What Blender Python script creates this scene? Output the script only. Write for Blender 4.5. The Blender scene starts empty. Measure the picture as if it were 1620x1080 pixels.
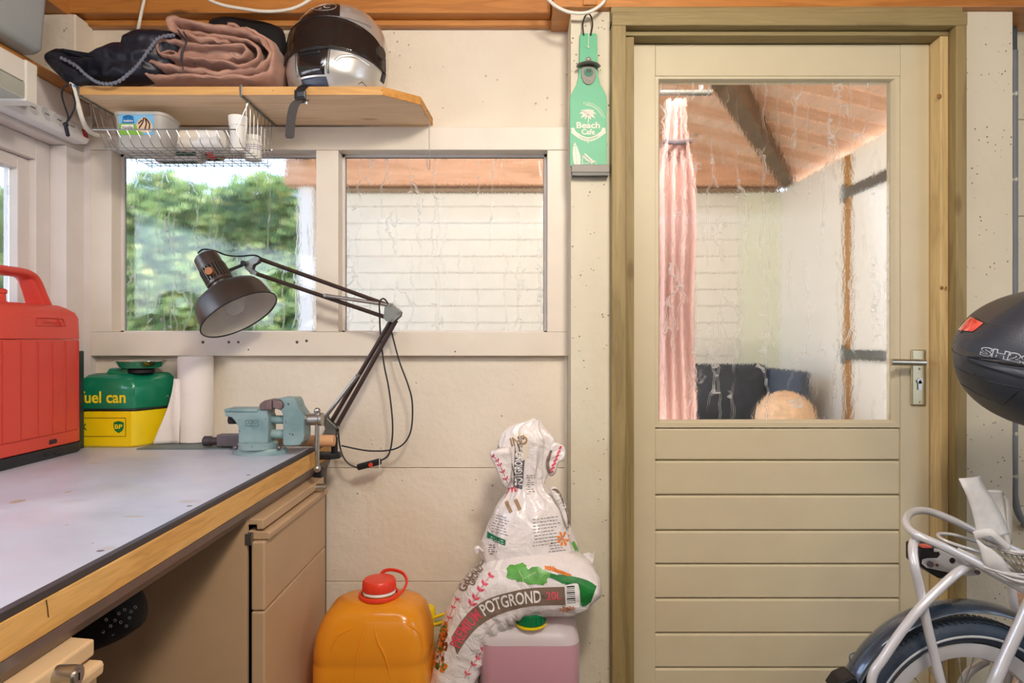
import bpy, bmesh, math, random
from mathutils import Vector, Matrix, noise
random.seed(7)
PI = math.pi
S = bpy.context.scene
COL = S.collection
F, Z0, VX, VY = 1050.0, 1.115, 820.0, 538.0

# ------------------------------------------------------------------ camera, sky, sun, lamps, exposure
cd = bpy.data.cameras.new('camera'); cam = bpy.data.objects.new('camera', cd); COL.objects.link(cam)
cam.location = (0, 0, Z0); cam.rotation_euler = (PI/2, 0, 0)
cd.sensor_width = 36; cd.lens = F/1620*36; cd.shift_x = -10/1620; cd.shift_y = -2/1620
cd.clip_start = 0.02
S.camera = cam
S.view_settings.view_transform = 'Standard'; S.view_settings.look = 'None'
S.view_settings.gamma = 1; S.view_settings.use_curve_mapping = False
S.view_settings.exposure = -0.22

w = bpy.data.worlds.new('sky'); S.world = w; w.use_nodes = True
nt = w.node_tree; bgn = nt.nodes['Background']
sk = nt.nodes.new('ShaderNodeTexSky'); sk.sky_type = 'NISHITA'; sk.sun_disc = False
sk.sun_elevation = math.radians(48); sk.sun_rotation = math.radians(60); sk.dust_density = 2.5; sk.air_density = 1.0
nt.links.new(sk.outputs[0], bgn.inputs[0]); bgn.inputs[1].default_value = 0.85

def light(name, kind, loc, energy, color, size=None, sizey=None, target=None, rot=None):
    ld = bpy.data.lights.new(name, kind); ld.energy = energy; ld.color = color
    o = bpy.data.objects.new(name, ld); COL.objects.link(o); o.location = loc
    if kind == 'AREA':
        ld.shape = 'RECTANGLE'; ld.size = size; ld.size_y = sizey or size
    if target is not None:
        o.rotation_euler = (Vector(target)-Vector(loc)).to_track_quat('-Z', 'Y').to_euler()
    return o
sun = light('sun', 'SUN', (0, 0, 10), 7.0, (1, .93, .8), target=None)
sun.data.angle = 0.02
sun.rotation_euler = (Vector((-0.7, 0.35, -1.0))).to_track_quat('-Z', 'Y').to_euler()
light('ceiling_lamp_warm', 'AREA', (.34, 0.25, 2.2), 35, (1, .89, .76), .28, .28, (-0.1, 1.9, .7))
light('rear_fill', 'AREA', (0.5, -1.2, 2.22), 24, (1, .89, .78), .5, .5, (0.0, 1.8, .9))  # soft fill added behind the camera, no known fixture
light('cool_overhead_fill', 'AREA', (-0.1, .55, 2.22), 9, (.90, .94, 1), 1.3, .2, (0.2, 1.9, 1.2))  # cool fill added at ceiling height, not a real tube
light('left_window_daylight', 'AREA', (-1.372, 0.75, 1.40), 10, (.74, .83, 1), 1.5, .40, (-0.4, 1.1, 1.38))
light('right_side_daylight', 'AREA', (2.6, .35, 1.3), 21, (.66, .80, 1), 1.2, 1.5, (1.1, 1.4, .8))  # area light added for cool daylight from the right; no door built there
light('porch_up_fill', 'AREA', (.35, 2.5, .35), 15, (1, .90, .80), 1.2, .3, (.6, 3.9, 2.6))  # unseen upward fill, added below window height to brighten the roof boards
light('porch_fill', 'AREA', (0.2, 2.32, 2.36), 42, (1, .93, .84), 1.6, .2, (.3, 4.3, 1.0))  # unseen fill added above the door to brighten the porch

# ------------------------------------------------------------------ materials
def lin(c):
    return tuple(((x/255)/12.92 if x/255 <= .04045 else ((x/255+.055)/1.055)**2.4) for x in c[:3]) + (1,)
MATS = {}
class NT:
    def __init__(s, name):
        s.m = bpy.data.materials.new(name); s.m.use_nodes = True
        s.t = s.m.node_tree; s.b = s.t.nodes['Principled BSDF']; s.out = s.t.nodes['Material Output']
    def n(s, typ, **kw):
        o = s.t.nodes.new(typ)
        for k, v in kw.items():
            if k.startswith('i_'):
                key = k[2:]; key = int(key) if key.isdigit() else key.replace('_', ' ')
                o.inputs[key].default_value = v
            else: setattr(o, k, v)
        return o
    def l(s, a, b): s.t.links.new(a, b)
    def coords(s, scale=(1, 1, 1), rnd=True):
        tc = s.n('ShaderNodeTexCoord'); mp = s.n('ShaderNodeMapping'); mp.inputs['Scale'].default_value = scale
        if rnd:
            oi = s.n('ShaderNodeObjectInfo'); mu = s.n('ShaderNodeMath', operation='MULTIPLY'); mu.inputs[1].default_value = 37
            s.l(oi.outputs['Random'], mu.inputs[0])
            ad = s.n('ShaderNodeVectorMath', operation='ADD'); s.l(tc.outputs['Object'], ad.inputs[0]); s.l(mu.outputs[0], ad.inputs[1])
            s.l(ad.outputs[0], mp.inputs['Vector'])
        else: s.l(tc.outputs['Object'], mp.inputs['Vector'])
        return mp.outputs[0]
    def ramp(s, src, stops):
        r = s.n('ShaderNodeValToRGB'); e = r.color_ramp.elements
        while len(e) < len(stops): e.new(.5)
        for k, (p, c) in enumerate(stops): e[k].position = p; e[k].color = c if len(c) == 4 else (*c, 1)
        s.l(src, r.inputs[0]); return r.outputs[0]
    def mix(s, fac, a, b, mode='MIX'):
        m = s.n('ShaderNodeMix', data_type='RGBA', blend_type=mode)
        if isinstance(fac, float): m.inputs[0].default_value = fac
        else: s.l(fac, m.inputs[0])
        for k, v in ((6, a), (7, b)):
            if isinstance(v, tuple): m.inputs[k].default_value = v
            else: s.l(v, m.inputs[k])
        return m.outputs[2]
    def bump(s, src, strength, dist=.001):
        b = s.n('ShaderNodeBump'); b.inputs['Strength'].default_value = strength; b.inputs['Distance'].default_value = dist
        s.l(src, b.inputs['Height']); s.l(b.outputs[0], s.b.inputs['Normal']); return b

def plain(name, c, rough=.5, metal=0, var=.08, scale=12, bump=0, bscale=150, spec=.5, trans=0, coat=0, ior=1.45, sss=0, alpha=1):
    if name in MATS: return MATS[name]
    s = NT(name); v = s.coords()
    nz = s.n('ShaderNodeTexNoise'); nz.inputs['Scale'].default_value = scale; nz.inputs['Detail'].default_value = 4; s.l(v, nz.inputs[0])
    L = lin(c); a = tuple(x*(1-var) for x in L[:3])+(1,); b = tuple(min(1, x*(1+var)) for x in L[:3])+(1,)
    s.l(s.ramp(nz.outputs[0], [(.3, a), (.7, b)]), s.b.inputs['Base Color'])
    s.b.inputs['Roughness'].default_value = rough; s.b.inputs['Metallic'].default_value = metal
    s.b.inputs['Specular IOR Level'].default_value = spec; s.b.inputs['Transmission Weight'].default_value = trans
    s.b.inputs['Coat Weight'].default_value = coat; s.b.inputs['IOR'].default_value = ior; s.b.inputs['Alpha'].default_value = alpha
    if sss:
        s.b.inputs['Subsurface Weight'].default_value = sss; s.b.inputs['Subsurface Scale'].default_value = .02
    if bump:
        n2 = s.n('ShaderNodeTexNoise'); n2.inputs['Scale'].default_value = bscale; n2.inputs['Detail'].default_value = 3; s.l(v, n2.inputs[0])
        s.bump(n2.outputs[0], bump, .002)
    MATS[name] = s.m; return s.m

def wood(name, c1, c2, axis='x', rough=.6, scale=1.0, knots=True, c3=None, fine=.5):
    if name in MATS: return MATS[name]
    s = NT(name)
    st = {'x': (1.2, 14, 14), 'y': (14, 1.2, 14), 'z': (14, 14, 1.2)}[axis]
    v = s.coords(tuple(k*scale for k in st))
    n1 = s.n('ShaderNodeTexNoise'); n1.inputs['Scale'].default_value = 1.6; n1.inputs['Detail'].default_value = 3; n1.inputs['Distortion'].default_value = .6; s.l(v, n1.inputs[0])
    n2 = s.n('ShaderNodeTexNoise'); n2.inputs['Scale'].default_value = 9; n2.inputs['Detail'].default_value = 6; s.l(v, n2.inputs[0])
    wv = s.n('ShaderNodeMath', operation='SINE'); mu = s.n('ShaderNodeMath', operation='MULTIPLY'); mu.inputs[1].default_value = 34
    s.l(n1.outputs[0], mu.inputs[0]); s.l(mu.outputs[0], wv.inputs[0])
    base = s.ramp(n1.outputs[0], [(.3, lin(c1)), (.7, lin(c2))])
    ring = s.ramp(wv.outputs[0], [(.0, (1, 1, 1)), (.85, (.86, .84, .80)), (1, (.74, .70, .64))])
    c = s.mix(fine, base, ring, 'MULTIPLY')
    fin = s.ramp(n2.outputs[0], [(.35, (.86, .84, .8)), (.6, (1, 1, 1))])
    c = s.mix(.6, c, fin, 'MULTIPLY')
    if knots:
        kv = {'x': (3, 8, 8), 'y': (8, 3, 8), 'z': (8, 8, 3)}[axis]
        v2 = s.coords(kv)
        vo = s.n('ShaderNodeTexVoronoi'); vo.inputs['Scale'].default_value = 1; s.l(v2, vo.inputs[0])
        kk = s.ramp(vo.outputs['Distance'], [(.0, (1, 1, 1)), (.06, (.8, .8, .8)), (.12, (0, 0, 0))])
        c = s.mix(kk, c, lin(c3 or tuple(x*.5 for x in c1)))
    s.l(c, s.b.inputs['Base Color']); s.b.inputs['Roughness'].default_value = rough
    s.bump(n2.outputs[0], .25, .001)
    MATS[name] = s.m; return s.m

def plaster(name, c, pits=.6, rough=.75, dark=.25, lumps=.35, m0=.56, vs=42):
    if name in MATS: return MATS[name]
    s = NT(name); v = s.coords(rnd=True)
    n1 = s.n('ShaderNodeTexNoise'); n1.inputs['Scale'].default_value = 3; n1.inputs['Detail'].default_value = 5; s.l(v, n1.inputs[0])
    n2 = s.n('ShaderNodeTexNoise'); n2.inputs['Scale'].default_value = 38; n2.inputs['Detail'].default_value = 4; n2.inputs['Roughness'].default_value = .55; s.l(v, n2.inputs[0])
    vo = s.n('ShaderNodeTexVoronoi'); vo.inputs['Scale'].default_value = vs; vo.inputs['Randomness'].default_value = 1; s.l(v, vo.inputs[0])
    n3 = s.n('ShaderNodeTexNoise'); n3.inputs['Scale'].default_value = 11; s.l(v, n3.inputs[0])
    pit = s.ramp(vo.outputs['Distance'], [(.0, (1, 1, 1)), (.06, (1, 1, 1)), (.16, (0, 0, 0))])
    msk = s.ramp(n3.outputs[0], [(m0, (0, 0, 0)), (m0+.07, (1, 1, 1))])
    pm = s.mix(1.0, pit, msk, 'MULTIPLY')
    L = lin(c); a = tuple(x*.9 for x in L[:3])+(1,)
    base = s.ramp(n1.outputs[0], [(.3, a), (.65, L)])
    pf = s.n('ShaderNodeMath', operation='MULTIPLY'); pf.inputs[1].default_value = dark; s.l(pm, pf.inputs[0])
    col = s.mix(pf.outputs[0], base, lin(tuple(x*.45 for x in c)))
    s.l(col, s.b.inputs['Base Color']); s.b.inputs['Roughness'].default_value = rough
    h = s.n('ShaderNodeMath', operation='MULTIPLY_ADD'); s.l(n2.outputs[0], h.inputs[0]); h.inputs[1].default_value = lumps; s.l(n3.outputs[0], h.inputs[2])
    h2 = s.n('ShaderNodeMath', operation='SUBTRACT'); s.l(h.outputs[0], h2.inputs[0])
    ps = s.n('ShaderNodeMath', operation='MULTIPLY'); ps.inputs[1].default_value = pits; s.l(pm, ps.inputs[0]); s.l(ps.outputs[0], h2.inputs[1])
    s.bump(h2.outputs[0], .7, .007)
    MATS[name] = s.m; return s.m

def rain_glass(name='rain_glass'):
    s = NT(name); tc = s.n('ShaderNodeTexCoord')
    sep = s.n('ShaderNodeSeparateXYZ'); s.l(tc.outputs['Object'], sep.inputs[0])
    # horizontal coordinate = x + y so that the same material works on panes facing either way
    ad = s.n('ShaderNodeMath', operation='ADD'); s.l(sep.outputs[0], ad.inputs[0]); s.l(sep.outputs[1], ad.inputs[1])
    def vec(sx, sz, off=0):
        cb = s.n('ShaderNodeCombineXYZ')
        a = s.n('ShaderNodeMath', operation='MULTIPLY_ADD'); a.inputs[1].default_value = sx; a.inputs[2].default_value = off; s.l(ad.outputs[0], a.inputs[0])
        b = s.n('ShaderNodeMath', operation='MULTIPLY'); b.inputs[1].default_value = sz; s.l(sep.outputs[2], b.inputs[0])
        s.l(a.outputs[0], cb.inputs[0]); s.l(b.outputs[0], cb.inputs[1]); return cb.outputs[0]
    wob = s.n('ShaderNodeTexNoise'); wob.inputs['Scale'].default_value = 1; wob.inputs['Detail'].default_value = 3; s.l(vec(9, 9), wob.inputs[0])
    wsc = s.n('ShaderNodeVectorMath', operation='SCALE'); wsc.inputs['Scale'].default_value = 1.3; s.l(wob.outputs['Color'], wsc.inputs[0])
    va = s.n('ShaderNodeVectorMath', operation='ADD'); s.l(vec(24, 2.0, 3), va.inputs[0]); s.l(wsc.outputs[0], va.inputs[1])
    vo = s.n('ShaderNodeTexVoronoi', feature='DISTANCE_TO_EDGE'); vo.inputs['Scale'].default_value = 1; s.l(va.outputs[0], vo.inputs[0])
    line = s.ramp(vo.outputs['Distance'], [(.0, (1, 1, 1)), (.009, (.8, .8, .8)), (.02, (0, 0, 0))])
    mk = s.n('ShaderNodeTexNoise'); mk.inputs['Scale'].default_value = 1; mk.inputs['Detail'].default_value = 2; s.l(vec(20, 3.2, 9), mk.inputs[0])
    mkr = s.ramp(mk.outputs[0], [(.47, (0, 0, 0)), (.55, (1, 1, 1))])
    streak = s.mix(1.0, line, mkr, 'MULTIPLY')
    fi = s.n('ShaderNodeTexNoise'); fi.inputs['Scale'].default_value = 1; fi.inputs['Detail'].default_value = 4; fi.inputs['Roughness'].default_value = .6; s.l(vec(110, 45), fi.inputs[0])
    bg = s.n('ShaderNodeTexNoise'); bg.inputs['Scale'].default_value = 1; bg.inputs['Detail'].default_value = 2; s.l(vec(18, 6, 4), bg.inputs[0])
    hh = s.n('ShaderNodeMath', operation='MULTIPLY_ADD'); s.l(bg.outputs[0], hh.inputs[0]); hh.inputs[1].default_value = .7; s.l(fi.outputs[0], hh.inputs[2])
    h3 = s.n('ShaderNodeMath', operation='MULTIPLY_ADD'); s.l(streak, h3.inputs[0]); h3.inputs[1].default_value = .45; s.l(hh.outputs[0], h3.inputs[2])
    bp = s.n('ShaderNodeBump'); bp.inputs['Strength'].default_value = .27; bp.inputs['Distance'].default_value = .0005; s.l(h3.outputs[0], bp.inputs['Height'])
    gl = s.n('ShaderNodeBsdfGlass'); gl.inputs['IOR'].default_value = 1.42; gl.inputs['Roughness'].default_value = .0; gl.inputs['Color'].default_value = (.985, .99, .985, 1); s.l(bp.outputs[0], gl.inputs['Normal'])
    tr = s.n('ShaderNodeBsdfTransparent'); tr.inputs[0].default_value = (.97, .98, .975, 1)
    di = s.n('ShaderNodeBsdfTranslucent'); di.inputs[0].default_value = (.85, .87, .86, 1)
    clear = s.n('ShaderNodeValue').outputs[0]; clear.default_value = 1.0
    m1 = s.n('ShaderNodeMixShader'); s.l(clear, m1.inputs[0]); s.l(tr.outputs[0], m1.inputs[1]); s.l(gl.outputs[0], m1.inputs[2])
    df = s.n('ShaderNodeBsdfDiffuse'); df.inputs[0].default_value = (.9, .9, .88, 1)
    m2 = s.n('ShaderNodeMixShader'); m2.inputs[0].default_value = .5; s.l(di.outputs[0], m2.inputs[1]); s.l(df.outputs[0], m2.inputs[2])
    sf = s.n('ShaderNodeMath', operation='MULTIPLY'); sf.inputs[1].default_value = .45; s.l(streak, sf.inputs[0])
    m3 = s.n('ShaderNodeMixShader'); s.l(sf.outputs[0], m3.inputs[0]); s.l(m1.outputs[0], m3.inputs[1]); s.l(m2.outputs[0], m3.inputs[2])
    s.l(m3.outputs[0], s.out.inputs['Surface']); MATS[name] = s.m; return s.m

def leafmat():
    s = NT('leaf_green'); tc = s.n('ShaderNodeNewGeometry')
    cr = s.ramp(tc.outputs['Random Per Island'], [(0, lin((88, 116, 92))), (.35, lin((122, 156, 100))), (.75, lin((160, 184, 116))), (1, lin((224, 224, 150)))])
    s.l(cr, s.b.inputs['Base Color']); s.b.inputs['Roughness'].default_value = .4
    t = s.n('ShaderNodeBsdfTranslucent'); s.l(cr, t.inputs[0])
    m = s.n('ShaderNodeMixShader'); m.inputs[0].default_value = .45
    s.l(s.b.outputs[0], m.inputs[1]); s.l(t.outputs[0], m.inputs[2]); s.l(m.outputs[0], s.out.inputs['Surface'])
    MATS['leaf'] = s.m; return s.m

def translucent(name, c, rough=.3, trans=.5, c2=None, mixf=.5):
    "milky plastic: diffuse + translucent + gloss"
    s = NT(name); s.b.inputs['Base Color'].default_value = lin(c); s.b.inputs['Roughness'].default_value = rough
    t = s.n('ShaderNodeBsdfTranslucent'); t.inputs[0].default_value = lin(c2 or c)
    m = s.n('ShaderNodeMixShader'); m.inputs[0].default_value = mixf
    s.l(s.b.outputs[0], m.inputs[1]); s.l(t.outputs[0], m.inputs[2]); 
    if trans:
        tp = s.n('ShaderNodeBsdfTransparent'); m2 = s.n('ShaderNodeMixShader'); m2.inputs[0].default_value = trans
        s.l(m.outputs[0], m2.inputs[1]); s.l(tp.outputs[0], m2.inputs[2]); s.l(m2.outputs[0], s.out.inputs['Surface'])
    else: s.l(m.outputs[0], s.out.inputs['Surface'])
    MATS[name] = s.m; return s.m

M = dict(
 wall=plaster('cream_concrete', (230, 219, 200), pits=.9, dark=.22, lumps=.5, m0=.55),
 pillar=plaster('pitted_cream_concrete', (220, 212, 188), pits=1.4, dark=.85, lumps=.4, m0=.49, vs=60),
 white=plain('white_paint', (222, 214, 208), .45, var=.03, bump=.06, bscale=60),
 whitewin=plain('warm_white_window_paint', (224, 214, 198), .42, var=.03, bump=.05, bscale=60),
 door=plain('beige_door_paint', (208, 196, 164), .4, var=.02, bump=.04, bscale=80),
 timberx=wood('impregnated_timber_x', (134, 118, 76), (160, 142, 96), 'x', knots=False),
 timberz=wood('impregnated_timber_z', (132, 114, 70), (166, 146, 98), 'z', c3=(118, 94, 54)),
 pinez=wood('light_pine_z', (205, 178, 122), (226, 200, 146), 'z', c3=(120, 70, 25)),
 orangex=wood('varnished_pine_x', (176, 112, 52), (206, 140, 70), 'x', rough=.4),
 orangey=wood('varnished_pine_y', (176, 112, 52), (206, 140, 70), 'y', rough=.4),
 shelf=wood('pine_shelf', (240, 204, 162), (250, 222, 186), 'x', c3=(190, 140, 96), fine=.35),
 shelfedge=wood('pine_shelf_edge', (206, 154, 88), (222, 176, 112), 'x', knots=False),
 benchwood=wood('pine_bench_edge', (214, 160, 84), (236, 190, 118), 'y', knots=True, c3=(150, 90, 40), scale=1.6),
 porchx=wood('porch_pine_x', (222, 168, 132), (238, 190, 156), 'x'),
 porchy=wood('porch_pine_y', (232, 190, 160), (244, 208, 182), 'y'),
 steel=plain('brushed_steel', (190, 188, 182), .32, 1, .06),
 galv=plain('galvanised_steel', (138, 140, 136), .42, .9, .1),
 chrome=plain('chrome_wire', (150, 148, 146), .3, 1, .02),
 black=plain('black_plastic', (28, 28, 30), .4, 0, .1),
 rubber=plain('black_rubber', (40, 42, 46), .55, 0, .1),
 dark=plain('dark_gap', (18, 15, 12), .8),
 glass=rain_glass(), leaf=leafmat(),
)

# ------------------------------------------------------------------ geometry helpers
def at(px, py, Y): return Vector(((px-VX)/F*Y, Y, Z0+(VY-py)/F*Y))
def cr(pts, n=8, closed=False):
    "Catmull-Rom through points of any dimension"
    P = [Vector(p) for p in pts]; out = []; N = len(P)
    for i in range(N if closed else N-1):
        p0 = P[(i-1) % N] if closed or i > 0 else P[0]; p1 = P[i]; p2 = P[(i+1) % N]
        p3 = P[(i+2) % N] if closed or i+2 < N else P[-1]
        for k in range(n):
            t = k/n; out.append(.5*((2*p1)+(-p0+p2)*t+(2*p0-5*p1+4*p2-p3)*t*t+(-p0+3*p1-3*p2+p3)*t**3))
    if not closed: out.append(P[-1].copy())
    return out
def lerp_table(tab, x):
    if x <= tab[0][0]: return tab[0][1]
    for (a, va), (b, vb) in zip(tab, tab[1:]):
        if x <= b:
            t = (x-a)/(b-a); t = t*t*(3-2*t)*.5+t*.5; return va+(vb-va)*t
    return tab[-1][1]
WPOS = {}
class MB:
    def __init__(s): s.v = []; s.f = []; s.mi = []; s.cur = 0
    def add(s, v, f):
        b = len(s.v); s.v += [tuple(p) for p in v]; s.f += [tuple(b+i for i in q) for q in f]; s.mi += [s.cur]*len(f); return s
    def box(s, x0, x1, y0, y1, z0, z1):
        return s.add([(x0,y0,z0),(x1,y0,z0),(x1,y1,z0),(x0,y1,z0),(x0,y0,z1),(x1,y0,z1),(x1,y1,z1),(x0,y1,z1)],
                     [(0,3,2,1),(4,5,6,7),(0,1,5,4),(1,2,6,5),(2,3,7,6),(3,0,4,7)])
    def obox(s, c, ax, ay, az):
        c, ax, ay, az = map(Vector, (c, ax, ay, az)); v = []
        for k in (-1, 1):
            for i, j in ((-1,-1),(1,-1),(1,1),(-1,1)): v.append(c+ax*i+ay*j+az*k)
        return s.add(v, [(0,3,2,1),(4,5,6,7),(0,1,5,4),(1,2,6,5),(2,3,7,6),(3,0,4,7)])
    def prism(s, pts, vec):
        n = len(pts); vec = Vector(vec); P = [Vector(p) for p in pts]
        return s.add(P+[p+vec for p in P], [tuple(range(n)), tuple(range(2*n-1, n-1, -1))]+[(i, (i+1) % n, n+(i+1) % n, n+i) for i in range(n)])
    def ppx(s, pts, y0, y1, ym=None):
        ym = ym or y0
        return s.prism([(at(a, b, ym).x, y0, at(a, b, ym).z) for a, b in pts], (0, y1-y0, 0))
    def loft(s, rings, cap=True, closed=True):
        n = len(rings[0]); v = [p for r in rings for p in r]; f = []
        for i in range(len(rings)-1):
            for j in range(n if closed else n-1): f.append((i*n+j, i*n+(j+1) % n, (i+1)*n+(j+1) % n, (i+1)*n+j))
        if cap: f += [tuple(range(n)), tuple(range((len(rings)-1)*n, len(rings)*n))]
        return s.add(v, f)
    def tube(s, path, r, n=8, closed=False, cap=True, flat=None):
        P = [Vector(p) for p in path]; m = len(P); rings = []; N = None
        for i, p in enumerate(P):
            if closed: t = P[(i+1) % m]-P[i-1]
            else: t = P[min(i+1, m-1)]-P[max(i-1, 0)]
            if t.length < 1e-9: t = Vector((0, 0, 1))
            t.normalize()
            if N is None:
                N = Vector(flat) if flat else (Vector((0, 1, 0)) if abs(t.y) < .9 else Vector((1, 0, 0)))
            N = (N-t*N.dot(t)); N = N.normalized() if N.length > 1e-6 else t.orthogonal().normalized()
            B = t.cross(N); rr = r[i] if isinstance(r, (list, tuple)) and not flat else r
            if flat: ra, rb = r
            else: ra = rb = rr
            rings.append([p+N*ra*math.cos(2*PI*k/n)+B*rb*math.sin(2*PI*k/n) for k in range(n)])
        if closed: rings.append(rings[0]); cap = False
        return s.loft(rings, cap)
    def cyl(s, a, b, r, n=20, r2=None): return s.tube([a, b], [r, r if r2 is None else r2], n)
    def lathe(s, prof, o, axis=(0, 0, 1), n=32, cap=True, ref=None, sq=None):
        o = Vector(o); a = Vector(axis).normalized(); u = Vector(ref) if ref else a.orthogonal(); u = (u-a*u.dot(a)).normalized(); w_ = a.cross(u)
        return s.loft([[o+a*t+u*r*math.cos(2*PI*k/n)+w_*r*math.sin(2*PI*k/n) for k in range(n)] for t, r in prof], cap)
    def grid(s, fn, nu, nv, cu=False, cv=False):
        v = [fn(i/(nu if cu else nu-1), j/(nv if cv else nv-1)) for i in range(nu) for j in range(nv)]; f = []
        for i in range(nu if cu else nu-1):
            for j in range(nv if cv else nv-1):
                a, b = (i+1) % nu, (j+1) % nv; f.append((i*nv+j, a*nv+j, a*nv+b, i*nv+b))
        return s.add(v, f)
    def ball(s, c, r, nu=16, nv=10, fn=None):
        c = Vector(c); r = (r, r, r) if isinstance(r, (int, float)) else r; rings = []
        for j in range(1, nv):
            th = PI*j/nv; ring = []
            for i in range(nu):
                ph = 2*PI*i/nu; d = Vector((math.sin(th)*math.cos(ph)*r[0], math.sin(th)*math.sin(ph)*r[1], math.cos(th)*r[2]))
                p = c+d; ring.append(fn(p, d) if fn else p)
            rings.append(ring)
        b = len(rings); n = nu; v = [p for q in rings for p in q]; f = []
        for i in range(b-1):
            for j in range(n): f.append((i*n+j, i*n+(j+1) % n, (i+1)*n+(j+1) % n, (i+1)*n+j))
        t = c+Vector((0, 0, r[2])); q = c-Vector((0, 0, r[2])); v += [t, q]
        for j in range(n): f.append((j, (j+1) % n, b*n)); f.append(((b-1)*n+j, (b-1)*n+(j+1) % n, b*n+1))
        return s.add(v, f)
    def ribbon(s, path, wvec, th=.0006):
        P = [Vector(p) for p in path]; m = len(P); rings = []
        for i, p in enumerate(P):
            wv = Vector(wvec[i] if isinstance(wvec, list) else wvec)
            t = (P[min(i+1, m-1)]-P[max(i-1, 0)]).normalized(); nn = t.cross(wv).normalized()*th
            rings.append([p-wv-nn, p+wv-nn, p+wv+nn, p-wv+nn])
        return s.loft(rings)
    def build(s, name, mat, parent=None, smooth=False, bevel=0, sub=0, angle=40, normals=True, seg=2, kind=None):
        me = bpy.data.meshes.new(name)
        mn = [min(p[i] for p in s.v) for i in range(3)]; mx = [max(p[i] for p in s.v) for i in range(3)]
        org = Vector([(a+b)/2 for a, b in zip(mn, mx)])
        me.from_pydata([tuple(Vector(p)-org) for p in s.v], [], s.f)
        mats = mat if isinstance(mat, (list, tuple)) else [mat]
        for m_ in mats: me.materials.append(m_)
        if len(mats) > 1: me.polygons.foreach_set('material_index', s.mi)
        me.validate()
        if normals:
            bm = bmesh.new(); bm.from_mesh(me); bmesh.ops.recalc_face_normals(bm, faces=bm.faces[:]); bm.to_mesh(me); bm.free()
        if smooth:
            me.polygons.foreach_set('use_smooth', [True]*len(me.polygons)); me.set_sharp_from_angle(angle=math.radians(angle))
        me.update()
        o = bpy.data.objects.new(name, me); COL.objects.link(o)
        if parent is not None: o.parent = parent; o.location = org-WPOS[parent.name]
        else: o.location = org
        WPOS[o.name] = org
        if bevel:
            b = o.modifiers.new('bevel', 'BEVEL'); b.width = bevel; b.segments = seg; b.limit_method = 'ANGLE'
        if sub:
            b = o.modifiers.new('sub', 'SUBSURF'); b.levels = b.render_levels = sub
        if kind: o['kind'] = kind
        return o
def thing(name, label, cat, loc, group=None):
    o = bpy.data.objects.new(name, None); COL.objects.link(o); o.location = loc; o.empty_display_size = .05
    WPOS[o.name] = Vector(loc); o['label'] = label; o['category'] = cat
    if group: o['group'] = group
    return o
def tag(o, label, cat, group=None):
    o['label'] = label; o['category'] = cat
    if group: o['group'] = group
    return o
def struct(name, loc=(0, 0, 0)):
    o = bpy.data.objects.new(name, None); COL.objects.link(o); o.location = loc; WPOS[o.name] = Vector(loc); o['kind'] = 'structure'; return o
def bx(name, m, dims, parent=None, bevel=0, kind=None):
    return MB().box(*dims).build(name, m, parent, bevel=bevel, kind=kind)
def nz(p, s=1.0): return noise.noise(Vector(p)*s)

_fonts = {}
def text2d(t, size=1, bold=0, shear=0, spacing=1):
    cu = bpy.data.curves.new('t', 'FONT'); cu.body = t; cu.size = size; cu.align_x = 'CENTER'; cu.align_y = 'CENTER'
    cu.offset = bold; cu.shear = shear; cu.space_character = spacing; cu.resolution_u = 3
    o = bpy.data.objects.new('t', cu); COL.objects.link(o)
    dg = bpy.context.evaluated_depsgraph_get(); me = bpy.data.meshes.new_from_object(o.evaluated_get(dg))
    v = [(p.co.x, p.co.y) for p in me.vertices]; f = [tuple(p.vertices) for p in me.polygons]
    bpy.data.objects.remove(o); bpy.data.meshes.remove(me); bpy.data.curves.remove(cu)
    return v, f
def put_text(t, fn, name, mat, parent, size=1, bold=0, shear=0, spacing=1, fit=None, cut=0):
    "fn maps (x,y) of the flat lettering, centred, to a point on the surface; fit scales the word to a width and a height"
    v, f = text2d(t, 1, bold, shear, spacing)
    x0, x1 = min(p[0] for p in v), max(p[0] for p in v); y0, y1 = min(p[1] for p in v), max(p[1] for p in v)
    if fit: v = [((x-(x0+x1)/2)*fit[0]/(x1-x0), (y-(y0+y1)/2)*fit[1]/(y1-y0)) for x, y in v]
    else: v = [(x*size, y*size) for x, y in v]
    if cut:
        bm = bmesh.new(); vs = [bm.verts.new((x, y, 0)) for x, y in v]
        for q in f:
            try: bm.faces.new([vs[i] for i in q])
            except ValueError: pass
        bmesh.ops.subdivide_edges(bm, edges=[e for e in bm.edges if e.calc_length() > cut], cuts=2, use_grid_fill=False)
        bmesh.ops.triangulate(bm, faces=bm.faces[:]); bm.verts.index_update()
        v = [(q.co.x, q.co.y) for q in bm.verts]; f = [tuple(x.index for x in q.verts) for q in bm.faces]; bm.free()
    mb = MB(); mb.add([fn(x, y) for x, y in v], f)
    return mb.build(name, mat, parent, normals=False)
def patch(pts, fn, name, mat, parent, cuts=0):
    "flat print: polygon (fan of quads subdivided) mapped on a surface"
    bm = bmesh.new(); vs = [bm.verts.new((p[0], p[1], 0)) for p in pts]; bm.faces.new(vs)
    bmesh.ops.triangulate(bm, faces=bm.faces[:])
    for _ in range(cuts):
        bmesh.ops.subdivide_edges(bm, edges=bm.edges[:], cuts=1, use_grid_fill=True)
    bmesh.ops.triangulate(bm, faces=bm.faces[:]); bm.verts.index_update()
    mb = MB(); mb.add([fn(q.co.x, q.co.y) for q in bm.verts], [tuple(x.index for x in q.verts) for q in bm.faces]); bm.free()
    return mb.build(name, mat, parent, normals=False)

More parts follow.
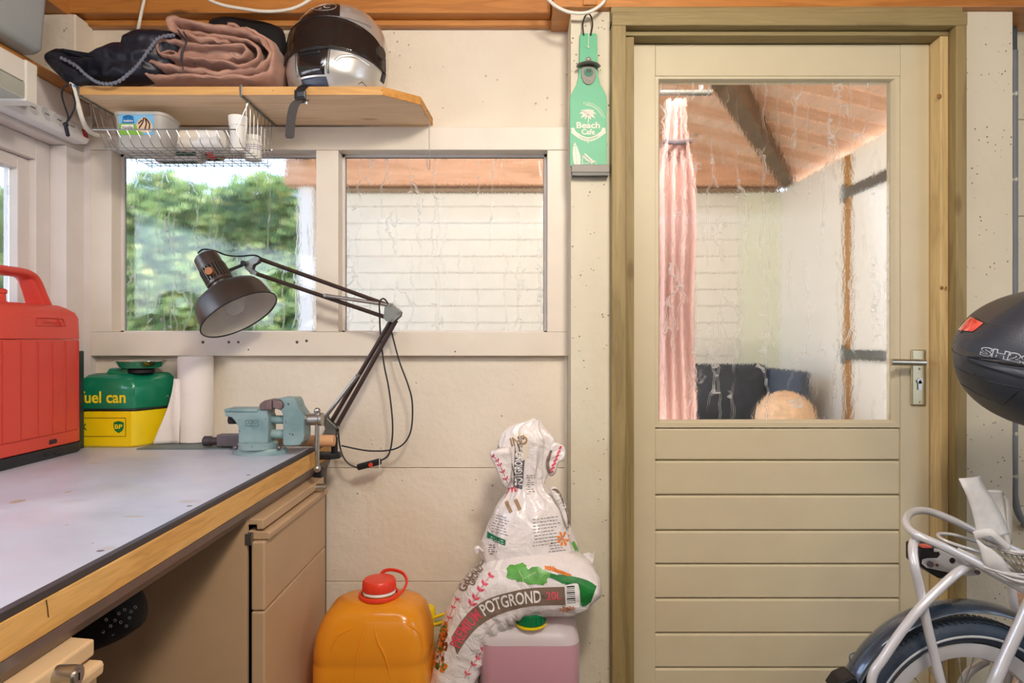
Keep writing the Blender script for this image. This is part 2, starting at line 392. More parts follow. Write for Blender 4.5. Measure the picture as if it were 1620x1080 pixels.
from mathutils.bvhtree import BVHTree
def decal(o, off=.0008, Yfallback=None):
    "print lies on the surface of o: returns a function from a picture point to the point of the surface there"
    me = o.data; org = WPOS[o.name]; bv = BVHTree.FromPolygons([v.co+org for v in me.vertices], [tuple(p.vertices) for p in me.polygons])
    C_ = Vector((0, 0, Z0)); last = [None]
    def fn(px, py, extra=0.0):
        d = (at(px, py, 1)-C_).normalized(); h = bv.ray_cast(C_, d)
        if h[0] is None:
            n_ = bv.find_nearest(C_+d*((last[0]-C_).length if last[0] else 1.8)); h = (n_[0],)
        last[0] = h[0]
        return h[0]-d*(off+extra)
    return fn
def along(path, fn, extra=0.0, flip=1):
    "lettering bent along a line given in picture points: x runs along it, y across"
    P = cr(path, 10); L = [0]
    for a, b in zip(P, P[1:]): L.append(L[-1]+(b-a).length)
    tot = L[-1]
    def g_(x, y):
        t_ = min(max(x+tot/2, 0), tot*.99999); k = max(i for i in range(len(L)-1) if L[i] <= t_); f_ = (t_-L[k])/max(1e-9, L[k+1]-L[k])
        p = P[k].lerp(P[k+1], f_); d = (P[k+1]-P[k]).normalized(); n_ = Vector((d.y, -d.x))*flip
        r = p+n_*y; return fn(r.x, r.y, extra)
    g_.length = tot; return g_

# ================================================================== STRUCTURE
YW, YP = 2.06, 1.93
fl = struct('floor'); bx('slab', plain('grey_floor', (104, 98, 90), .6, bump=.1), (-1.6, 2.7, -3.2, 2.2, -.1, 0), fl)
# back wall: core, planks
wb = struct('wall_back', (0, YW, 0))
core = plain('wall_core', (170, 160, 140), .9)
mb = MB(); mb.box(-1.6, .2, YW+.02, YW+.12, 0, 1.075); mb.box(-1.6, .2, YW+.02, YW+.12, 1.76, 2.4); mb.box(.14, .33, YW+.02, YW+.12, 0, 2.4); mb.box(1.25, 2.7, YW+.02, YW+.12, 0, 2.4); mb.box(.33, 1.25, YW+.02, YW+.12, 2.05, 2.4)
mb.build('core', core, wb)
g = .0007
for z0, z1 in ((0, .366), (.366, .719), (.719, 1.072)): bx('concrete_plank', M['wall'], (-1.40, .155, YW, YW+.03, z0+g, z1-g), wb, bevel=.0018)
bx('concrete_plank', M['wall'], (-1.50, .155, YW, YW+.03, 1.765, 2.13), wb, bevel=.003)
for k in range(7): bx('concrete_plank', M['pillar'], (1.43, 2.65, YW, YW+.03, .0+k*.3+g, .3+k*.3-g), wb, bevel=.003)
def pillar(x0, x1, label=None):
    p = struct('trim_pillar', ((x0+x1)/2, YP, 0))
    a = MB(); nz_ = 46
    def wobble(x, z): return .0022*nz((x*9, z*9, 3))+.0012*nz((x*30, z*30, 5))
    xs = [x0+(x1-x0)*i/12 for i in range(13)]; zs = [2.07*j/nz_ for j in range(nz_+1)]
    front = lambda u, v: (xs[round(u*12)], YP+wobble(xs[round(u*12)], zs[round(v*nz_)]), zs[round(v*nz_)])
    a.grid(front, 13, nz_+1)
    a.add([(x0, YP, 0), (x0, YW+.02, 0), (x0, YW+.02, 2.07), (x0, YP, 2.07)], [(0, 1, 2, 3)]); a.add([(x1, YP, 0), (x1, YW+.02, 0), (x1, YW+.02, 2.07), (x1, YP, 2.07)], [(0, 1, 2, 3)])
    a.add([(x0, YP, 2.07), (x1, YP, 2.07), (x1, YW+.02, 2.07), (x0, YW+.02, 2.07)], [(0, 1, 2, 3)])
    a.build('concrete_post', M['pillar'], p, smooth=True, angle=50); return p
pillar(.153, .285); pillar(1.268, 1.437)
mb = MB(); mb.tube([(.150, YW-.004, 0), (.150, YW-.004, 1.066)], .007, 6); mb.build('corner_caulk', plain('caulk', (226, 220, 204), .5), wb, smooth=True)

# ---- back window
win = struct('window_1', (-.58, 2.03, 1.42)); FY0, FY1 = 2.03, 2.105
W = M['whitewin']
zt, zb, hz, sz = 1.768, 1.067, 1.697, 1.140
bx('top_rail', W, (-1.309, .155, FY0, FY1, hz, zt), win, bevel=.002)
bx('bottom_rail', W, (-1.309, .155, FY0, FY1, zb, sz), win, bevel=.002)
bx('stile', W, (-1.309, -1.245, FY0+.001, FY1, sz+.0005, hz-.0005), win, bevel=.0015)
bx('stile', W, (.089, .155, FY0+.001, FY1, sz+.0005, hz-.0005), win, bevel=.0015)
bx('mullion', W, (-.619, -.551, FY0+.001, FY1, sz+.0005, hz-.0005), win, bevel=.0015)
GY = 2.092
seal = plain('window_gasket', (120, 122, 122), .5)
for x0, x1 in ((-1.245, -.619), (-.551, .089)):
    mb = MB(); b = .008
    mb.box(x0, x0+b, GY-.012, GY-.003, sz, hz); mb.box(x1-b, x1, GY-.012, GY-.003, sz, hz); mb.box(x0, x1, GY-.012, GY-.003, hz-b, hz); mb.box(x0, x1, GY-.012, GY-.003, sz, sz+b*.6)
    mb.build('glazing_bead', M['white'], win)
    mb = MB(); b = .0105
    mb.box(x0, x0+b, GY-.003, GY-.001, sz, hz); mb.box(x1-b, x1, GY-.003, GY-.001, sz, hz); mb.box(x0, x1, GY-.003, GY-.001, hz-b, hz); mb.box(x0, x1, GY-.003, GY-.001, sz, sz+b*.5)
    mb.build('gasket', seal, win)
    bx('pane', M['glass'], (x0+.002, x1-.002, GY, GY+.004, sz+.001, hz-.001), win)
for px, py, r in ((321, 541, 2.6), (362, 541, 2.2), (377, 541, 2), (470, 541, 2.4), (485, 539, 2.2), (393, 553, 1.2), (720, 556, 1.2)):
    c = at(px, py, FY0); MB().ball(c, (r/517, .0012, r/517), 8, 6).build('screw', plain('old_screw', (90, 82, 76), .5, .5), win, smooth=True)
# ---- door
DY = 1.966
dr = struct('door_1', (.777, DY, 0)); D = M['door']
bx('stile', D, (.337, .406, DY, DY+.045, .01, 1.991), dr, bevel=.0015); bx('stile', D, (1.133, 1.217, DY, DY+.045, .01, 1.991), dr, bevel=.0015)
bx('top_rail', D, (.4065, 1.1325, DY+.0008, DY+.045, 1.898, 1.991), dr, bevel=.0015)
gx0, gx1, gz0, gz1 = .421, 1.112, .876, 1.886
mb = MB()   # moulded glazing frame, mitred
o4 = [(.4065, 1.898), (1.1325, 1.898), (1.1325, .856), (.4065, .856)]; i4 = [(gx0, gz1), (gx1, gz1), (gx1, gz0), (gx0, gz0)]
for k in range(4):
    a, b, c, d = o4[k], o4[(k+1) % 4], i4[(k+1) % 4], i4[k]
    m1 = [(a[0]*.35+d[0]*.65, a[1]*.35+d[1]*.65), (b[0]*.35+c[0]*.65, b[1]*.35+c[1]*.65)]
    mm = MB(); mm.loft([[(a[0], DY+.004, a[1]), (m1[0][0], DY+.004, m1[0][1]), (d[0], DY+.017, d[1]), (d[0], DY+.04, d[1]), (a[0], DY+.04, a[1])],
             [(b[0], DY+.004, b[1]), (m1[1][0], DY+.004, m1[1][1]), (c[0], DY+.017, c[1]), (c[0], DY+.04, c[1]), (b[0], DY+.04, b[1])]])
    mm.build('glazing_bead', D, dr)
bx('pane', M['glass'], (gx0-.004, gx1+.004, DY+.02, DY+.024, gz0-.004, gz1+.004), dr)
zj = [.854, .757, .654, .5485, .4485, .3465, .2435, .1405, .0385]
for a, b in zip(zj, zj[1:]):
    mb = MB(); y = DY+.006; h = .005
    mb.prism([(.4065, y+h, a-.0012), (.4065, y, a-h-.001), (.4065, y, b+h+.001), (.4065, y+h, b+.0018), (.4065, y+.03, b), (.4065, y+.03, a)], (.726, 0, 0))
    mb.build('board', D, dr, bevel=.0008, seg=1)
bx('backing', D, (.40, 1.14, DY+.034, DY+.042, .02, .86), dr)
bx('bottom_rail', D, (.4065, 1.1325, DY+.001, DY+.045, .01, .036), dr, bevel=.001)
stn = plain('champagne_steel', (186, 174, 142), .3, .9, .04)
c = at(1451.5, 597, DY); hw, hh = .0222, .0825
mb = MB(); mb.box(c.x-hw, c.x+hw, DY-.008, DY, c.z-hh, c.z+hh); plate = mb.build('lock_plate', stn, dr, bevel=.004, seg=3)
k = at(1452, 602, DY); mb = MB(); mb.cyl((k.x, DY-.012, k.z), (k.x, DY-.007, k.z), .0085, 20); mb.box(k.x-.005, k.x+.005, DY-.012, DY-.007, k.z-.026, k.z); mb.build('lock_cylinder', M['steel'], plate, smooth=True)
mb = MB(); mb.box(k.x-.0008, k.x+.0008, DY-.0128, DY-.0118, k.z-.004, k.z+.005); mb.build('keyhole', M['dark'], plate)
for py in (583, 635): q = at(1452, py, DY); MB().ball((q.x, DY-.008, q.z), (.0035, .0015, .0035), 10, 6).build('screw', stn, plate, smooth=True)
l0 = at(1452, 573, DY-.045); mb = MB()
mb.cyl((l0.x+.012, DY-.006, l0.z), (l0.x+.012, DY-.042, l0.z), .009, 16)
L0 = Vector((l0.x+.022, DY-.045, l0.z-.001)); L1 = Vector((at(1410, 573, DY-.045).x, DY-.045, l0.z+.001))
mb.tube([L0, L0+(L1-L0)*.05, L0+(L1-L0)*.95, L1], (.008, .0095), 14, flat=(0, 1, 0)); mb.build('lever', plain('satin_nickel', (190, 184, 168), .28, .9, .03), plate, smooth=True)
# ---- door frame (impregnated timber), casing round the door
df = struct('trim_door_frame', (.777, 1.9, 0)); TX, TZ = M['timberx'], M['timberz']
bx('stop_post', TZ, (.300, .3335, 1.912, YW, 0, 1.989), df, bevel=.002); bx('stop_post', M['pinez'], (1.219, 1.2415, 1.916, YW, 0, 1.993), df, bevel=.002)
bx('stop_rail', TX, (.300, 1.2415, 1.914, YW, 1.993, 2.006), df, bevel=.002)
bx('casing_post', TZ, (.2655, .306, 1.883, YW, 0, 2.03), df, bevel=.003); bx('casing_post', TZ, (1.2425, 1.2735, 1.883, YW, 0, 2.03), df, bevel=.003)
bx('casing_rail', TX, (.2655, 1.2735, 1.880, YW, 2.007, 2.046), df, bevel=.003)
bx('casing_rail', TX, (.2655, 1.2735, 1.90, YW, 2.046, 2.07), df, bevel=.003)
for px, py, Y, a, b in ((1486, 152, 1.914, 7, 4), (1497, 455, 1.905, 3, 2.2), (1490, 455, 1.914, 5, 3)):
    c = at(px, py, Y); MB().ball((c.x, Y+.001, c.z), (a/550*.6, .002, b/550), 10, 6).build('knot', plain('wood_knot', (150, 100, 52), .5), df, smooth=True)
# ---- beams and ceiling
bm1 = struct('ceiling_beam', (0, 2, 2.1)); bx('beam', M['orangex'], (.10, 2.65, 1.905, YW, 2.071, 2.26), bm1, bevel=.003)
bx('beam', M['orangex'], (-1.42, .098, 1.99, YW, 2.096, 2.26), bm1, bevel=.003)
bx('beam_block', M['orangex'], (.185, .225, 1.897, 1.906, 2.074, 2.2), bm1, bevel=.002)
bx('moulding', M['orangex'], (-1.33, .15, 2.032, YW, 2.078, 2.098), bm1, bevel=.004)
bx('side_beam', M['orangey'], (-1.48, -1.345, -1.2, 2.0, 2.087, 2.26), bm1, bevel=.003)
ce = struct('ceiling', (0, 0, 2.3))
for k in range(30): bx('ceiling_board', M['orangey'], (-1.62+k*.145, -1.62+(k+1)*.145-.004, -2.2, 2.2, 2.262, 2.28), ce, bevel=.002)
# ---- left wall
wl = struct('wall_left', (-1.4, .6, 0)); WH = M['white']; XL = -1.33
bx('lower_panel', M['wall'], (-1.52, -1.405, -2.6, 2.06, 0, 1.10), wl)
bx('head_board', WH, (-1.46, XL, -2.6, 2.058, 1.690, 1.846), wl, bevel=.002)
bx('ledge', M['orangey'], (-1.50, XL+.008, -2.6, 2.058, 1.8465, 1.877), wl, bevel=.002)
bx('upper_panel', M['wall'], (-1.60, -1.485, -2.6, 2.2, 1.877, 2.3), wl)
bx('corner_post', M['wall'], (-1.483, -1.318, 1.975, 2.058, 1.878, 2.086), wl, bevel=.004)
bx('corner_stud', WH, (-1.42, -1.33, 1.953, 2.058, 0, 1.689), wl, bevel=.002)
bx('corner_fill', WH, (-1.335, -1.3085, 2.031, 2.10, 1.0, 1.80), wl)
bx('corner_pipe', plain('old_pipe_paint', (196, 182, 160), .5), (-1.329, -1.3115, 2.035, 2.058, .82, 1.70), wl, bevel=.006)
w2 = struct('window_2', (-1.39, 1.2, 1.4)); XS = -1.378
bx('frame_stile', WH, (-1.44, XS, 1.896, 1.9525, 1.10, 1.689), w2, bevel=.002); bx('frame_stile', WH, (-1.44, XS, -.2, -.12, 1.10, 1.689), w2, bevel=.002)
bx('frame_head', WH, (-1.44, XS, -.12, 1.8955, 1.632, 1.689), w2, bevel=.002); bx('frame_sill', WH, (-1.44, XS, -.12, 1.8955, 1.10, 1.135), w2, bevel=.002)
XA = -1.398
bx('sash_stile', WH, (-1.44, XA, 1.853, 1.8955, 1.136, 1.631), w2, bevel=.002); bx('sash_stile', WH, (-1.44, XA, .86, .91, 1.136, 1.631), w2, bevel=.002); bx('sash_stile', WH, (-1.44, XA, -.11, -.06, 1.136, 1.631), w2, bevel=.002)
bx('sash_head', WH, (-1.44, XA, -.06, 1.8525, 1.595, 1.631), w2, bevel=.002); bx('sash_sill', WH, (-1.44, XA, -.06, 1.8525, 1.136, 1.17), w2, bevel=.002)
bx('pane', M['glass'], (-1.424, -1.420, .912, 1.851, 1.171, 1.594), w2); bx('pane', M['glass'], (-1.424, -1.420, -.058, .858, 1.171, 1.594), w2)
mb = MB(); mb.box(-1.52, -1.405, -2.6, -.2, 1.10, 1.69); mb.build('pier', M['wall'], wl)
# ---- right wall
wr = struct('wall_right', (2.66, 0, 1)); bx('panel', M['pillar'], (2.66, 2.74, -2.6, 2.2, 0, 2.3), wr)
wf = struct('wall_front', (.5, -2.65, 1)); bx('panel', M['pillar'], (-1.6, 2.74, -2.72, -2.62, 0, 2.3), wf)
# ---- conduit on the back wall, right
xc = 1.517; yc = 2.03
t = thing('conduit', 'grey plastic electrical conduit clipped upright on the wall right of the door', 'pipe', (xc, yc, .9))
gp = plain('grey_pvc', (122, 128, 134), .45)
mb = MB(); mb.tube(cr([(xc, yc, 2.0), (xc, yc, 1.4), (xc, yc, .75), (xc+.004, yc, .62), (xc+.03, yc, .56), (xc+.08, yc, .545), (xc+.5, yc, .545)], 6), .0098, 12); mb.build('pipe', gp, t, smooth=True)
mb = MB(); mb.cyl((xc, yc, 1.99), (xc, yc, 2.075), .0075, 12); mb.build('cable', plain('dark_grey_cable', (70, 78, 86), .5), t, smooth=True)
for z in (1.866, 1.605, 1.2, .83, .70):
    mb = MB(); mb.tube([(xc-.013, yc+.028, z), (xc-.0125, yc, z), (xc, yc-.0115, z), (xc+.0125, yc, z), (xc+.013, yc+.028, z)], (.006, .0015), 6, flat=(0, 0, 1)); mb.build('clip', plain('clip_white', (205, 205, 196), .4), t)
o = bx('wood_block', M['porchx'], (1.437+.005, 1.56, 1.94, 2.055, 0, .43), None, bevel=.003); tag(o, 'reddish wooden block standing against the wall behind the bicycle rack', 'wood')

# ================================================================== OUTSIDE / PORCH
gr = struct('ground', (0, 5, 0)); bx('slab', plain('paving', (176, 172, 164), .8, bump=.1), (-12, 8, -9, 14, -.2, -.1), gr)
bx('porch_floor', plain('porch_floor', (170, 168, 164), .7), (-1.5, 3.0, 2.2, 4.6, -.1, 0), gr)
YF = 4.5
pw = struct('porch_wall', (.2, YF, 1)); sid = plain('cream_siding', (228, 222, 208), .5, var=.03)
for k in range(19):
    z = k*.1122; mb = MB(); mb.prism([(-1.37, YF-.006, z+.0008), (-1.37, YF-.004, z+.1112), (-1.37, YF+.03, z+.1112), (-1.37, YF+.03, z+.0008)], (3.14, 0, 0)); mb.build('siding_board', sid, pw, bevel=.002, seg=1)
bx('post', plain('white_post', (236, 234, 232), .4, var=.02), (-1.47, -1.372, YF-.06, YF+.05, 0, 2.5), pw, bevel=.003)
bx('backing', sid, (-1.37, 1.77, YF+.031, YF+.05, 0, 2.2), pw)
bx('capping', plain('capping', (150, 128, 104), .6), (-1.2, 1.76, YF-.045, YF, 2.112, 2.136), pw)
bx('header_beam', M['porchx'], (-1.55, 1.78, YF-.11, YF+.02, 2.145, 2.335), pw, bevel=.003)
bx('gable_panel', plain('dark_brown_panel', (110, 84, 62), .7), (-1.5, 1.78, YF+.03, YF+.05, 2.2, 3.3), pw)
pr = struct('porch_side_wall', (1.76, 3.4, 1)); wp = plain('white_plaster', (236, 230, 218), .6, var=.02, bump=.05)
bx('panel', wp, (1.757, 1.80, 3.58, YF, 0, 2.11), pr); bx('panel', wp, (1.757, 1.80, 2.2, 3.50, 0, 2.11), pr, bevel=.003)
bx('gate_post', wood('brown_post', (168, 118, 60), (190, 140, 80), 'z'), (1.752, 1.80, 3.502, 3.578, 0, 2.10), pr)
bx('corner_board', plain('pale_corner', (222, 222, 200), .6, var=.02), (1.5, 1.757, YF-.03, YF-.013, 0, 2.11), pr)
for z in (1.90, 1.04):
    mb = MB(); mb.box(1.742, 1.756, 2.85, 3.58, z-.025, z+.025); mb.cyl((1.742, 3.56, z-.05), (1.742, 3.56, z+.05), .012, 10); mb.build('strap_hinge', M['galv'], pr)
# sloping board roof
rf = struct('porch_roof', (.2, 3.4, 2.6)); sl = .25
zr = lambda x: 2.165+(1.80-x)*sl
nb = 17
for k in range(nb):
    y0 = 2.12+k*(2.42/nb); y1 = y0+2.42/nb-.006
    mb = MB(); mb.loft([[(1.85, y0, zr(1.85)), (1.85, y1, zr(1.85)), (1.85, y1, zr(1.85)+.02), (1.85, y0, zr(1.85)+.02)], [(-1.5, y0, zr(-1.5)), (-1.5, y1, zr(-1.5)), (-1.5, y1, zr(-1.5)+.02), (-1.5, y0, zr(-1.5)+.02)]]); mb.build('roof_board', M['porchy'] if k % 2 else M['porchx'], rf)
bx('roof_felt', plain('roof_felt', (60, 60, 60), .9), (-1.5, 1.85, 2.12, 4.56, 3.05, 3.07), rf)
dkw = wood('dark_brown_timber', (104, 84, 62), (128, 104, 78), 'y')
a, b = at(1150, 118, 3.0), at(1243, 268, 4.32)
d = (b-a).normalized(); s_ = d.cross(Vector((0, 0, 1))).normalized(); u_ = s_.cross(d)
mb = MB(); mb.obox((a+b)/2-u_*.02, d*((b-a).length/2+.15), s_*.045, u_*.07); mb.build('brace', dkw, rf, bevel=.004)
mb = MB(); mb.box(.60, .66, 3.3, 4.38, 2.24, 2.33); mb.box(-1.45, -1.36, 2.3, 4.35, 2.30, 2.46); mb.build('rafter', dkw, rf)
# pink curtain
t = thing('pink_curtain', 'pink curtain hanging gathered at the left edge behind the door glass', 'curtain', (.63, 2.75, 0))
mb = MB(); yc2 = 2.75
def curt(u, v):
    z = .004+v*2.106; wid = .085*(1.0 if v < .85 else 1.0-.55*math.sin((v-.85)/.15*PI*.5)); x = .655+(u-.5)*2*wid
    return (x+.012*nz((u*3, z*2, 1)), yc2+.024*math.sin(u*26+nz((0, z*1.4, 3))*1.2)+.01*nz((u*6, z*3, 4)), z)
mb.grid(curt, 70, 50); cu_ = mb.build('cloth', translucent('pink_cloth', (240, 208, 202), .6, 0, mixf=.3), t, smooth=True, angle=180); so = cu_.modifiers.new('s', 'SOLIDIFY'); so.thickness = .003
mb = MB(); mb.tube(cr([(.60, yc2, 1.94), (.655, yc2-.03, 1.925), (.71, yc2, 1.94)], 5), .012, 8); mb.build('tie', plain('tie_grey', (110, 100, 106), .7), t, smooth=True)
mb = MB(); mb.cyl((.45, yc2, 2.14), (.80, yc2, 2.14), .012, 12); mb.cyl((.50, yc2, 2.14), (.50, yc2, 2.43), .006, 8); mb.cyl((.76, yc2, 2.14), (.76, yc2, 2.37), .006, 8); mb.build('rail', M['galv'], t)
# armchair
t = thing('armchair', 'dark grey upholstered garden armchair seen through the door glass', 'chair', (1.35, 4.1, 0))
dk = plain('charcoal_fabric', (62, 66, 72), .85, var=.25, scale=25, bump=.4)
def soft(name, dims, m, parent, r=.03):
    o = MB().box(*dims).build(name, m, parent, bevel=r, seg=4); 
    for p in o.data.polygons: p.use_smooth = True
    return o
soft('backrest', (1.08, 1.55, 4.12, 4.26, .40, .965), dk, t); soft('seat', (1.08, 1.55, 3.72, 4.118, .30, .44), dk, t)
soft('armrest', (1.555, 1.63, 3.7, 4.25, .05, .94), plain('slate_fabric', (84, 92, 104), .85), t, .02); soft('armrest', (1.0, 1.075, 3.7, 4.25, .05, .62), dk, t, .02)
for x in (1.1, 1.53):
    for y in (3.76, 4.2): bx('leg', M['black'], (x-.02, x+.02, y-.02, y+.02, 0, .30), t)
# wicker pouf on a stool
t = thing('stool', 'low grey wooden stool under the wicker ball behind the door glass', 'stool', (1.42, 3.45, 0))
gw = wood('grey_wood', (150, 136, 124), (176, 162, 150), 'x')
bx('seat', gw, (1.22, 1.66, 3.3, 3.62, .50, .54), t, bevel=.008)
for x in (1.25, 1.63):
    for y in (3.33, 3.59): bx('leg', gw, (x-.018, x+.018, y-.018, y+.018, 0, .50), t)
cx = at(1242, 660, 3.46)
mb = MB(); mb.ball((cx.x, 3.46, .6965), (.155, .14, .154), 40, 28, lambda p, d: p+d.normalized()*.004*math.sin(math.atan2(d.y, d.x)*20)*math.sin(d.z*90)); o = mb.build('wicker_ball', plain('wicker', (222, 186, 150), .7, var=.2, scale=40, bump=.5), None, smooth=True, angle=180)
tag(o, 'round beige wicker ball sitting on the stool behind the door glass', 'ball')
c = at(1303, 640, 3.5); mb = MB(); mb.lathe([(0, .028), (.02, .032), (.10, .03), (.13, .014), (.165, .013), (.17, .006)], (c.x, 3.5, .54), n=16); o = mb.build('bottle', plain('mauve_plastic', (140, 124, 134), .4), None, smooth=True); tag(o, 'small mauve bottle on the stool right of the wicker ball', 'bottle')

# hedge
def leafmesh(name, seed):
    r = random.Random(seed); pts = []
    lobes = [(0, -.5), (.28, -.42), (.52, -.12), (.30, .0), (.42, .26), (.16, .22), (0, .56), (-.16, .22), (-.42, .26), (-.30, .0), (-.52, -.12), (-.28, -.42)]
    me = bpy.data.meshes.new(name); sc = .07
    v = [(0, 0, 0)]+[(x*sc*(1+r.uniform(-.1, .1)), y*sc, -abs(x)*sc*.45) for x, y in lobes]
    me.from_pydata(v, [], [(0, i, i % 12+1) for i in range(1, 13)]); me.materials.append(M['leaf']); return me, v
lm = [leafmesh('ivy_leaf', k) for k in range(3)]
def hedge(name, label, region, axis, n_stuff, n_single, loc):
    t = thing(name, label, 'hedge', loc)
    u0, u1, z0, z1, dpt = region; mb = MB(); sing = 0
    def place(u, z, front):
        bul = .16*nz((u*1.6, z*1.9, 2))+.10*nz((u*4, z*4, 7)); dd = dpt+bul+(0 if front else random.uniform(.0, .30))
        p = Vector((u, dd, z)) if axis == 'y' else Vector((-dd, u, z))
        nrm = Vector((random.uniform(-.6, .6), -1, random.uniform(0, 1.1))) if axis == 'y' else Vector((1, random.uniform(-.6, .6), random.uniform(0, 1.1)))
        q = nrm.to_track_quat('Z', 'Y'); ro = Matrix.Rotation(random.uniform(-1.2, 1.2)+PI, 4, 'Z')
        return Matrix.Translation(p) @ q.to_matrix().to_4x4() @ ro
    for k in range(n_single):
        mt = place(random.uniform(max(u0, -4.1) if axis == 'y' else u0, u1), random.uniform(max(z0, 1.0), min(z1, 2.5)), True); me, v = lm[k % 3]
        o = bpy.data.objects.new('leaf', me); COL.objects.link(o); o.parent = t; mt.translation = mt.translation-Vector(loc)+Vector((0, -.03, 0)); o.matrix_local = mt
        o.scale = [random.uniform(1.1, 1.5)]*3
    for k in range(n_stuff):
        u = random.uniform(u0, u1); top = z1+.18*nz((u*2.2, 0, 9)); z = z0+(top-z0)*random.random()**.9
        mt = place(u, z, False); me, v = lm[k % 3]; s_ = random.uniform(.9, 1.6)
        mb.add([mt @ (Vector(p)*s_) for p in v], [(0, i, i % 12+1) for i in range(1, 13)])
    mb.build('foliage', M['leaf'], t, normals=False, kind='stuff')
    mb = MB()
    for k in range(40):
        u = u0+(u1-u0)*k/39; p = (lambda a, z: (a, dpt+.32, z)) if axis == 'y' else (lambda a, z: (-dpt-.32, a, z))
        mb.tube([p(u, 0-.1), p(u+.05, 1.2), p(u-.05, z1-.1)], .012, 5)
    mb.build('stems', plain('bark', (84, 72, 56), .9), t, kind='stuff')
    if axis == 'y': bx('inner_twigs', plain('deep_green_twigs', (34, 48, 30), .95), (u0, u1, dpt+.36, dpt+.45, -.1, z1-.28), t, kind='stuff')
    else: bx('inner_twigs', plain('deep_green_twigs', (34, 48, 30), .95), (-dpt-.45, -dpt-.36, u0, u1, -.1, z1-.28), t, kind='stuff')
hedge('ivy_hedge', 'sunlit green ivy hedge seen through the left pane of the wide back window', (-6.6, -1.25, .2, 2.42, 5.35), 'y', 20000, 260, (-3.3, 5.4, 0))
0 and hedge('ivy_hedge', 'green ivy hedge seen through the side window at the left edge', (1.2, 6.5, .4, 2.5, 3.6), 'x', 7000, 0, (-3.7, 3.8, 0))

# ================================================================== WORKBENCH
BT = .807; BX = -.583
bench = thing('workbench', 'long workbench with worn blue-grey top, black edge strip and pine front board', 'workbench', (-.98, .9, 0))
lam = NT('worn_laminate'); v_ = lam.coords()
n1 = lam.n('ShaderNodeTexNoise'); n1.inputs['Scale'].default_value = 2.2; n1.inputs['Detail'].default_value = 6; n1.inputs['Distortion'].default_value = .5; lam.l(v_, n1.inputs[0])
n2 = lam.n('ShaderNodeTexNoise'); n2.inputs['Scale'].default_value = 9; n2.inputs['Detail'].default_value = 3; lam.l(v_, n2.inputs[0])
c_ = lam.ramp(n1.outputs[0], [(.3, lin((164, 170, 186))), (.55, lin((192, 196, 210))), (.75, lin((212, 214, 224)))])
c_ = lam.mix(lam.ramp(n2.outputs[0], [(.66, (0, 0, 0)), (.74, (.5, .5, .5))]), c_, lin((176, 160, 140)))
lam.l(c_, lam.b.inputs['Base Color']); lam.b.inputs['Roughness'].default_value = .36
lam.l(lam.ramp(n2.outputs[0], [(.3, (.28, .28, .28)), (.7, (.5, .5, .5))]), lam.b.inputs['Roughness'])
bx('worktop', lam.m, (-1.40, BX-.012, -.3, 2.057, BT-.012, BT), bench)
bx('edge_strip', plain('black_brown_edge', (62, 56, 58), .45), (BX-.0118, BX, -.3, 2.055, BT-.010, BT+.0004), bench, bevel=.001)
bx('core_board', plain('chipboard', (150, 120, 84), .8), (-1.40, BX-.021, -.3, 2.055, BT-.05, BT-.0125), bench)
bx('front_board', M['benchwood'], (BX-.020, BX+.0005, -.3, 2.055, .7525, BT-.0105), bench, bevel=.001)
brn = plain('brown_enamel', (104, 88, 82), .35, var=.1, scale=20)
mb = MB(); mb.prism([(BX-.05, -.3, .752), (BX+.001, -.3, .752), (BX-.001, -.3, .737), (BX-.010, -.3, .722), (BX-.05, -.3, .722)], (0, 2.36, 0)); mb.build('rail', brn, bench)
bx('leg', brn, (-.627, -.592, 1.965, 2.05, 0, .7215), bench, bevel=.002); bx('back_panel', plain('brown_panel', (150, 118, 86), .6), (-1.40, -1.385, -.3, 2.055, 0, .75), bench)
scr = plain('sunk_screw', (150, 148, 150), .4, .7)
for px, py in ((159, 871), (300, 800), (393, 751)):
    Y = .308*F/(py-VY); c = at(px, py, Y); MB().ball((c.x, c.y, BT), (.0055, .0055, .0009), 12, 6).build('screw', scr, bench, smooth=True)
st_ = plain('glue_stain', (176, 158, 140), .6)
for px, py, a, b in ((28, 793, .012, .016), (107, 778, .004, .010), (150, 733, .012, .003), (105, 830, .003, .003), (147, 859, .002, .002), (307, 737, .002, .002), (312, 735, .0015, .0015), (210, 817, .02, .003)):
    Y = .308*F/(py-VY); c = at(px, py, Y); MB().ball((c.x, c.y, BT), (a, b, .0005), 12, 6).build('stain', st_, bench, smooth=True)
mb = MB(); mb.tube([(BX+.0012, .818, .795), (BX+.0012, .82, .786), (BX+.0012, .822, .772)], .0007, 5); mb.build('scratch', plain('dark_mark', (90, 66, 40), .8), bench)

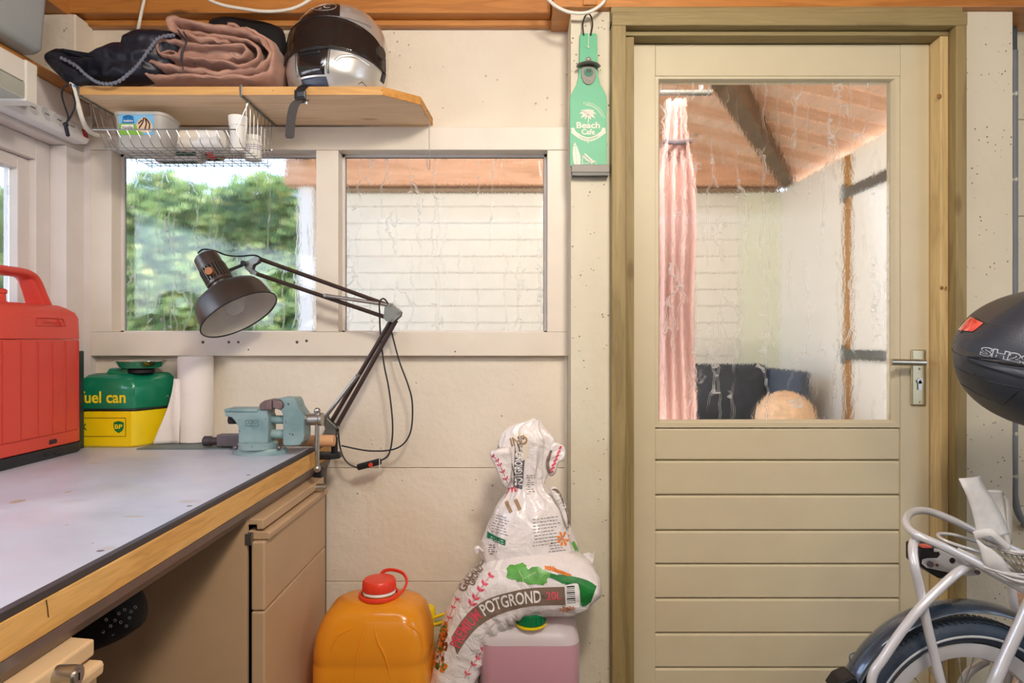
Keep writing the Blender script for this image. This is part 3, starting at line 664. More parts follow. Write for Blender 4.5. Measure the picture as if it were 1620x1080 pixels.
tan = plain('tan_enamel', (188, 158, 124), .42, var=.04, scale=8); tanL = plain('light_tan_enamel', (214, 184, 142), .42, var=.04, scale=8)
def cabinet(y0, y1, m, label, lock, name='drawer_cabinet'):
    t = thing(name, label, 'cabinet', (-.95, (y0+y1)/2, 0))
    mb = MB(); xf = -.597
    mb.box(-1.37, xf, y0, y0+.014, .04, .720); mb.box(-1.37, xf, y1-.014, y1, .04, .720); mb.box(-1.37, -1.355, y0, y1, .04, .72); mb.box(-1.37, -.62, y0+.014, y1-.014, .04, .055); mb.box(-1.37, -.64, y0+.014, y1-.014, .705, .720)
    mb.build('carcass', m, t, bevel=.001)
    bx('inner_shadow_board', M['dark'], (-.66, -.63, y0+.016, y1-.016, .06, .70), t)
    Yf0, Yf1 = y0+.013, y1-.004
    d0 = MB(); d0.prism([(-.597, 0, .721), (-.564, 0, .718), (-.564, 0, .696), (-.580, 0, .6955), (-.580, 0, .706), (-.62, 0, .706), (-.62, 0, .72)], (0, Yf1-Yf0, 0))
    d0.v = [(x, y+Yf0, z) for x, y, z in d0.v]; tr = d0.build('drawer', m, t, bevel=.003)
    L = MB(); yk = y1-.075 if lock == 1 else .813; lr = .0105 if lock == 1 else .0135
    L.cyl((-.566, yk, .7035), (-.540, yk, .7035), lr, 24); L.cyl((-.541, yk, .7035), (-.538, yk, .7035), lr*.72, 18); L.build('lock', M['steel'], tr, smooth=True)
    MB().box(-.5378, -.5372, yk-.0008, yk+.0008, .699, .708).build('keyhole', M['dark'], tr)
    d1 = MB(); d1.prism([(-.60, Yf0+.004, .6925), (-.553, Yf0+.004, .690), (-.551, Yf0+.004, .684), (-.552, Yf0+.004, .672), (-.60, Yf0+.004, .6715)], (0, Yf1-Yf0-.004, 0)); h1 = None
    f1 = bx('drawer', m, (-.590, -.560, Yf0-.005, Yf1, .518, .6705), t, bevel=.004); o = d1.build('handle_lip', m, f1, bevel=.003)
    f2 = bx('drawer', m, (-.590, -.560, Yf0-.005, Yf1, .09, .5155), t, bevel=.004)
    mb = MB(); mb.box(-.600, -.586, y0-.001, y0+.0115, .665, .69); mb.build('runner_end', M['galv'], t)
    bx('plinth', M['dark'], (-1.3, -.63, y0+.03, y1-.03, 0, .042), t)
    return t
cabinet(1.457, 1.93, tan, 'tan metal drawer cabinet under the far end of the workbench', True)
cabinet(.42, .888, tanL, 'light tan drawer cabinet at the bottom left corner with a large round lock', 2)
# correct lock position on the near unit
# dotted bag under the bench
t = thing('dotted_bag', 'black cloth bag with tiny white rings hanging under the workbench', 'bag', (-.80, 1.15, .6))
Yb = 1.16; mb = MB()
spine = [at(110, 1010, Yb), at(140, 990, Yb), at(170, 972, Yb), at(200, 958, Yb), at(216, 950, Yb)]
P = cr(spine, 6); mb.tube(P, [.036+.012*math.sin(PI*i/(len(P)-1)) if i < len(P)-4 else .036*math.sqrt((len(P)-i)/5) for i in range(len(P))], 20); 
mb.v = [(x, y, z+.004*nz((x*20, y*20, z*20))) for x, y, z in mb.v]
mb.build('pouch', plain('black_cotton', (20, 20, 22), .8, bump=.2), t, smooth=True, angle=180)
mb = MB(); mb.box(-.90, -.70, Yb-.02, Yb+.25, .70, .722); mb.build('hanging_strap', M['black'], t)
rg = plain('ring_white', (200, 200, 200), .5)
for px, py in ((197, 964), (207, 967), (214, 960), (182, 981), (191, 984), (175, 990), (163, 999), (178, 1003), (168, 980), (188, 970), (205, 977), (200, 990)):
    # ring lies on the near surface of the pouch
    best = min(P, key=lambda q: (q-at(px, py, Yb)).length); c = at(px, py, Yb); dd = (c-best).length; yy = Yb-math.sqrt(max(.0001, .046**2-dd*dd))-.003
    c = at(px, py, yy); MB().tube([(c.x+.0022*math.cos(a), yy, c.z+.0022*math.sin(a)) for a in [k*PI/4 for k in range(8)]], .0005, 4, closed=True).build('ring_print', rg, t)

# ================================================================== RED CASE
red = plain('red_plastic', (216, 76, 62), .42, var=.03, bump=.35, bscale=260)
rc = thing('lantern_case', 'red plastic carrying case with ribbed side and arched handle on the workbench', 'case', (-1.29, 1.68, BT))
X1, X0, CY0, CY1 = -1.214, -1.372, 1.50, 1.857
def rr(x0, x1, y0, y1, z, r, n=6):
    out = []
    for cx, cy, a0 in ((x1-r, y0+r, -PI/2), (x1-r, y1-r, 0), (x0+r, y1-r, PI/2), (x0+r, y0+r, PI)):
        for k in range(n+1): a = a0+PI/2*k/n; out.append(Vector((cx+r*math.cos(a), cy+r*math.sin(a), z)))
    return out
mb = MB(); rings = []
for z, i, r in ((BT+.028, .004, .03), (BT+.031, 0, .03), (BT+.06, 0, .03), (1.1165, .001, .03)): rings.append(rr(X0+i, X1-i, CY0+i, CY1-i, z, r))
mb.loft(rings); body = mb.build('body', red, rc, smooth=True, angle=50)
mb = MB(); rings = []
for z, i, r in ((1.1175, .003, .03), (1.119, .0, .03), (1.175, .001, .032), (1.190, .006, .034), (1.202, .020, .036), (1.209, .034, .03)): rings.append(rr(X0+i, X1-i, CY0+i, CY1-i, z, r))
mb.loft(rings); lidr = mb.build('lid', red, rc, smooth=True, angle=50)
# handle: arch along the case
def arch_y(px, py): # on plane x = X1-.05
    Y = (X1-.055)*F/(px-VX); return (Y, Z0+(VY-py)/F*Y)
mb = MB(); pts = cr([(-1.285, 1.795, 1.195), (-1.285, 1.775, 1.225), (-1.285, 1.745, 1.272), (-1.285, 1.715, 1.288), (-1.285, 1.66, 1.289), (-1.285, 1.60, 1.289), (-1.285, 1.56, 1.275), (-1.285, 1.53, 1.22), (-1.285, 1.52, 1.195)], 6)
mb.tube(pts, (.030, .0125), 14, flat=(1, 0, 0)); mb.build('handle', red, rc, smooth=True, angle=60)
mb = MB(); mb.loft([[Vector((-1.31, 1.77, 1.19)), Vector((-1.26, 1.77, 1.19)), Vector((-1.26, 1.815, 1.19)), Vector((-1.31, 1.815, 1.19))], [Vector((-1.305, 1.72, 1.285)), Vector((-1.265, 1.72, 1.285)), Vector((-1.265, 1.735, 1.285)), Vector((-1.305, 1.735, 1.285))]]); mb.build('handle_web', red, rc, bevel=.006)
q = at(16, 462, 1.66); mb = MB(); mb.lathe([(0, .022), (.012, .022), (.013, .020), (.030, .0195), (.032, .022), (.040, .022), (.043, .018)], (-1.29, 1.64, 1.20), n=28); mb.build('cap', red, rc, smooth=True)
# ribs on the long side
for py_ in (33, 60, 83, 104, 124, 3):
    Y = X1*F/(py_-VX)
    if Y < CY1-.012: MB().tube([(X1-.0005, Y, BT+.066), (X1-.0005, Y, 1.112)], .0022, 6).build('groove_rib', plain('red_groove', (188, 52, 42), .5), body)
MB().tube([(X1-.0004, CY0+.03, BT+.063), (X1-.0004, CY1-.03, BT+.063)], .0018, 6).build('base_line', plain('red_groove', (188, 52, 42), .5), body)
# embossed badge
def side(x, y, off=.0012): return Vector((X1+off, x, y))
ya, yb_ = X1*F/(57-VX), X1*F/(104-VX)
tr_ = [(ya, 1.152), (yb_, 1.152), (yb_-.012, 1.172), (ya+.004, 1.172)]
MB().tube([side(a, b, .0) for a, b in tr_], .0012, 6, closed=True).build('badge_outline', plain('red_groove', (188, 52, 42), .5), lidr)
put_text('Coleman', lambda x, y: side((ya+yb_)/2-.010+x, 1.162+y), 'badge_lettering', plain('red_groove', (188, 52, 42), .5), lidr, fit=(.048, .010))
MB().tube([side(ya+.072, 1.154, 0), side(ya+.080, 1.170, 0), side(ya+.084, 1.154, 0), side(ya+.088, 1.164, 0), side(ya+.092, 1.154, 0)], .001, 5).build('badge_mark', plain('red_groove', (188, 52, 42), .5), lidr)
mb = MB(); rings = [rr(X0+.004, X1-.004, CY0+.004, CY1-.004, BT, .03), rr(X0-.001, X1+.001, CY0-.001, CY1+.001, BT+.004, .03), rr(X0-.001, X1+.001, CY0-.001, CY1+.001, BT+.0275, .03)]
mb.loft(rings); mb.build('base', M['rubber'], rc, smooth=True, angle=50)
yl = X1*F/(83-VX); mb = MB(); mb.tube([(X1-.002, yl-.012, BT+.044), (X1-.002, yl+.012, BT+.044)], .0065, 12); mb.build('latch_slot', plain('slot_dark', (60, 40, 44), .5), rc, smooth=True)
mb = MB(); mb.tube([(X1+.001, yl-.03, BT+.014), (X1+.001, yl, BT+.018), (X1+.001, yl+.01, BT+.012), (X1+.001, yl+.035, BT+.016)], .004, 8); mb.build('latch', M['rubber'], rc, smooth=True)
# slim tin behind it
t = thing('oil_tin', 'slim dark tin standing between the red case and the green fuel can', 'tin', (-1.27, 1.93, BT))
bx('body', plain('dark_green_tin', (52, 66, 60), .4, .3), (-1.300, -1.2395, 1.872, 1.896, BT, 1.085), t, bevel=.003)
bx('cap', M['black'], (-1.285, -1.262, 1.875, 1.893, 1.085, 1.098), t, bevel=.003); bx('label', plain('tin_label', (168, 166, 130), .5), (-1.2995, -1.240, 1.8705, 1.8715, .83, .95), t)

# ================================================================== FUEL CAN
fc = thing('fuel_can', 'green over yellow metal fuel can on the workbench below the left window pane', 'can', (-1.2, 1.95, BT))
grn = plain('green_enamel', (14, 122, 86), .28, .1, .06, coat=.5); yel = plain('yellow_enamel', (240, 206, 10), .3, .05, .05, coat=.4)
def foot(i, z, lx=-1.262): # footprint, inset i
    return [Vector(p) for p in ((lx+i, 1.90+i, z), (-1.165, 1.90+i, z), (-1.107-i*.6, 1.90+i, z), (-1.098-i, 1.907+i, z), (-1.048-i, 2.0, z), (-1.038-i, 2.018, z), (-1.044-i, 2.029-i, z), (-1.10, 2.03-i, z), (lx+i, 2.03-i, z))]
lb = [p for p in foot(0, 0)]
mb = MB(); mb.loft([foot(.006, BT), foot(.0, BT+.006), foot(0, .911), foot(.002, .913)]); ye = mb.build('lower_half', yel, fc, smooth=True, angle=35, bevel=.002)
mb = MB(); mb.loft([foot(-.002, .9125), foot(-.003, .915), foot(-.003, .917), foot(-.002, .919)]); mb.build('seam', plain('black_seam', (30, 34, 30), .4), fc, smooth=True, angle=35)
mb = MB(); mb.loft([foot(.001, .919), foot(0, .922), foot(0, .975), foot(.002, .988), foot(.010, 1.004), foot(.020, 1.015), foot(.030, 1.0185)]); ge = mb.build('upper_half', grn, fc, smooth=True, angle=50)
mb = MB(); mb.loft([[Vector((-1.20, 1.925, 1.015)), Vector((-1.20, 1.99, 1.015)), Vector((-1.19, 1.985, 1.034)), Vector((-1.19, 1.93, 1.034))], [Vector((-1.13, 1.925, 1.015)), Vector((-1.13, 1.99, 1.015)), Vector((-1.135, 1.985, 1.034)), Vector((-1.135, 1.93, 1.034))]]); mb.build('grip_ridge', grn, fc, bevel=.004)
fyl = plain('print_yellow', (240, 214, 20), .4)
ff = lambda px, py, o_=.0008: Vector((at(px, py, 1.90).x, 1.90-o_, at(px, py, 1.90).z))
sc_ = 1050/1.90
put_text('fuel can', lambda x, y: ff(163, 628)+Vector((x, 0, y)), 'fuel_can_lettering', fyl, ge, fit=(72/sc_, 19/sc_), bold=.02)
def line2d(pts, wid, fn, name, m, parent): 
    mb = MB()
    for a, b in zip(pts, pts[1:]):
        a, b = Vector(a), Vector(b); d = (b-a).normalized(); n_ = Vector((-d.y, d.x))*wid; mb.add([fn(*(a+n_)), fn(*(b+n_)), fn(*(b-n_)), fn(*(a-n_))], [(0, 1, 2, 3)])
    return mb.build(name, m, parent, normals=False)
line2d([(100, 661), (199, 661), (199, 690), (100, 690)], .5, lambda a, b: ff(a, b), 'label_outline', plain('print_brown', (110, 84, 20), .5), ye)
pg = plain('print_green', (10, 110, 50), .4)
patch([(180, 668), (186, 666), (188, 668), (190, 666), (196, 668), (196, 676), (194, 681), (188, 685), (182, 681), (180, 676)], ff, 'shield_print', pg, ye)
put_text('BP', lambda x, y: ff(188, 674.5, .0014)+Vector((x, 0, y)), 'shield_lettering', fyl, ye, fit=(12/sc_, 7/sc_), bold=.02)
put_text('K', lambda x, y: ff(134, 675)+Vector((x, 0, y)), 'letter', pg, ye, fit=(8/sc_, 10/sc_), bold=.03)
mb = MB(); mb.tube(cr([at(278, 652, 1.985), at(272, 640, 1.98), at(266, 626, 1.97), at(262, 628, 1.97)], 4), .001, 6); mb.build('wire', M['chrome'], fc)
# steel bowl
b = thing('steel_bowl', 'shallow polished steel bowl on a black foot on top of the fuel can', 'bowl', (-1.125, 1.955, 1.0195))
bc = Vector((-1.113, 1.957, 1.0195)); mb = MB()
mb.lathe([(0, .036), (.009, .037), (.011, .033)], bc, n=32); mb.build('magnet_foot', M['black'], b, smooth=True)
mb = MB(); mb.lathe([(.011, .0), (.0112, .040), (.018, .056), (.032, .066), (.034, .070), (.0355, .070), (.034, .064), (.020, .054), (.0135, .038), (.013, 0)], bc, n=48, cap=False); mb.build('dish', plain('polished_steel', (215, 212, 208), .12, 1, .02), b, smooth=True, angle=60)
# paper roll
pr_ = thing('paper_roll', 'roll of white kitchen paper standing at the back of the workbench', 'paper towel', (-1.0, 2.0, BT))
pm_ = plain('tissue_paper', (238, 230, 222), .9, var=.02, bump=.7, bscale=420)
rcx = at(310, 600, 2.0).x; mb = MB()
mb.lathe([(0, .046), (.003, .0495), (.25, .0495), (.256, .047), (.257, .021), (.10, .0205)], (rcx, 1.998, BT+.004), n=48, cap=False); rl = mb.build('roll', pm_, pr_, smooth=True, angle=40)
mb = MB()
def flap(u, v): # hanging sheet, top narrow, foot spread to the left
    z = BT+.005+(1-v)*.19; sp = .018+.055*v**1.5
    x = rcx-.045-u*sp+.02; y = 1.955-.012*u*v+.005*math.sin(u*7+v*5)*v
    return (x, y, z)
mb.grid(flap, 18, 20); fo = mb.build('loose_sheet', pm_, pr_, smooth=True, angle=180); fo.modifiers.new('s', 'SOLIDIFY').thickness = .0012
mb = MB(); mb.lathe([(0, .0205), (.252, .0205), (.252, .019), (0, .019)], (rcx, 1.998, BT+.004), n=24, cap=False); mb.build('core', plain('card', (170, 150, 120), .8), pr_)
# cutting mat
o = MB().prism([(-1.075, 1.868, BT), (-.80, 1.868, BT), (-.775, 1.89, BT), (-.775, 2.04, BT), (-1.075, 2.04, BT)], (0, 0, .003)).build('cutting_mat', plain('grey_green_mat', (104, 118, 118), .55, var=.15, scale=14), None, bevel=.0006)
tag(o, 'flat grey-green cutting mat lying under the paper roll and hammer', 'mat')
# hammer
hm = thing('hammer', 'steel hammer with a pale wooden handle lying behind the vise', 'hammer', (-.75, 1.9, BT+.003))
hs = plain('worn_steel', (122, 114, 116), .45, .8, .2)
zc = BT+.0215; mb = MB()
x0, x1 = at(346, 0, 1.90).x, at(388, 0, 1.90).x
mb.loft([[Vector((x0, 1.885, zc-.016)), Vector((x0, 1.915, zc-.016)), Vector((x0, 1.915, zc+.018)), Vector((x0, 1.885, zc+.018))], [Vector((x1, 1.883, zc-.016)), Vector((x1, 1.917, zc-.016)), Vector((x1, 1.917, zc+.018)), Vector((x1, 1.883, zc+.018))]])
mb.build('head', hs, hm, bevel=.002)
mb = MB(); xa = at(318, 0, 1.885).x; mb.lathe([(0, .011), (.003, .0145), (.022, .0145), (.026, .011), (x0-xa+.002, .011)], (xa, 1.90, zc-.002), (1, 0, 0), 20); mb.build('face', plain('dark_worn_steel', (84, 76, 80), .5, .6, .2), hm, smooth=True)
mb = MB(); xh = at(529, 0, 1.90).x; mb.lathe([(0, .011), (.03, .013), (.12, .0155), (.2, .0165), (xh-x1-.004, .0168), (xh-x1, .0155)], (x1, 1.90, zc-.001), (1, 0, 0), 20); mb.build('handle', wood('ash_handle', (214, 158, 110), (232, 184, 140), 'x', knots=False), hm, smooth=True)

# ================================================================== VISE
vs = thing('bench_vise', 'pale blue-green cast iron bench vise bolted to the corner of the workbench', 'vise', (-.68, 1.8, BT))
vb = plain('chipped_teal_enamel', (138, 168, 166), .42, .1, .10, 30, bump=.25, bscale=70)
# chips
s_ = NT('chipped_teal'); v_ = s_.coords(); n_ = s_.n('ShaderNodeTexNoise'); n_.inputs['Scale'].default_value = 70; n_.inputs['Detail'].default_value = 5; s_.l(v_, n_.inputs[0])
n3_ = s_.n('ShaderNodeTexNoise'); n3_.inputs['Scale'].default_value = 14; s_.l(v_, n3_.inputs[0])
base_ = s_.ramp(n3_.outputs[0], [(.35, lin((112, 140, 142))), (.65, lin((142, 166, 166)))])
s_.l(s_.mix(s_.ramp(n_.outputs[0], [(.66, (0, 0, 0)), (.69, (1, 1, 1))]), base_, lin((70, 58, 44))), s_.b.inputs['Base Color']); s_.b.inputs['Roughness'].default_value = .4
s_.bump(n_.outputs[0], .3, .001); vb = s_.m
YV = 1.80; V = lambda x, y, Y=YV: at(340+x/7.2, 610+y/7.2, Y)
def vprism(pts, y0, y1, name, m, bevel=.003, parent=vs):
    P = [V(a, b) for a, b in pts]; mb = MB(); mb.prism([(p.x, y0, p.z) for p in P], (0, y1-y0, 0)); return mb.build(name, m, parent, bevel=bevel, seg=3)
mb = MB(); cb = V(520, 780); rx = .072
def oval(z, k): return [Vector((cb.x+rx*k*math.cos(a), YV+.042*k*math.sin(a), z)) for a in [2*PI*i/32 for i in range(32)]]
mb.loft([oval(BT, 1), oval(BT+.014, 1), oval(BT+.0175, .95)]); mb.build('base_plate', vb, vs, smooth=True, angle=40)
mb = MB(); cs = V(495, 680); mb.lathe([(0, .052), (.013, .052), (.016, .048), (.018, .04)], (cs.x, YV, BT+.017), n=36); mb.build('swivel', vb, vs, smooth=True, angle=40)
for a in (2.75, .3): MB().ball((cb.x+.062*math.cos(a), YV-.026, BT+.021), (.007, .007, .006), 12, 8).build('bolt', hs, vs, smooth=True)
body_v = vprism([(165, 262), (540, 262), (555, 200), (600, 180), (655, 262), (640, 300), (655, 345), (655, 500), (650, 640), (318, 640), (316, 445), (245, 350), (178, 335), (165, 325)], YV-.030, YV+.030, 'body', vb, .005)
mb = MB(); a = V(165, 262); b = V(540, 262); mb.box(a.x, b.x, YV-.034, YV+.034, a.z-.0045, a.z+.003); mb.build('anvil', vb, vs, bevel=.002)
P = [V(400, 378), V(545, 378), V(545, 442), V(400, 442)]; MB().tube([(p.x, YV-.0305, p.z) for p in P], .0008, 5, closed=True).build('casting_mark', plain('dark_teal', (90, 118, 118), .5), body_v)
MB().tube([(V(472, 378).x, YV-.0305, P[0].z), (V(472, 442).x, YV-.0305, P[2].z)], .0007, 5).build('casting_mark', MATS['dark_teal'], body_v)
MB().tube([(V(t1, t2).x, YV-.0305, V(t1, t2).z) for t1, t2 in ((415, 425), (440, 395), (452, 425), (490, 395), (505, 425), (525, 395))], .0007, 5).build('casting_mark', MATS['dark_teal'], body_v)
rust = plain('rusty_jaw', (126, 106, 104), .55, .5, .2, 40, bump=.3)
vprism([(558, 205), (580, 180), (620, 155), (702, 152), (702, 258), (640, 262), (570, 262)], YV-.036, YV+.036, 'fixed_jaw', rust, .003)
vprism([(711, 150), (790, 152), (825, 190), (822, 235), (790, 262), (711, 235)], YV-.036, YV+.036, 'moving_jaw_plate', rust, .003)
vprism([(720, 150), (790, 128), (940, 128), (965, 165), (985, 230), (1030, 295), (1052, 330), (1055, 560), (1042, 620), (1000, 662), (835, 665), (818, 650), (818, 320), (800, 275), (778, 262), (825, 232), (825, 190), (790, 150)], YV-.030, YV+.030, 'moving_jaw', vb, .006)
xa, xb = V(640, 0).x, V(830, 0).x; za = V(0, 385).z; zb_ = V(0, 550).z
MB().cyl((xa, YV, za), (xb, YV, za), .0115, 20).build('guide_bar', vb, vs, smooth=True); MB().cyl((xa, YV, zb_), (xb, YV, zb_), .0125, 20).build('guide_bar', vb, vs, smooth=True)
mb = MB(); prof = []; L = V(330, 0).x-V(158, 0).x; n_t = 11
for k in range(n_t*2+1): prof.append((L*k/(n_t*2), .0115 if k % 2 else .0088))
mb.lathe(prof, (V(158, 0).x, YV, za-.001), (1, 0, 0), 20); mb.build('screw_thread', hs, vs, smooth=True, angle=20)
mb = MB(); mb.lathe([(0, .0165), (V(1185, 0).x-V(1020, 0).x, .0165), (V(1195, 0).x-V(1020, 0).x, .0182), (V(1225, 0).x-V(1020, 0).x, .0182), (V(1230, 0).x-V(1020, 0).x, .014)], (V(1020, 0).x, YV, za+.001), (1, 0, 0), 28); mb.build('screw_collar', M['steel'], vs, smooth=True, angle=30)
c = V(1050, 385); MB().cyl((c.x, YV-.018, c.z), (c.x, YV-.0155, c.z), .004, 12).build('set_screw', hs, vs, smooth=True)
hx = V(1170, 0).x; mb = MB(); mb.cyl((hx, YV-.004, V(0, 930).z), (hx, YV-.004, V(0, 270).z), .006, 14); hb = mb.build('handle_bar', M['steel'], vs, smooth=True)
for yy, r in ((283, .0088), (940, .0098)): MB().ball((hx, YV-.004, V(0, yy).z), (r, r, r*1.05), 16, 10).build('handle_knob', M['steel'], vs, smooth=True)

# ================================================================== LAMP
lp = thing('desk_lamp', 'dark bronze spring-arm lamp clamped to the workbench corner', 'lamp', at(525, 700, 1.93))
brz = plain('bronze_enamel', (88, 80, 75), .36, .75, .05); arm = plain('dark_brown_steel', (84, 70, 66), .4, .5, .05)
YL = 1.93; q = lambda x, y, Y=YL: at(280+x/2.769, 370+y/2.769, Y)
mb = MB(); cl = q(655, 965); mb.loft([[Vector((cl.x-.036, YL-.030, cl.z+h)), Vector((cl.x+.02, YL-.030, cl.z+h)), Vector((cl.x+.042, YL-.012, cl.z+h)), Vector((cl.x+.042, YL+.02, cl.z+h)), Vector((cl.x-.036, YL+.02, cl.z+h))] for h in (-.011, .006)]); mb.build('clamp', M['black'], lp, bevel=.004)
mb = MB(); mb.box(-.592, -.567, YL-.02, YL+.01, .70, .745); mb.box(-.60, -.5835, YL-.02, YL+.01, .74, .7525); mb.build('clamp_jaw', M['black'], lp, bevel=.003)
s0 = q(690, 960); s1 = q(690, 890); mb = MB(); mb.cyl(s0, s1, .0095, 16); mb.build('socket', M['black'], lp, smooth=True)
def plate2(pts, y, th, name, m, parent=lp, bevel=.001):
    P = [q(a, b) for a, b in pts]; mb = MB(); mb.prism([(p.x, y, p.z) for p in P], (0, th, 0)); return mb.build(name, m, parent, bevel=bevel)
for dy in (-.014, .012): plate2([(640, 885), (655, 850), (640, 815), (655, 797), (700, 838), (702, 870), (695, 890)], YL+dy, .002, 'base_bracket', M['galv'])
for dy in (-.014, .012): plate2([(913, 318), (922, 303), (950, 305), (985, 340), (982, 360), (950, 388), (920, 383), (908, 368)], YL+dy, .002, 'elbow_plate', M['galv'])
for dy in (-.012, .010): plate2([(295, 128), (318, 118), (350, 100), (370, 108), (362, 125), (340, 138), (335, 155), (358, 170), (350, 182), (330, 178), (305, 150)], YL+dy, .002, 'head_bracket', M['galv'])
def barq(a, b, r, m, name, y=YL, rect=(.0045, .0045)):
    mb = MB(); A, B = q(*a), q(*b); A.y = B.y = y; mb.tube([A, B], rect, 4, flat=(0, 1, 0)); return mb.build(name, m, lp)
barq((705, 835), (962, 378), 0, arm, 'lower_arm', YL-.006, (.0065, .0065)); barq((675, 822), (935, 383), 0, arm, 'lower_arm', YL+.004, (.0065, .0065))
barq((370, 112), (925, 312), 0, arm, 'upper_arm', YL-.002, (.006, .006)); barq((350, 175), (918, 366), 0, arm, 'upper_arm', YL-.002, (.006, .006))
for a, b in (((655, 800), (796, 618)), ((652, 270), (925, 311))):
    A, B = q(*a), q(*b); A.y = B.y = YL-.012; mb = MB(); n_ = 70; d = B-A; prof = []
    for k in range(n_*2+1): prof.append((d.length*k/(n_*2), .0056 if k % 2 else .0048))
    mb.lathe(prof, A, d, 12); mb.build('spring', plain('spring_steel', (170, 166, 160), .35, .9, .05), lp, smooth=True, angle=80)
for a, r in (((705, 845), .005), ((655, 803), .006), ((796, 618), .006), ((655, 270), .006), ((935, 312), .0055), ((940, 375), .0055), ((972, 345), .005), ((362, 112), .0065), ((350, 175), .0065), ((305, 132), .008)):
    c = q(*a); MB().cyl((c.x, YL-.019, c.z), (c.x, YL+.016, c.z), r*.8, 12).build('rivet', M['galv'], lp, smooth=True)
mb = MB(); mb.tube([q(228, 160, 1.862), q(300, 130)], .0048, 10); mb.build('head_stem', M['black'], lp, smooth=True)
c = q(305, 132); MB().cyl((c.x, YL-.026, c.z), (c.x, YL-.018, c.z), .008, 8).build('wing_nut', M['black'], lp)
# shade
tilt = math.radians(25); A0 = q(118, 92); dimg = Vector((155, 0, -263)).normalized(); YS = 1.84; A0 = q(122, 96, YS); vd = (q(200, 230, YS)-Vector((0, 0, Z0))).normalized()
dimg = (dimg-vd*dimg.dot(vd)).normalized(); axis = (dimg*math.cos(tilt)-vd*math.sin(tilt)).normalized()
prof = [(0, .022), (.0008, .028), (.005, .0325), (.02, .0338), (.044, .0355), (.0445, .0335), (.086, .0350), (.0865, .0370), (.094, .0372), (.098, .0335), (.112, .0325), (.116, .0345), (.119, .055), (.124, .076), (.132, .090), (.145, .097), (.196, .1065), (.197, .1085), (.2, .1085)]
mb = MB(); mb.lathe([(t_, r_*.985) for t_, r_ in prof], A0, axis, 56, cap=True)
mb.f = [f_ for f_ in mb.f if len(f_) < 20 or 0 in f_]; sh = mb.mi = [0]*len(mb.f)
sh = mb.build('shade', brz, lp, smooth=True, angle=35)
mb = MB(); mb.lathe([(.116, .012), (.120, .05), (.126, .073), (.134, .087), (.147, .094), (.199, .1055)], A0, axis, 56, cap=False); mb.build('white_lining', plain('lining_white', (216, 208, 196), .5, var=.03), sh, smooth=True, angle=80)
mb = MB(); u_ = axis.orthogonal().normalized(); w_ = axis.cross(u_)
mb.tube([A0+axis*.2+(u_*math.cos(a)+w_*math.sin(a))*.1068 for a in [2*PI*i/64 for i in range(64)]], .0022, 8, closed=True); mb.build('rim', M['black'], sh, smooth=True)
mb = MB()
for k in range(26):
    a = 2*PI*k/26; dr_ = u_*math.cos(a)+w_*math.sin(a); tg = axis.cross(dr_)
    mb.obox(A0+axis*.065+dr_*.0344, axis*.0205, tg*.0022, dr_*.0022)
mb.build('cooling_fins', brz, sh, bevel=.0005, kind='stuff')
mb = MB(); mb.lathe([(.0452, .0338), (.0858, .0352)], A0, axis, 40, cap=False); mb.build('slot_shadow', M['dark'], sh, smooth=True)
d_ = (Vector((.0, -1, 0))-axis*axis.dot(Vector((0, -1, 0)))).normalized(); d_ = (d_+axis.cross(d_)*(-.12)).normalized()
mb = MB(); mb.cyl(A0+axis*.07+d_*.035, A0+axis*.07+d_*.052, .0105, 20); mb.build('knob', plain('copper_knob', (190, 130, 90), .35, .7), sh, smooth=True)
mb = MB(); mb.cyl(A0+axis*.115, A0+axis*.14, .016, 20); mb.build('bulb_socket', M['white'], sh, smooth=True)
bu = NT('bulb_glass'); bu.b.inputs['Transmission Weight'].default_value = .85; bu.b.inputs['Roughness'].default_value = .05; bu.b.inputs['Base Color'].default_value = (.95, .95, .95, 1)
mb = MB(); mb.lathe([(.135, .013), (.145, .016), (.157, .026), (.170, .0295), (.183, .026), (.191, .015), (.194, .002)], A0, axis, 28); mb.build('bulb', bu.m, sh, smooth=True, angle=80)
# cords
blk = plain('black_cable', (34, 36, 40), .45)
def cordq(pts, Y, name='cord', r=.0024, m=blk, parent=lp):
    P = []
    for k, p in enumerate(pts): P.append(q(p[0], p[1], Y if len(p) < 3 else p[2]))
    mb = MB(); mb.tube(cr(P, 8), r, 8); return mb.build(name, m, parent, smooth=True)
cordq([(92, 84, YS), (115, 68, YS), (160, 72, YS+.02), (215, 92, YS+.05), (270, 98), (330, 93), (360, 100), (385, 120)], YL)
cordq([(925, 305, YL-.02), (905, 283, YL-.025), (887, 300, YL-.03), (888, 350), (890, 420), (905, 560), (930, 690), (945, 850), (930, 960), (893, 992)], 1.985)
cordq([(935, 400), (940, 430), (975, 560), (1012, 660), (1031, 745), (1022, 870), (965, 937), (850, 950), (720, 927)], 1.985)
cordq([(790, 1024), (755, 1008), (728, 975), (712, 920), (706, 845, YL)], 1.985)
mb = MB(); a, b = q(790, 1022, 1.985), q(895, 994, 1.985); d = b-a; L = d.length; d.normalize(); n_ = Vector((-d.z, 0, d.x)) if d.x > 0 else Vector((d.z, 0, -d.x))
mb.obox((a+b)/2, d*L/2, n_*.0095, Vector((0, .008, 0))); sw = mb.build('switch', M['black'], lp, bevel=.005, seg=3)
c = q(852, 1008, 1.985); MB().cyl((c.x, 1.970, c.z), (c.x, 1.98, c.z), .006, 18).build('red_button', plain('red_button', (214, 60, 46), .4), sw, smooth=True)
mb = MB(); c = q(887, 1000, 1.97); mb.tube([c+Vector((0, 0, .012)), c, c+Vector((0, 0, -.022))], .0016, 6); mb.build('cable_tie', plain('clear_tie', (214, 210, 196), .4), lp)

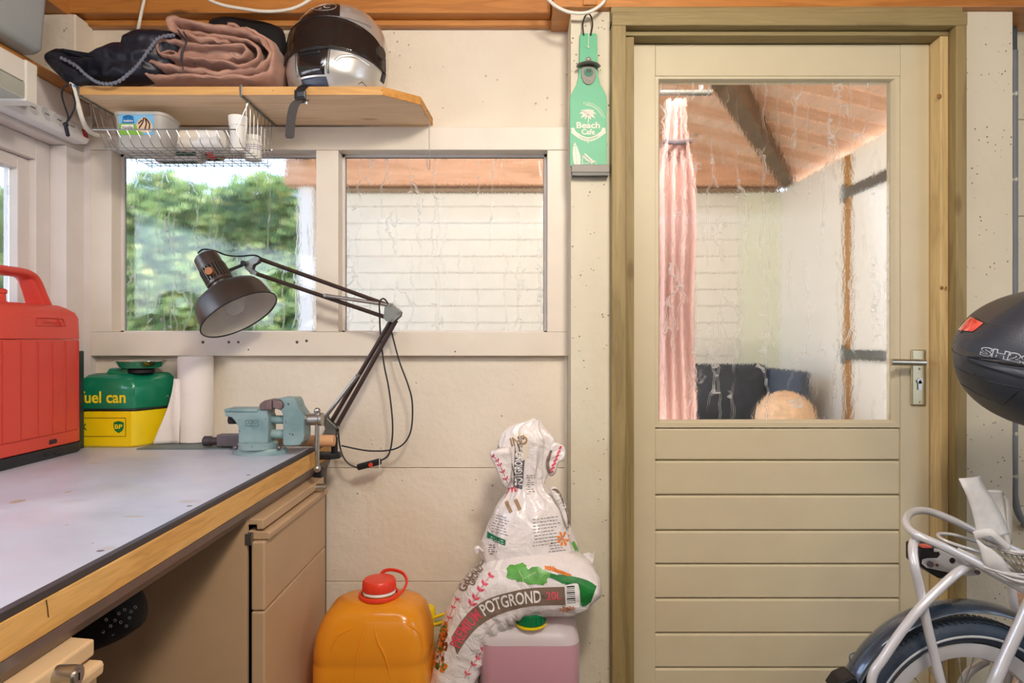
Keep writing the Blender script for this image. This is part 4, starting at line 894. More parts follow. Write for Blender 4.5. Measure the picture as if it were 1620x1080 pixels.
# ================================================================== SHELF
ST, SB = 1.794, 1.772
sh_ = thing('shelf_board', 'pine shelf board with a chamfered corner above the wide window', 'shelf', (-.7, 1.92, SB))
def outl(i): return [(-1.19, 1.778+i), (-.364-i*.4, 1.778+i), (-.273-i, 1.852+i*.3), (-.262-i, 2.031), (-1.19, 2.031)]
MB().prism([(x, y, SB) for x, y in outl(.0015)], (0, 0, ST-SB-.0004)).build('board', M['shelf'], sh_)
mb = MB(); mb.box(-1.19, -.364, 1.7778, 1.7795, SB, ST); mb.build('front_edge', M['shelfedge'], sh_)
mb = MB(); mb.prism([(-.364, 1.7778, SB), (-.2725, 1.852, SB), (-.2745, 1.854, SB), (-.3655, 1.7795, SB)], (0, 0, ST-SB)); mb.build('chamfer_edge', wood('golden_edge', (196, 136, 60), (214, 156, 78), 'x', knots=False), sh_)
mb = MB(); mb.prism([(-.2725, 1.852, SB), (-.2615, 2.031, SB), (-.2635, 2.031, SB), (-.2745, 1.854, SB)], (0, 0, ST-SB)); mb.build('end_edge', MATS['golden_edge'], sh_)
for px in (432, 604): c = at(px, 143, 1.7775); MB().ball(c, (.0014, .0006, .0014), 8, 6).build('nail', M['dark'], sh_)
# wire hook at the shelf end
hk = at(679, 180, 1.93); mb = MB()
mb.tube(cr([at(671, 184, 1.93), at(675, 176, 1.93), at(679, 180, 1.93), at(679, 220, 1.93), at(680, 262, 1.93), at(678, 268, 1.93), at(676, 262, 1.93), at(675, 248, 1.93)], 5), .0011, 8)
o = mb.build('wire_hook', M['chrome'], None, smooth=True); tag(o, 'thin wire hook hanging from the right end of the pine shelf', 'hook')
# wire basket
wbk = thing('wire_basket', 'chrome wire basket hung under the pine shelf', 'basket', (-.95, 1.9, 1.645))
xl, xr_, yf, yb2, zb2, zf = -1.135, -.745, 1.815, 2.0, 1.638, 1.686
R_ = .0011
def wire(pts, name='wire', r=R_, n=6): mb = MB(); mb.tube(pts, r, n); return mb.build(name, M['chrome'], wbk, smooth=True)
zt_ = SB-.004
mb = MB(); mb.box(xr_-.001, xr_+.006, 1.776, 2.028, SB-.0045, SB-.0005); mb.box(xr_-.001, xr_+.006, 1.7745, 1.777, SB-.0045, ST+.004); mb.box(xr_-.001, xr_+.006, 1.776, 1.80, ST+.0003, ST+.004); mb.build('hanger_rail', M['galv'], wbk, bevel=.0008)
mb = MB(); mb.box(xl-.046, xl-.039, 1.776, 2.028, SB-.0045, SB-.0005); mb.box(xl-.046, xl-.039, 1.7745, 1.777, SB-.0045, ST+.004); mb.box(xl-.046, xl-.039, 1.776, 1.80, ST+.0003, ST+.004); mb.build('hanger_rail', M['galv'], wbk, bevel=.0008)
wire([(xl-.02, 1.80, zf), (xr_-.02, 1.80, zf)], 'rim', .002); 
for sx, xx in ((-1, xl-.02), (1, xr_-.02)):
    xt = xl-.042 if sx < 0 else xr_+.002
    wire([(xx, 1.80, zf), (xt+.006, 1.815, zt_)], 'corner_wire', .0014); 
# bottom grid
for k in range(8): y = yf+(yb2-yf)*k/7; wire([(xl+.004*k, y, zb2+.0025), (xr_, y, zb2+.0025), (xr_+.0015, y, zt_)], 'cross_wire')
nn = 14
for k in range(nn): x = xl+.03+(xr_-.01-xl-.03)*k/(nn-1); wire(cr([(x-.012, 1.80, zf), (x-.004, 1.806, zf-.02), (x, yf+.006, zb2+.004), (x, yb2-.01, zb2), (x, yb2, zb2+.006), (x, yb2+.004, zt_-.03 if k in (0, nn-1) else zb2+.05)], 2), 'long_wire')
for y in (1.83, 1.86, 1.89, 1.92, 1.95, 1.98): wire([(xl-.042, y, zt_), (xl-.02, y, zb2+.05), (xl, y, zb2+.003)], 'side_wire')
wire([(xl, yb2+.004, zb2+.05), (xr_, yb2+.004, zb2+.05), (xr_+.002, yb2, zb2+.05)], 'rim', .0016)
for z in (zb2+.04, zb2+.08): pass
milk = translucent('milky_plastic', (236, 234, 228), .3, .18); wht = plain('white_pot', (236, 234, 228), .4, var=.02); cream = plain('cream_card', (228, 216, 196), .6)
ZB = zb2+.0038
def tubx(name, label, x0, x1, y0, y1, h, m, r=.02, lid=None, grow=.004):
    t = thing(name, label, 'tub', ((x0+x1)/2, (y0+y1)/2, ZB)); mb = MB()
    mb.loft([rr(x0+.006, x1-.006, y0+.006, y1-.006, ZB, r), rr(x0+.002, x1-.002, y0+.002, y1-.002, ZB+.006, r), rr(x0-grow, x1+grow, y0-grow, y1+grow, ZB+h, r)]); mb.build('container', m, t, smooth=True, angle=50)
    mb = MB(); g_ = grow+.003; mb.loft([rr(x0-g_, x1+g_, y0-g_, y1+g_, ZB+h+.0005, r+.002), rr(x0-g_, x1+g_, y0-g_, y1+g_, ZB+h+.009, r+.002), rr(x0-g_+.006, x1+g_-.006, y0-g_+.006, y1+g_-.006, ZB+h+.011, r+.002)]); mb.build('lid', lid or m, t, smooth=True, angle=50); return t
x0, x1, y0, y1 = -1.118, -.985, 1.838, 1.93
t = tubx('ice_cream_tub', 'milky rectangular ice cream tub with a blue and green label in the wire basket', x0, x1, y0, y1, .095, milk, .022)
Yt = y0-.0045; fT = lambda px, py: Vector((at(px, py, Yt).x, Yt-.0006-max(0, (1.740-at(px, py, Yt).z))*-.04, at(px, py, Yt).z))
def fT2(off): return lambda px, py: fT(px, py)-Vector((0, off, 0))
skyb = plain('label_sky_blue', (120, 186, 226), .4); patch([(188, 179), (243, 179), (243, 213), (188, 213)], fT, 'label', skyb, t, 1)
patch([(188, 196), (200, 193), (222, 199), (226, 213), (188, 213)], fT2(.0004), 'label_grass', plain('label_green', (126, 176, 70), .4), t)
patch([(192, 197), (211, 197), (211, 206), (192, 206)], fT2(.0008), 'label_plate', wht, t)
put_text('Vanille', lambda x, y: fT2(.0012)(201.5, 201.5)+Vector((x, 0, y)), 'label_lettering', plain('text_dark', (50, 46, 44), .5), t, fit=(.030, .009), bold=.01)
rb = plain('label_royal_blue', (38, 120, 186), .4)
patch([(195, 184), (199, 188), (203, 182), (207, 188), (211, 184), (213, 195), (193, 195)], fT2(.0009), 'crown_print', rb, t)
put_text('Iceking', lambda x, y: fT2(.0013)(203.5, 191.5)+Vector((x, 0, y)), 'label_lettering', wht, t, fit=(.027, .008), bold=.02)
ice = plain('ice_cream_print', (224, 196, 160), .5); cho = plain('chocolate_print', (66, 40, 32), .5)
patch([(229, 184), (236, 189), (242, 199), (240, 208), (228, 210), (218, 206), (215, 197), (221, 189)], fT2(.0009), 'scoop_print', ice, t)
for p in ([(228, 186), (226, 194), (220, 203)], [(230, 186), (232, 195), (229, 206)], [(232, 188), (237, 196), (236, 206)], [(225, 190), (219, 196)]): line2d(p, 1.1, fT2(.0014), 'sauce_print', cho, t)
t = tubx('margarine_tub', 'flat white margarine tub with a dark green band at the back of the wire basket', -1.075, -.93, 1.945, 1.992, .045, wht, .014)
bx('band', plain('dark_green_print', (40, 84, 66), .4), (-1.06, -.944, 1.944, 1.9445, ZB+.012, ZB+.030), t); bx('base_print', MATS['dark_green_print'], (-1.055, -.95, 1.952, 1.984, ZB-.0003, ZB+.0003), t)
bx('red_dot', plain('red_print', (216, 60, 44), .4), (-1.068, -1.057, 1.952, 1.965, ZB-.0004, ZB+.0004), t)
# nested paper cups lying on their side, axis to the right
for k, (xx, m_) in enumerate(((-.952, cream), (-.925, wht), (-.898, wht))):
    mb = MB(); mb.lathe([(0, .030), (.004, .0318), (.055, .027), (.055, .024), (.004, .029)], (xx+.012, 1.868+.0, ZB+.034), (1, -.12, .05), 32, cap=False); mb.lathe([(.054, .0), (.055, .025)], (xx+.012, 1.868, ZB+.034), (1, -.12, .05), 32, cap=False)
    o = mb.build('paper_cup', m_, None, smooth=True, angle=50); tag(o, ['leftmost cream cup of the three nested cups lying in the wire basket', 'middle white cup of the three nested cups lying in the wire basket', 'rightmost white cup of the three nested cups lying in the wire basket'][k], 'cup', 'nested cups in the wire basket')
def jar(name, label, c, axis, prof, m, n=28, cat='jar'):
    t = thing(name, label, cat, c); mb = MB(); mb.lathe(prof, c, axis, n); mb.build('body', m, t, smooth=True, angle=45); return t
t = jar('sauce_jar', 'small jar with black label and red oval lying under the nested cups', (-.925, 1.955, ZB+.027), (1, 0, 0), [(0, .018), (.003, .024), (.012, .026), (.05, .026), (.056, .022)], plain('brown_glass', (170, 140, 112), .2))
mb = MB(); mb.lathe([(.014, .0264), (.048, .0264)], (-.925, 1.955, ZB+.027), (1, 0, 0), 28, cap=False); mb.build('label', plain('jar_label_black', (34, 44, 40), .4), t, smooth=True)
mb = MB(); P_ = []
for k in range(13):
    a = -.9+1.8*k/12
    for s_2 in (-1, 1): P_.append((-.894+s_2*.013*math.sqrt(max(0, 1-(a/.9)**2)), 1.955-.0268*math.cos(a-.35), ZB+.027+.0268*math.sin(a-.35)))
mb.add(P_, [(2*k, 2*k+1, 2*k+3, 2*k+2) for k in range(12)]); mb.build('label_oval', plain('red_oval', (220, 70, 66), .4), t)
t = jar('white_beaker', 'upright white plastic beaker at the right end of the wire basket', (-.785, 1.86, ZB), (0, 0, 1), [(0, .018), (.002, .0195), (.07, .0225), (.071, .0245), (.098, .0265), (.0985, .024)], wht, cat='cup')
t = jar('plastic_cup', 'clear milky cup lying beside the white beaker in the wire basket', (-.868, 1.90, ZB+.028), (1, .1, 0), [(0, .028), (.003, .028), (.05, .023), (.052, .02)], milk, cat='cup')
t = jar('pill_bottle', 'short white bottle with a lined label behind the white beaker', (-.778, 1.948, ZB), (0, 0, 1), [(0, .022), (.002, .024), (.05, .024), (.056, .018), (.057, .021), (.072, .021), (.0725, .018)], wht, cat='bottle')
mb = MB()
for k in range(3): mb.lathe([(.028+k*.006, .0243), (.030+k*.006, .0243)], (-.778, 1.948, ZB), (0, 0, 1), 28, cap=False)
mb.build('label_lines', plain('lilac_print', (150, 140, 170), .5), t)
# ------------------------------------------------------------------ cloths
def pillow(outline, Y, th, name, m, parent=None, nr=16, na=72, seed=0, amp=.008, fq=14, back=.5, center=None, fold=None, kind=None, px=True):
    P = [at(a, b, Y) for a, b in outline] if px else [Vector(p) for p in outline]
    Q = cr(P, 6, closed=True); cx = Vector((center and at(*center, Y) or sum(P, Vector())/len(P)))
    ang = [(math.atan2(p.z-cx.z, p.x-cx.x), p) for p in Q]; ang.sort(key=lambda t_: t_[0])
    def bd(a):
        for k in range(len(ang)):
            a0, p0 = ang[k-1]; a1, p1 = ang[k]
            if k == 0: a0 -= 2*PI
            for s2 in (0, 2*PI, -2*PI):
                if a0 <= a+s2 <= a1: t_ = (a+s2-a0)/max(1e-6, a1-a0); return p0.lerp(p1, t_)
        return ang[0][1]
    B = [bd(-PI+2*PI*k/na) for k in range(na)]; mb = MB()
    def f(side):
        def g_(u, v):
            b = B[int(round(u*na)) % na]; r = v; p = cx.lerp(b, r)
            h = math.sqrt(max(0, 1-r**2.6))*th*(1 if side < 0 else back)
            n_ = nz((p.x*fq+seed, p.z*fq*1.3, seed))*amp*(1-r**6)+nz((p.x*fq*3, p.z*fq*3, seed+4))*amp*.35*(1-r**6)
            if fold: n_ += fold(p)*(1-r**8)
            return (p.x, Y+side*(h+n_), p.z)
        return g_
    mb.grid(f(-1), na, nr, cu=True); mb.grid(f(1), na, nr, cu=True); 
    bm = bmesh.new(); vs_ = [bm.verts.new(v) for v in mb.v]
    for q_ in mb.f:
        try: bm.faces.new([vs_[i] for i in q_])
        except ValueError: pass
    bmesh.ops.remove_doubles(bm, verts=bm.verts[:], dist=.00005); bm.verts.index_update()
    mb2 = MB(); mb2.v = [tuple(v.co) for v in bm.verts]; mb2.f = [tuple(v.index for v in f_.verts) for f_ in bm.faces if len(f_.verts) > 2]; mb2.mi = [0]*len(mb2.f); bm.free()
    return mb2.build(name, m, parent, smooth=True, angle=180, kind=kind)
navy = plain('navy_nylon', (24, 26, 38), .42, var=.3, scale=10, bump=.25, bscale=60)
bag = thing('drawstring_bag', 'black nylon drawstring bag slumped over the left end of the pine shelf', 'bag', (-1.15, 1.83, ST))
YB = 1.83
pillow([(70, 92), (76, 84), (92, 82), (112, 92), (128, 100), (136, 90), (150, 86), (168, 78), (186, 70), (206, 68), (213, 54), (228, 48), (262, 50), (288, 54), (292, 68), (284, 92), (270, 112), (250, 130), (220, 136), (180, 136), (140, 135), (112, 132), (96, 122), (80, 106)], YB, .055, 'sack', navy, bag, nr=22, na=110, seed=3, amp=.022, fq=16, center=(200, 108))
pillow([(70, 92), (76, 83), (96, 82), (118, 95), (138, 112), (152, 130), (130, 136), (108, 133), (92, 118), (78, 104)], YB-.055, .018, 'mouth', navy, bag, nr=14, na=60, seed=5, amp=.008, fq=30)
grb = plain('grey_elastic', (112, 116, 130), .6, bump=.6, bscale=200)
pth = cr([at(96, 92, YB-.075), at(120, 104, YB-.08), at(140, 122, YB-.078), at(160, 132, YB-.075), at(184, 130, YB-.075), at(206, 115, YB-.075), at(222, 98, YB-.072), at(238, 76, YB-.066), at(252, 60, YB-.06), at(276, 55, YB-.05)], 12)
mb = MB(); mb.tube([p+Vector((0, 0, .0015*math.sin(i*2.1))) for i, p in enumerate(pth)], [.0042+.0012*math.sin(i*1.9) for i in range(len(pth))], 7); mb.build('gathered_hem', grb, bag, smooth=True)
mb = MB(); mb.tube(cr([at(108, 133, 1.765), at(100, 140, 1.762), at(98, 152, 1.765), at(104, 172, 1.765), at(108, 186, 1.765), at(104, 196, 1.765)], 6), .0022, 8); mb.tube(cr([at(112, 133, 1.765), at(116, 150, 1.765), at(119, 166, 1.765), at(112, 184, 1.765), at(104, 196, 1.765)], 6), .0022, 8); mb.build('cord', navy, bag, smooth=True)
mb = MB(); mb.ball(at(104, 197, 1.765), (.0075, .007, .006), 12, 8); mb.tube(cr([at(104, 199, 1.765), at(106, 208, 1.765), at(108, 216, 1.765)], 4), [.005]*8+[.002], 8); mb.build('knot', navy, bag, smooth=True)
mb = MB(); mb.cyl(at(115, 136, 1.768), at(120, 136, 1.768), .003, 8); mb.build('blue_clip', plain('blue_tag', (60, 140, 200), .4), bag)
# brown folded cover
pk = NT('satin_brown_pink'); v_ = pk.coords(); n_ = pk.n('ShaderNodeTexNoise'); n_.inputs['Scale'].default_value = 14; n_.inputs['Detail'].default_value = 4; n_.inputs['Distortion'].default_value = 1; pk.l(v_, n_.inputs[0])
pk.l(pk.ramp(n_.outputs[0], [(.3, lin((156, 114, 96))), (.7, lin((188, 144, 122)))]), pk.b.inputs['Base Color']); pk.b.inputs['Roughness'].default_value = .42; pk.b.inputs['Sheen Weight'].default_value = .3
pk.bump(n_.outputs[0], .6, .01)
fc2 = thing('folded_cover', 'brownish pink satin cover folded in thick rolls on the pine shelf', 'cloth', (-.85, 1.9, ST))
def sheet(px_pts, Y0, Y1, th, seed, name='fold', wav=.005):
    P = cr([at(a, b, (Y0+Y1)/2-.06) for a, b in px_pts], 7); n = len(P); ny = 14; mb = MB()
    L = [0]
    for a, b in zip(P, P[1:]): L.append(L[-1]+(b-a).length)
    def pt(i, j, s_3):
        p = P[i]; t_ = (P[min(i+1, n-1)]-P[max(i-1, 0)]).normalized(); nn_ = Vector((-t_.z, 0, t_.x)); v = j/(ny-1)
        ed = 1-(2*v-1)**6*.55
        y = Y0+(Y1-Y0)*v+.007*nz((L[i]*22, seed, v))*(1-v); wv_ = wav*nz((L[i]*26+seed, v*3.5, seed))+wav*.5*nz((L[i]*60, v*6, seed+2))
        q_ = p+nn_*(wv_+s_3*th*ed); q_.z = max(q_.z, ST+.0012)
        return Vector((q_.x, y, q_.z))
    ring = [[pt(i, j, 1) for j in range(ny)]+[pt(i, j, -1) for j in range(ny-1, -1, -1)] for i in range(n)]
    mb.loft(ring); return mb.build(name, pk.m, fc2, smooth=True, angle=120)
sheet([(236, 110), (244, 104), (262, 110), (300, 118), (350, 124), (400, 122), (424, 112), (436, 96), (428, 78), (400, 62), (350, 52), (310, 46), (284, 40), (280, 50), (292, 62), (330, 70), (370, 78)], 1.786, 2.0, .0085, 1, wav=.010)
sheet([(374, 94), (386, 98), (398, 94), (400, 86), (390, 80), (360, 82), (320, 80), (285, 74), (266, 74), (259, 82), (262, 92), (280, 97), (320, 100), (360, 106), (392, 112), (412, 106), (416, 92), (404, 76), (370, 68), (320, 62), (292, 56)], 1.788, 1.99, .0052, 5, wav=.007)
sheet([(222, 112), (238, 122), (256, 130), (300, 130), (350, 131), (400, 131), (430, 128), (440, 112), (441, 92), (430, 74), (400, 58), (372, 50)], 1.792, 2.01, .0075, 9, wav=.008)
sheet([(262, 88), (272, 84), (284, 88), (276, 94), (268, 91)], 1.79, 1.95, .003, 12, wav=.002)
pillow([(245, 112), (262, 84), (290, 46), (330, 46), (380, 56), (425, 76), (438, 100), (430, 130), (380, 134), (280, 134)], 1.90, .085, 'filling', pk.m, fc2, nr=14, na=60, seed=2, amp=.01, back=1.0)
mb = MB(); mb.tube(cr([at(282, 48, 1.778), at(287, 56, 1.776), at(294, 66, 1.776), at(290, 82, 1.774), at(288, 98, 1.774), at(290, 110, 1.774)], 6), .0018, 8); mb.tube(cr([at(290, 50, 1.778), at(296, 62, 1.776), at(292, 74, 1.776), at(287, 84, 1.774), at(286, 96, 1.774)], 6), .0018, 8); mb.build('drawcord', navy, fc2, smooth=True)
o = pillow([(330, 44), (336, 32), (360, 28), (400, 32), (440, 42), (452, 60), (452, 100), (440, 134), (400, 134), (350, 120), (335, 80)], 1.985, .045, 'black_jacket', plain('black_cloth', (18, 17, 18), .8, bump=.2), None, nr=16, na=64, seed=11, amp=.012, back=.7)
tag(o, 'black cloth bundled behind the folded pink cover beside the helmet', 'clothing')

# ================================================================== HELMET
he = thing('motorcycle_helmet', 'silver full-face motorcycle helmet with smoked visor on the pine shelf', 'helmet', (-.52, 1.9, ST))
HC = Vector((-.517, 1.902, ST)); psi = math.radians(17)
fwd = Vector((-math.sin(psi), -math.cos(psi), 0)); rgt = Vector((-fwd.y, fwd.x, 0))*-1; rgt = Vector((math.cos(psi), -math.sin(psi), 0))
HT = [(a_*1.09, b_) for a_, b_ in [(0, .80), (.012, .86), (.035, .935), (.07, .985), (.10, 1.0), (.135, .985), (.165, .935), (.19, .85), (.213, .72), (.23, .56), (.242, .38), (.2495, .18), (.2515, 0.02)]]
def Hp(az, h, off=0):
    s_ = lerp_table(HT, h); x = math.sin(az)*.147*s_; y = math.cos(az)*.128*s_
    if math.cos(az) > 0: y += .014*math.cos(az)**2*max(0, 1-abs(h-.05)/.075)
    tilt_ = -.045*(h-.10); y += tilt_
    x *= 1+.0; p = HC+rgt*x+fwd*y+Vector((0, 0, h)); n_ = (p-(HC+Vector((0, 0, .11)))).normalized(); return p+n_*off
AZV = math.radians(84)
def hl(az): return .104-.030*(abs(az)/AZV)**2 if abs(az) < AZV else .074
def hu(az): return .104+(.188-.104)*math.sqrt(max(0, 1-(abs(az)/AZV)**2.4)) if abs(az) < AZV else .09
sil = NT('silver_paint'); sil.b.inputs['Base Color'].default_value = lin((202, 200, 194)); sil.b.inputs['Metallic'].default_value = .55; sil.b.inputs['Roughness'].default_value = .3; sil.b.inputs['Coat Weight'].default_value = .7
mb = MB(); na = 120; lo = 14; up = 16
def low(u, v): az = -PI+2*PI*u; return Hp(az, (hl(az) if abs(az) < AZV else .09)*v)
def upp(u, v):
    az = -PI+2*PI*u; a = hu(az) if abs(az) < AZV else .09; return Hp(az, a+(.2512*1.09-a)*v)
mb.grid(low, na, lo, cu=True); mb.grid(upp, na, up, cu=True); shell = mb.build('shell', sil.m, he, smooth=True, angle=70)
mb = MB(); mb.grid(lambda u, v: Hp(-PI+2*PI*u, .001+.245*v, -.018), 60, 14, cu=True); mb.build('liner', plain('helmet_liner', (46, 44, 46), .8, bump=.3), he, smooth=True)
vi = NT('smoked_visor'); vi.b.inputs['Base Color'].default_value = lin((62, 54, 50)); vi.b.inputs['Roughness'].default_value = .06; vi.b.inputs['Coat Weight'].default_value = 1
tp = vi.n('ShaderNodeBsdfTransparent'); tp.inputs[0].default_value = (.55, .48, .42, 1); mx_ = vi.n('ShaderNodeMixShader'); mx_.inputs[0].default_value = .62; vi.l(vi.b.outputs[0], mx_.inputs[1]); vi.l(tp.outputs[0], mx_.inputs[2]); vi.l(mx_.outputs[0], vi.out.inputs['Surface'])
AZW = math.radians(93)
def vis(u, v):
    az = (-1+2*u)*AZW; k = abs(az)/AZW; a = .100-.032*k**2; b = .100-.020*k**2+(.090)*math.sqrt(max(0, 1-k**2.2)); return Hp(az, a+(b-a)*v, .0045)
mb = MB(); mb.grid(vis, 60, 14); vz = mb.build('visor', vi.m, he, smooth=True, angle=180); vz.modifiers.new('s', 'SOLIDIFY').thickness = .0018
E = [vis(i/59, 0) for i in range(60)]+[vis(i/59, 1) for i in range(59, -1, -1)]
mb = MB(); mb.tube(E, .0013, 6, closed=True); mb.build('visor_seal', M['black'], he, smooth=True)
mb = MB(); mb.cyl(Hp(math.radians(80), .115, -.008), Hp(math.radians(80), .115, .0085), .018, 24); mb.build('visor_pivot', plain('pivot_dark', (70, 64, 60), .3, .2), he, smooth=True)
# inner face opening details behind the visor
mb = MB(); mb.tube(cr([Hp(a, .175+.02*math.cos(a), -.004) for a in [math.radians(k) for k in range(-70, 71, 14)]], 3), .006, 8); mb.build('brow_padding', plain('grey_padding', (120, 116, 118), .7), he, smooth=True)
mb = MB(); mb.grid(lambda u, v: Hp(math.radians(-12+34*u), .16+.045*v, -.006), 8, 6); mb.build('brow_vent', plain('vent_grey', (96, 94, 96), .4), he)
def hpatch(a0, a1, h0, h1, name, m, off, taper=0, nu=14, nv=10):
    mb = MB(); mb.grid(lambda u, v: Hp(math.radians((a0+a1)/2+(u-.5)*(a1-a0)*(1-taper*(1-v))), h0+(h1-h0)*v, off*(1 if 0 < v < 1 and 0 < u < 1 else .2)), nu, nv); return mb.build(name, m, he, smooth=True, angle=180)
gls = plain('gloss_black', (26, 27, 30), .15, 0, .05, coat=1)
hpatch(-19, 20, .030, .098, 'chin_vent', gls, .004, .18); hpatch(-11, 13, .084, .092, 'vent_slider', M['black'], .009)
hpatch(-16, 18, .003, .026, 'chin_clip', plain('dark_blue_grey', (62, 68, 84), .35), .003, -.1)
for a, b in ((-20, -17), (19, 22)): hpatch(a, b, .032, .10, 'vent_frame', M['galv'], .0045, 0, 4, 10)
hpatch(-34, 30, .196, .266, 'crown_panel', gls, .0022)
hd = decal(bpy.data.objects[[o.name for o in he.children if o.name.startswith('crown_panel')][0]], .0006)
mb = MB(); mb.tube([Hp(math.radians(48), .004, .0006), Hp(math.radians(60), .025, .0006), Hp(math.radians(76), .012, .0006), Hp(math.radians(86), .006, .0006)], .0009, 5); mb.build('jaw_line', M['dark'], he)
mb = MB(); mb.tube(cr([Hp(math.radians(28), .064, -.002), Hp(math.radians(34), .078, -.001), Hp(math.radians(48), .083, -.001), Hp(math.radians(66), .070, -.002)], 6), .0045, 8); mb.build('cheek_ridge', sil.m, he, smooth=True)
hpatch(88, 100, .045, .075, 'side_vent', M['black'], .002)
lg = plain('logo_silver', (196, 196, 190), .35, .3)
put_text('HJC', lambda x, y: hd(509+x-y*.25, 10.5-y), 'logo_lettering', lg, he, fit=(30, 7.5), bold=.03, shear=.3)
mb = MB(); mb.tube([hd(511+21*math.cos(a), 10+6.2*math.sin(a), .0002) for a in [2*PI*k/28 for k in range(28)]], .0007, 5, closed=True); mb.build('logo_ring', lg, he)
# chin strap hanging over the shelf edge
web = plain('black_webbing', (52, 48, 46), .5, bump=.4, bscale=400)
mb = MB(); mb.ribbon(cr([at(486, 134, 1.80), at(480, 137, 1.775), at(475, 143, 1.770), at(473, 156, 1.768)], 5), (.012, 0, 0), .0012); mb.build('strap', M['black'], he)
mb = MB(); c = at(475, 150, 1.764); mb.obox(c, (.0155, 0, 0), (0, .004, 0), (0, 0, .013)); bk = mb.build('buckle', M['black'], he, bevel=.003)
mb = MB(); c = at(476, 149, 1.7595); mb.obox(c, (.010, 0, .001), (0, .0015, 0), (0, 0, .006)); mb.build('buckle_window', plain('buckle_grey', (70, 74, 82), .3), bk, bevel=.001)
mb = MB(); c = at(480, 162, 1.766); mb.obox(c, (.010, 0, -.002), (0, .0025, 0), (0, 0, .0035)); mb.build('buckle_tongue', M['steel'], bk, bevel=.001)
mb = MB(); mb.ribbon(cr([at(482, 158, 1.762), at(472, 160, 1.755), at(465, 168, 1.752), at(461, 185, 1.752), at(459, 205, 1.752), at(458, 219, 1.752)], 6), [(.0115, .002, 0)]*29+[(.010, .002, 0), (.007, .001, 0)][:2], .0011); mb.build('strap_end', web, he)

# ================================================================== LEFT LEDGE: tub, fluorescent light, power strip, cables
t = thing('storage_crate', 'light grey plastic crate on the ledge in the upper left corner', 'crate', (-1.38, 1.5, 1.877))
gm = plain('grey_green_plastic', (176, 184, 184), .45, var=.03); mb = MB(); rings = []
for z, i, r in ((1.8775, .020, .02), (1.880, .010, .03), (1.892, .002, .03), (2.06, -.006, .03)): rings.append(rr(-1.474+i, -1.268-i, 1.30+i, 1.790-i, z, r))
mb.loft(rings); mb.build('body', gm, t, smooth=True, angle=50)
mb = MB(); mb.loft([rr(-1.482, -1.256, 1.29, 1.80, 2.0605, .03), rr(-1.482, -1.256, 1.29, 1.80, 2.078, .03)]); mb.build('rim', gm, t, bevel=.003)
t = thing('fluorescent_light', 'white fluorescent light with a ribbed cover mounted at the upper left edge', 'lamp', (-1.26, 1.3, 1.74))
ivory = plain('ivory_plastic', (226, 222, 210), .4, var=.02); LX0, LX1, LY0, LY1 = XL+.001, -1.200, .95, 1.658
bx('body', ivory, (LX0, LX1-.03, LY0, LY1, 1.742, 1.80), t, bevel=.003)
bx('end_cap', ivory, (LX0, LX1, 1.618, LY1, 1.699, 1.80), t, bevel=.004)
prm = translucent('ribbed_diffuser', (228, 230, 220), .25, .0, mixf=.4)
for k in range(2): pass
mb = MB(); n_ = 36; pts = []
for k in range(n_+1): x = LX0+(LX1-.004-LX0)*k/n_; pts.append((x, .95, 1.7035+(.0014 if k % 2 else 0)))
pts += [(LX1-.003, .95, 1.7415), (LX0, .95, 1.7415)]; mb.prism(pts, (0, .667, 0)); mb.build('ribbed_cover', prm, t)
mb = MB()
for k in range(13): z = 1.706+k*.0028; mb.box(LX1-.0035, LX1-.0022, .95, 1.617, z, z+.0014)
mb.build('side_ribs', prm, t, kind='stuff'); bx('side_panel', ivory, (LX1-.03, LX1-.003, .95, 1.617, 1.745, 1.797), t, bevel=.002)
t = thing('power_strip', 'white five-socket power strip with red switch mounted above the side window', 'power strip', (-1.3, 1.75, 1.72))
wp_ = plain('white_plastic', (230, 228, 226), .35, var=.02); X0s, X1s, PY0, PY1, pz0, pz1 = XL+.0005, -1.282, 1.66, 1.985, 1.700, 1.752
mb = MB(); prof_ = [(X0s, pz0), (X1s-.008, pz0), (X1s+.001, pz0+.012), (X1s-.010, pz1), (X0s, pz1)]
mb.prism([(x, PY0, z) for x, z in prof_], (0, PY1-PY0, 0)); mb.build('housing', wp_, t, bevel=.004, seg=3)
nrm = Vector((.04, 0, .011)).normalized(); zv = Vector((-.011, 0, .040)).normalized()
for px in (38, 57, 79, 98.5, 119):
    Y = 1.2775*F/(820-px); c = Vector((X1s-.0045, Y, 1.732-.001)); mb = MB(); A_ = nrm
    mb.lathe([(.0005, .0195), (.0022, .0195), (.0022, .0175), (-.0, .0165)], c, A_, 28); so = mb.build('socket', plain('socket_grey', (206, 204, 206), .4), t, smooth=True, angle=30)
    mb = MB(); mb.tube([c+A_*.0012+Vector((0, a, 0)) for a in (-.008, .008)], .0016, 6); mb.build('contact_slot', plain('brown_slot', (110, 90, 74), .5), so)
mb = MB(); c = Vector((X1s-.004, 1.968, 1.727)); mb.obox(c, Vector((0, .011, 0)), nrm*.003, zv*.012); swc = mb.build('red_switch', plain('switch_red', (168, 24, 30), .3), t, bevel=.002)
mb = MB(); mb.tube([c+nrm*.0034+zv*.003+Vector((0, -.003, 0)), c+nrm*.0034+zv*.003+Vector((0, .003, 0))], .0006, 5); mb.build('switch_mark', wp_, swc)
wc = plain('cream_cable', (226, 220, 206), .45)
mb = MB(); mb.tube(cr([at(112, 128, 1.775), at(116, 140, 1.770), at(122, 160, 1.78), at(130, 188, 1.80), at(138, 204, 1.84), at(152, 213, 1.90), at(175, 214, 1.98), at(210, 214, 2.02)], 8), .0062, 10); o = mb.build('white_cable', wc, None, smooth=True); tag(o, 'thick cream cable looping from the left shelf end down beside the power strip', 'cable')
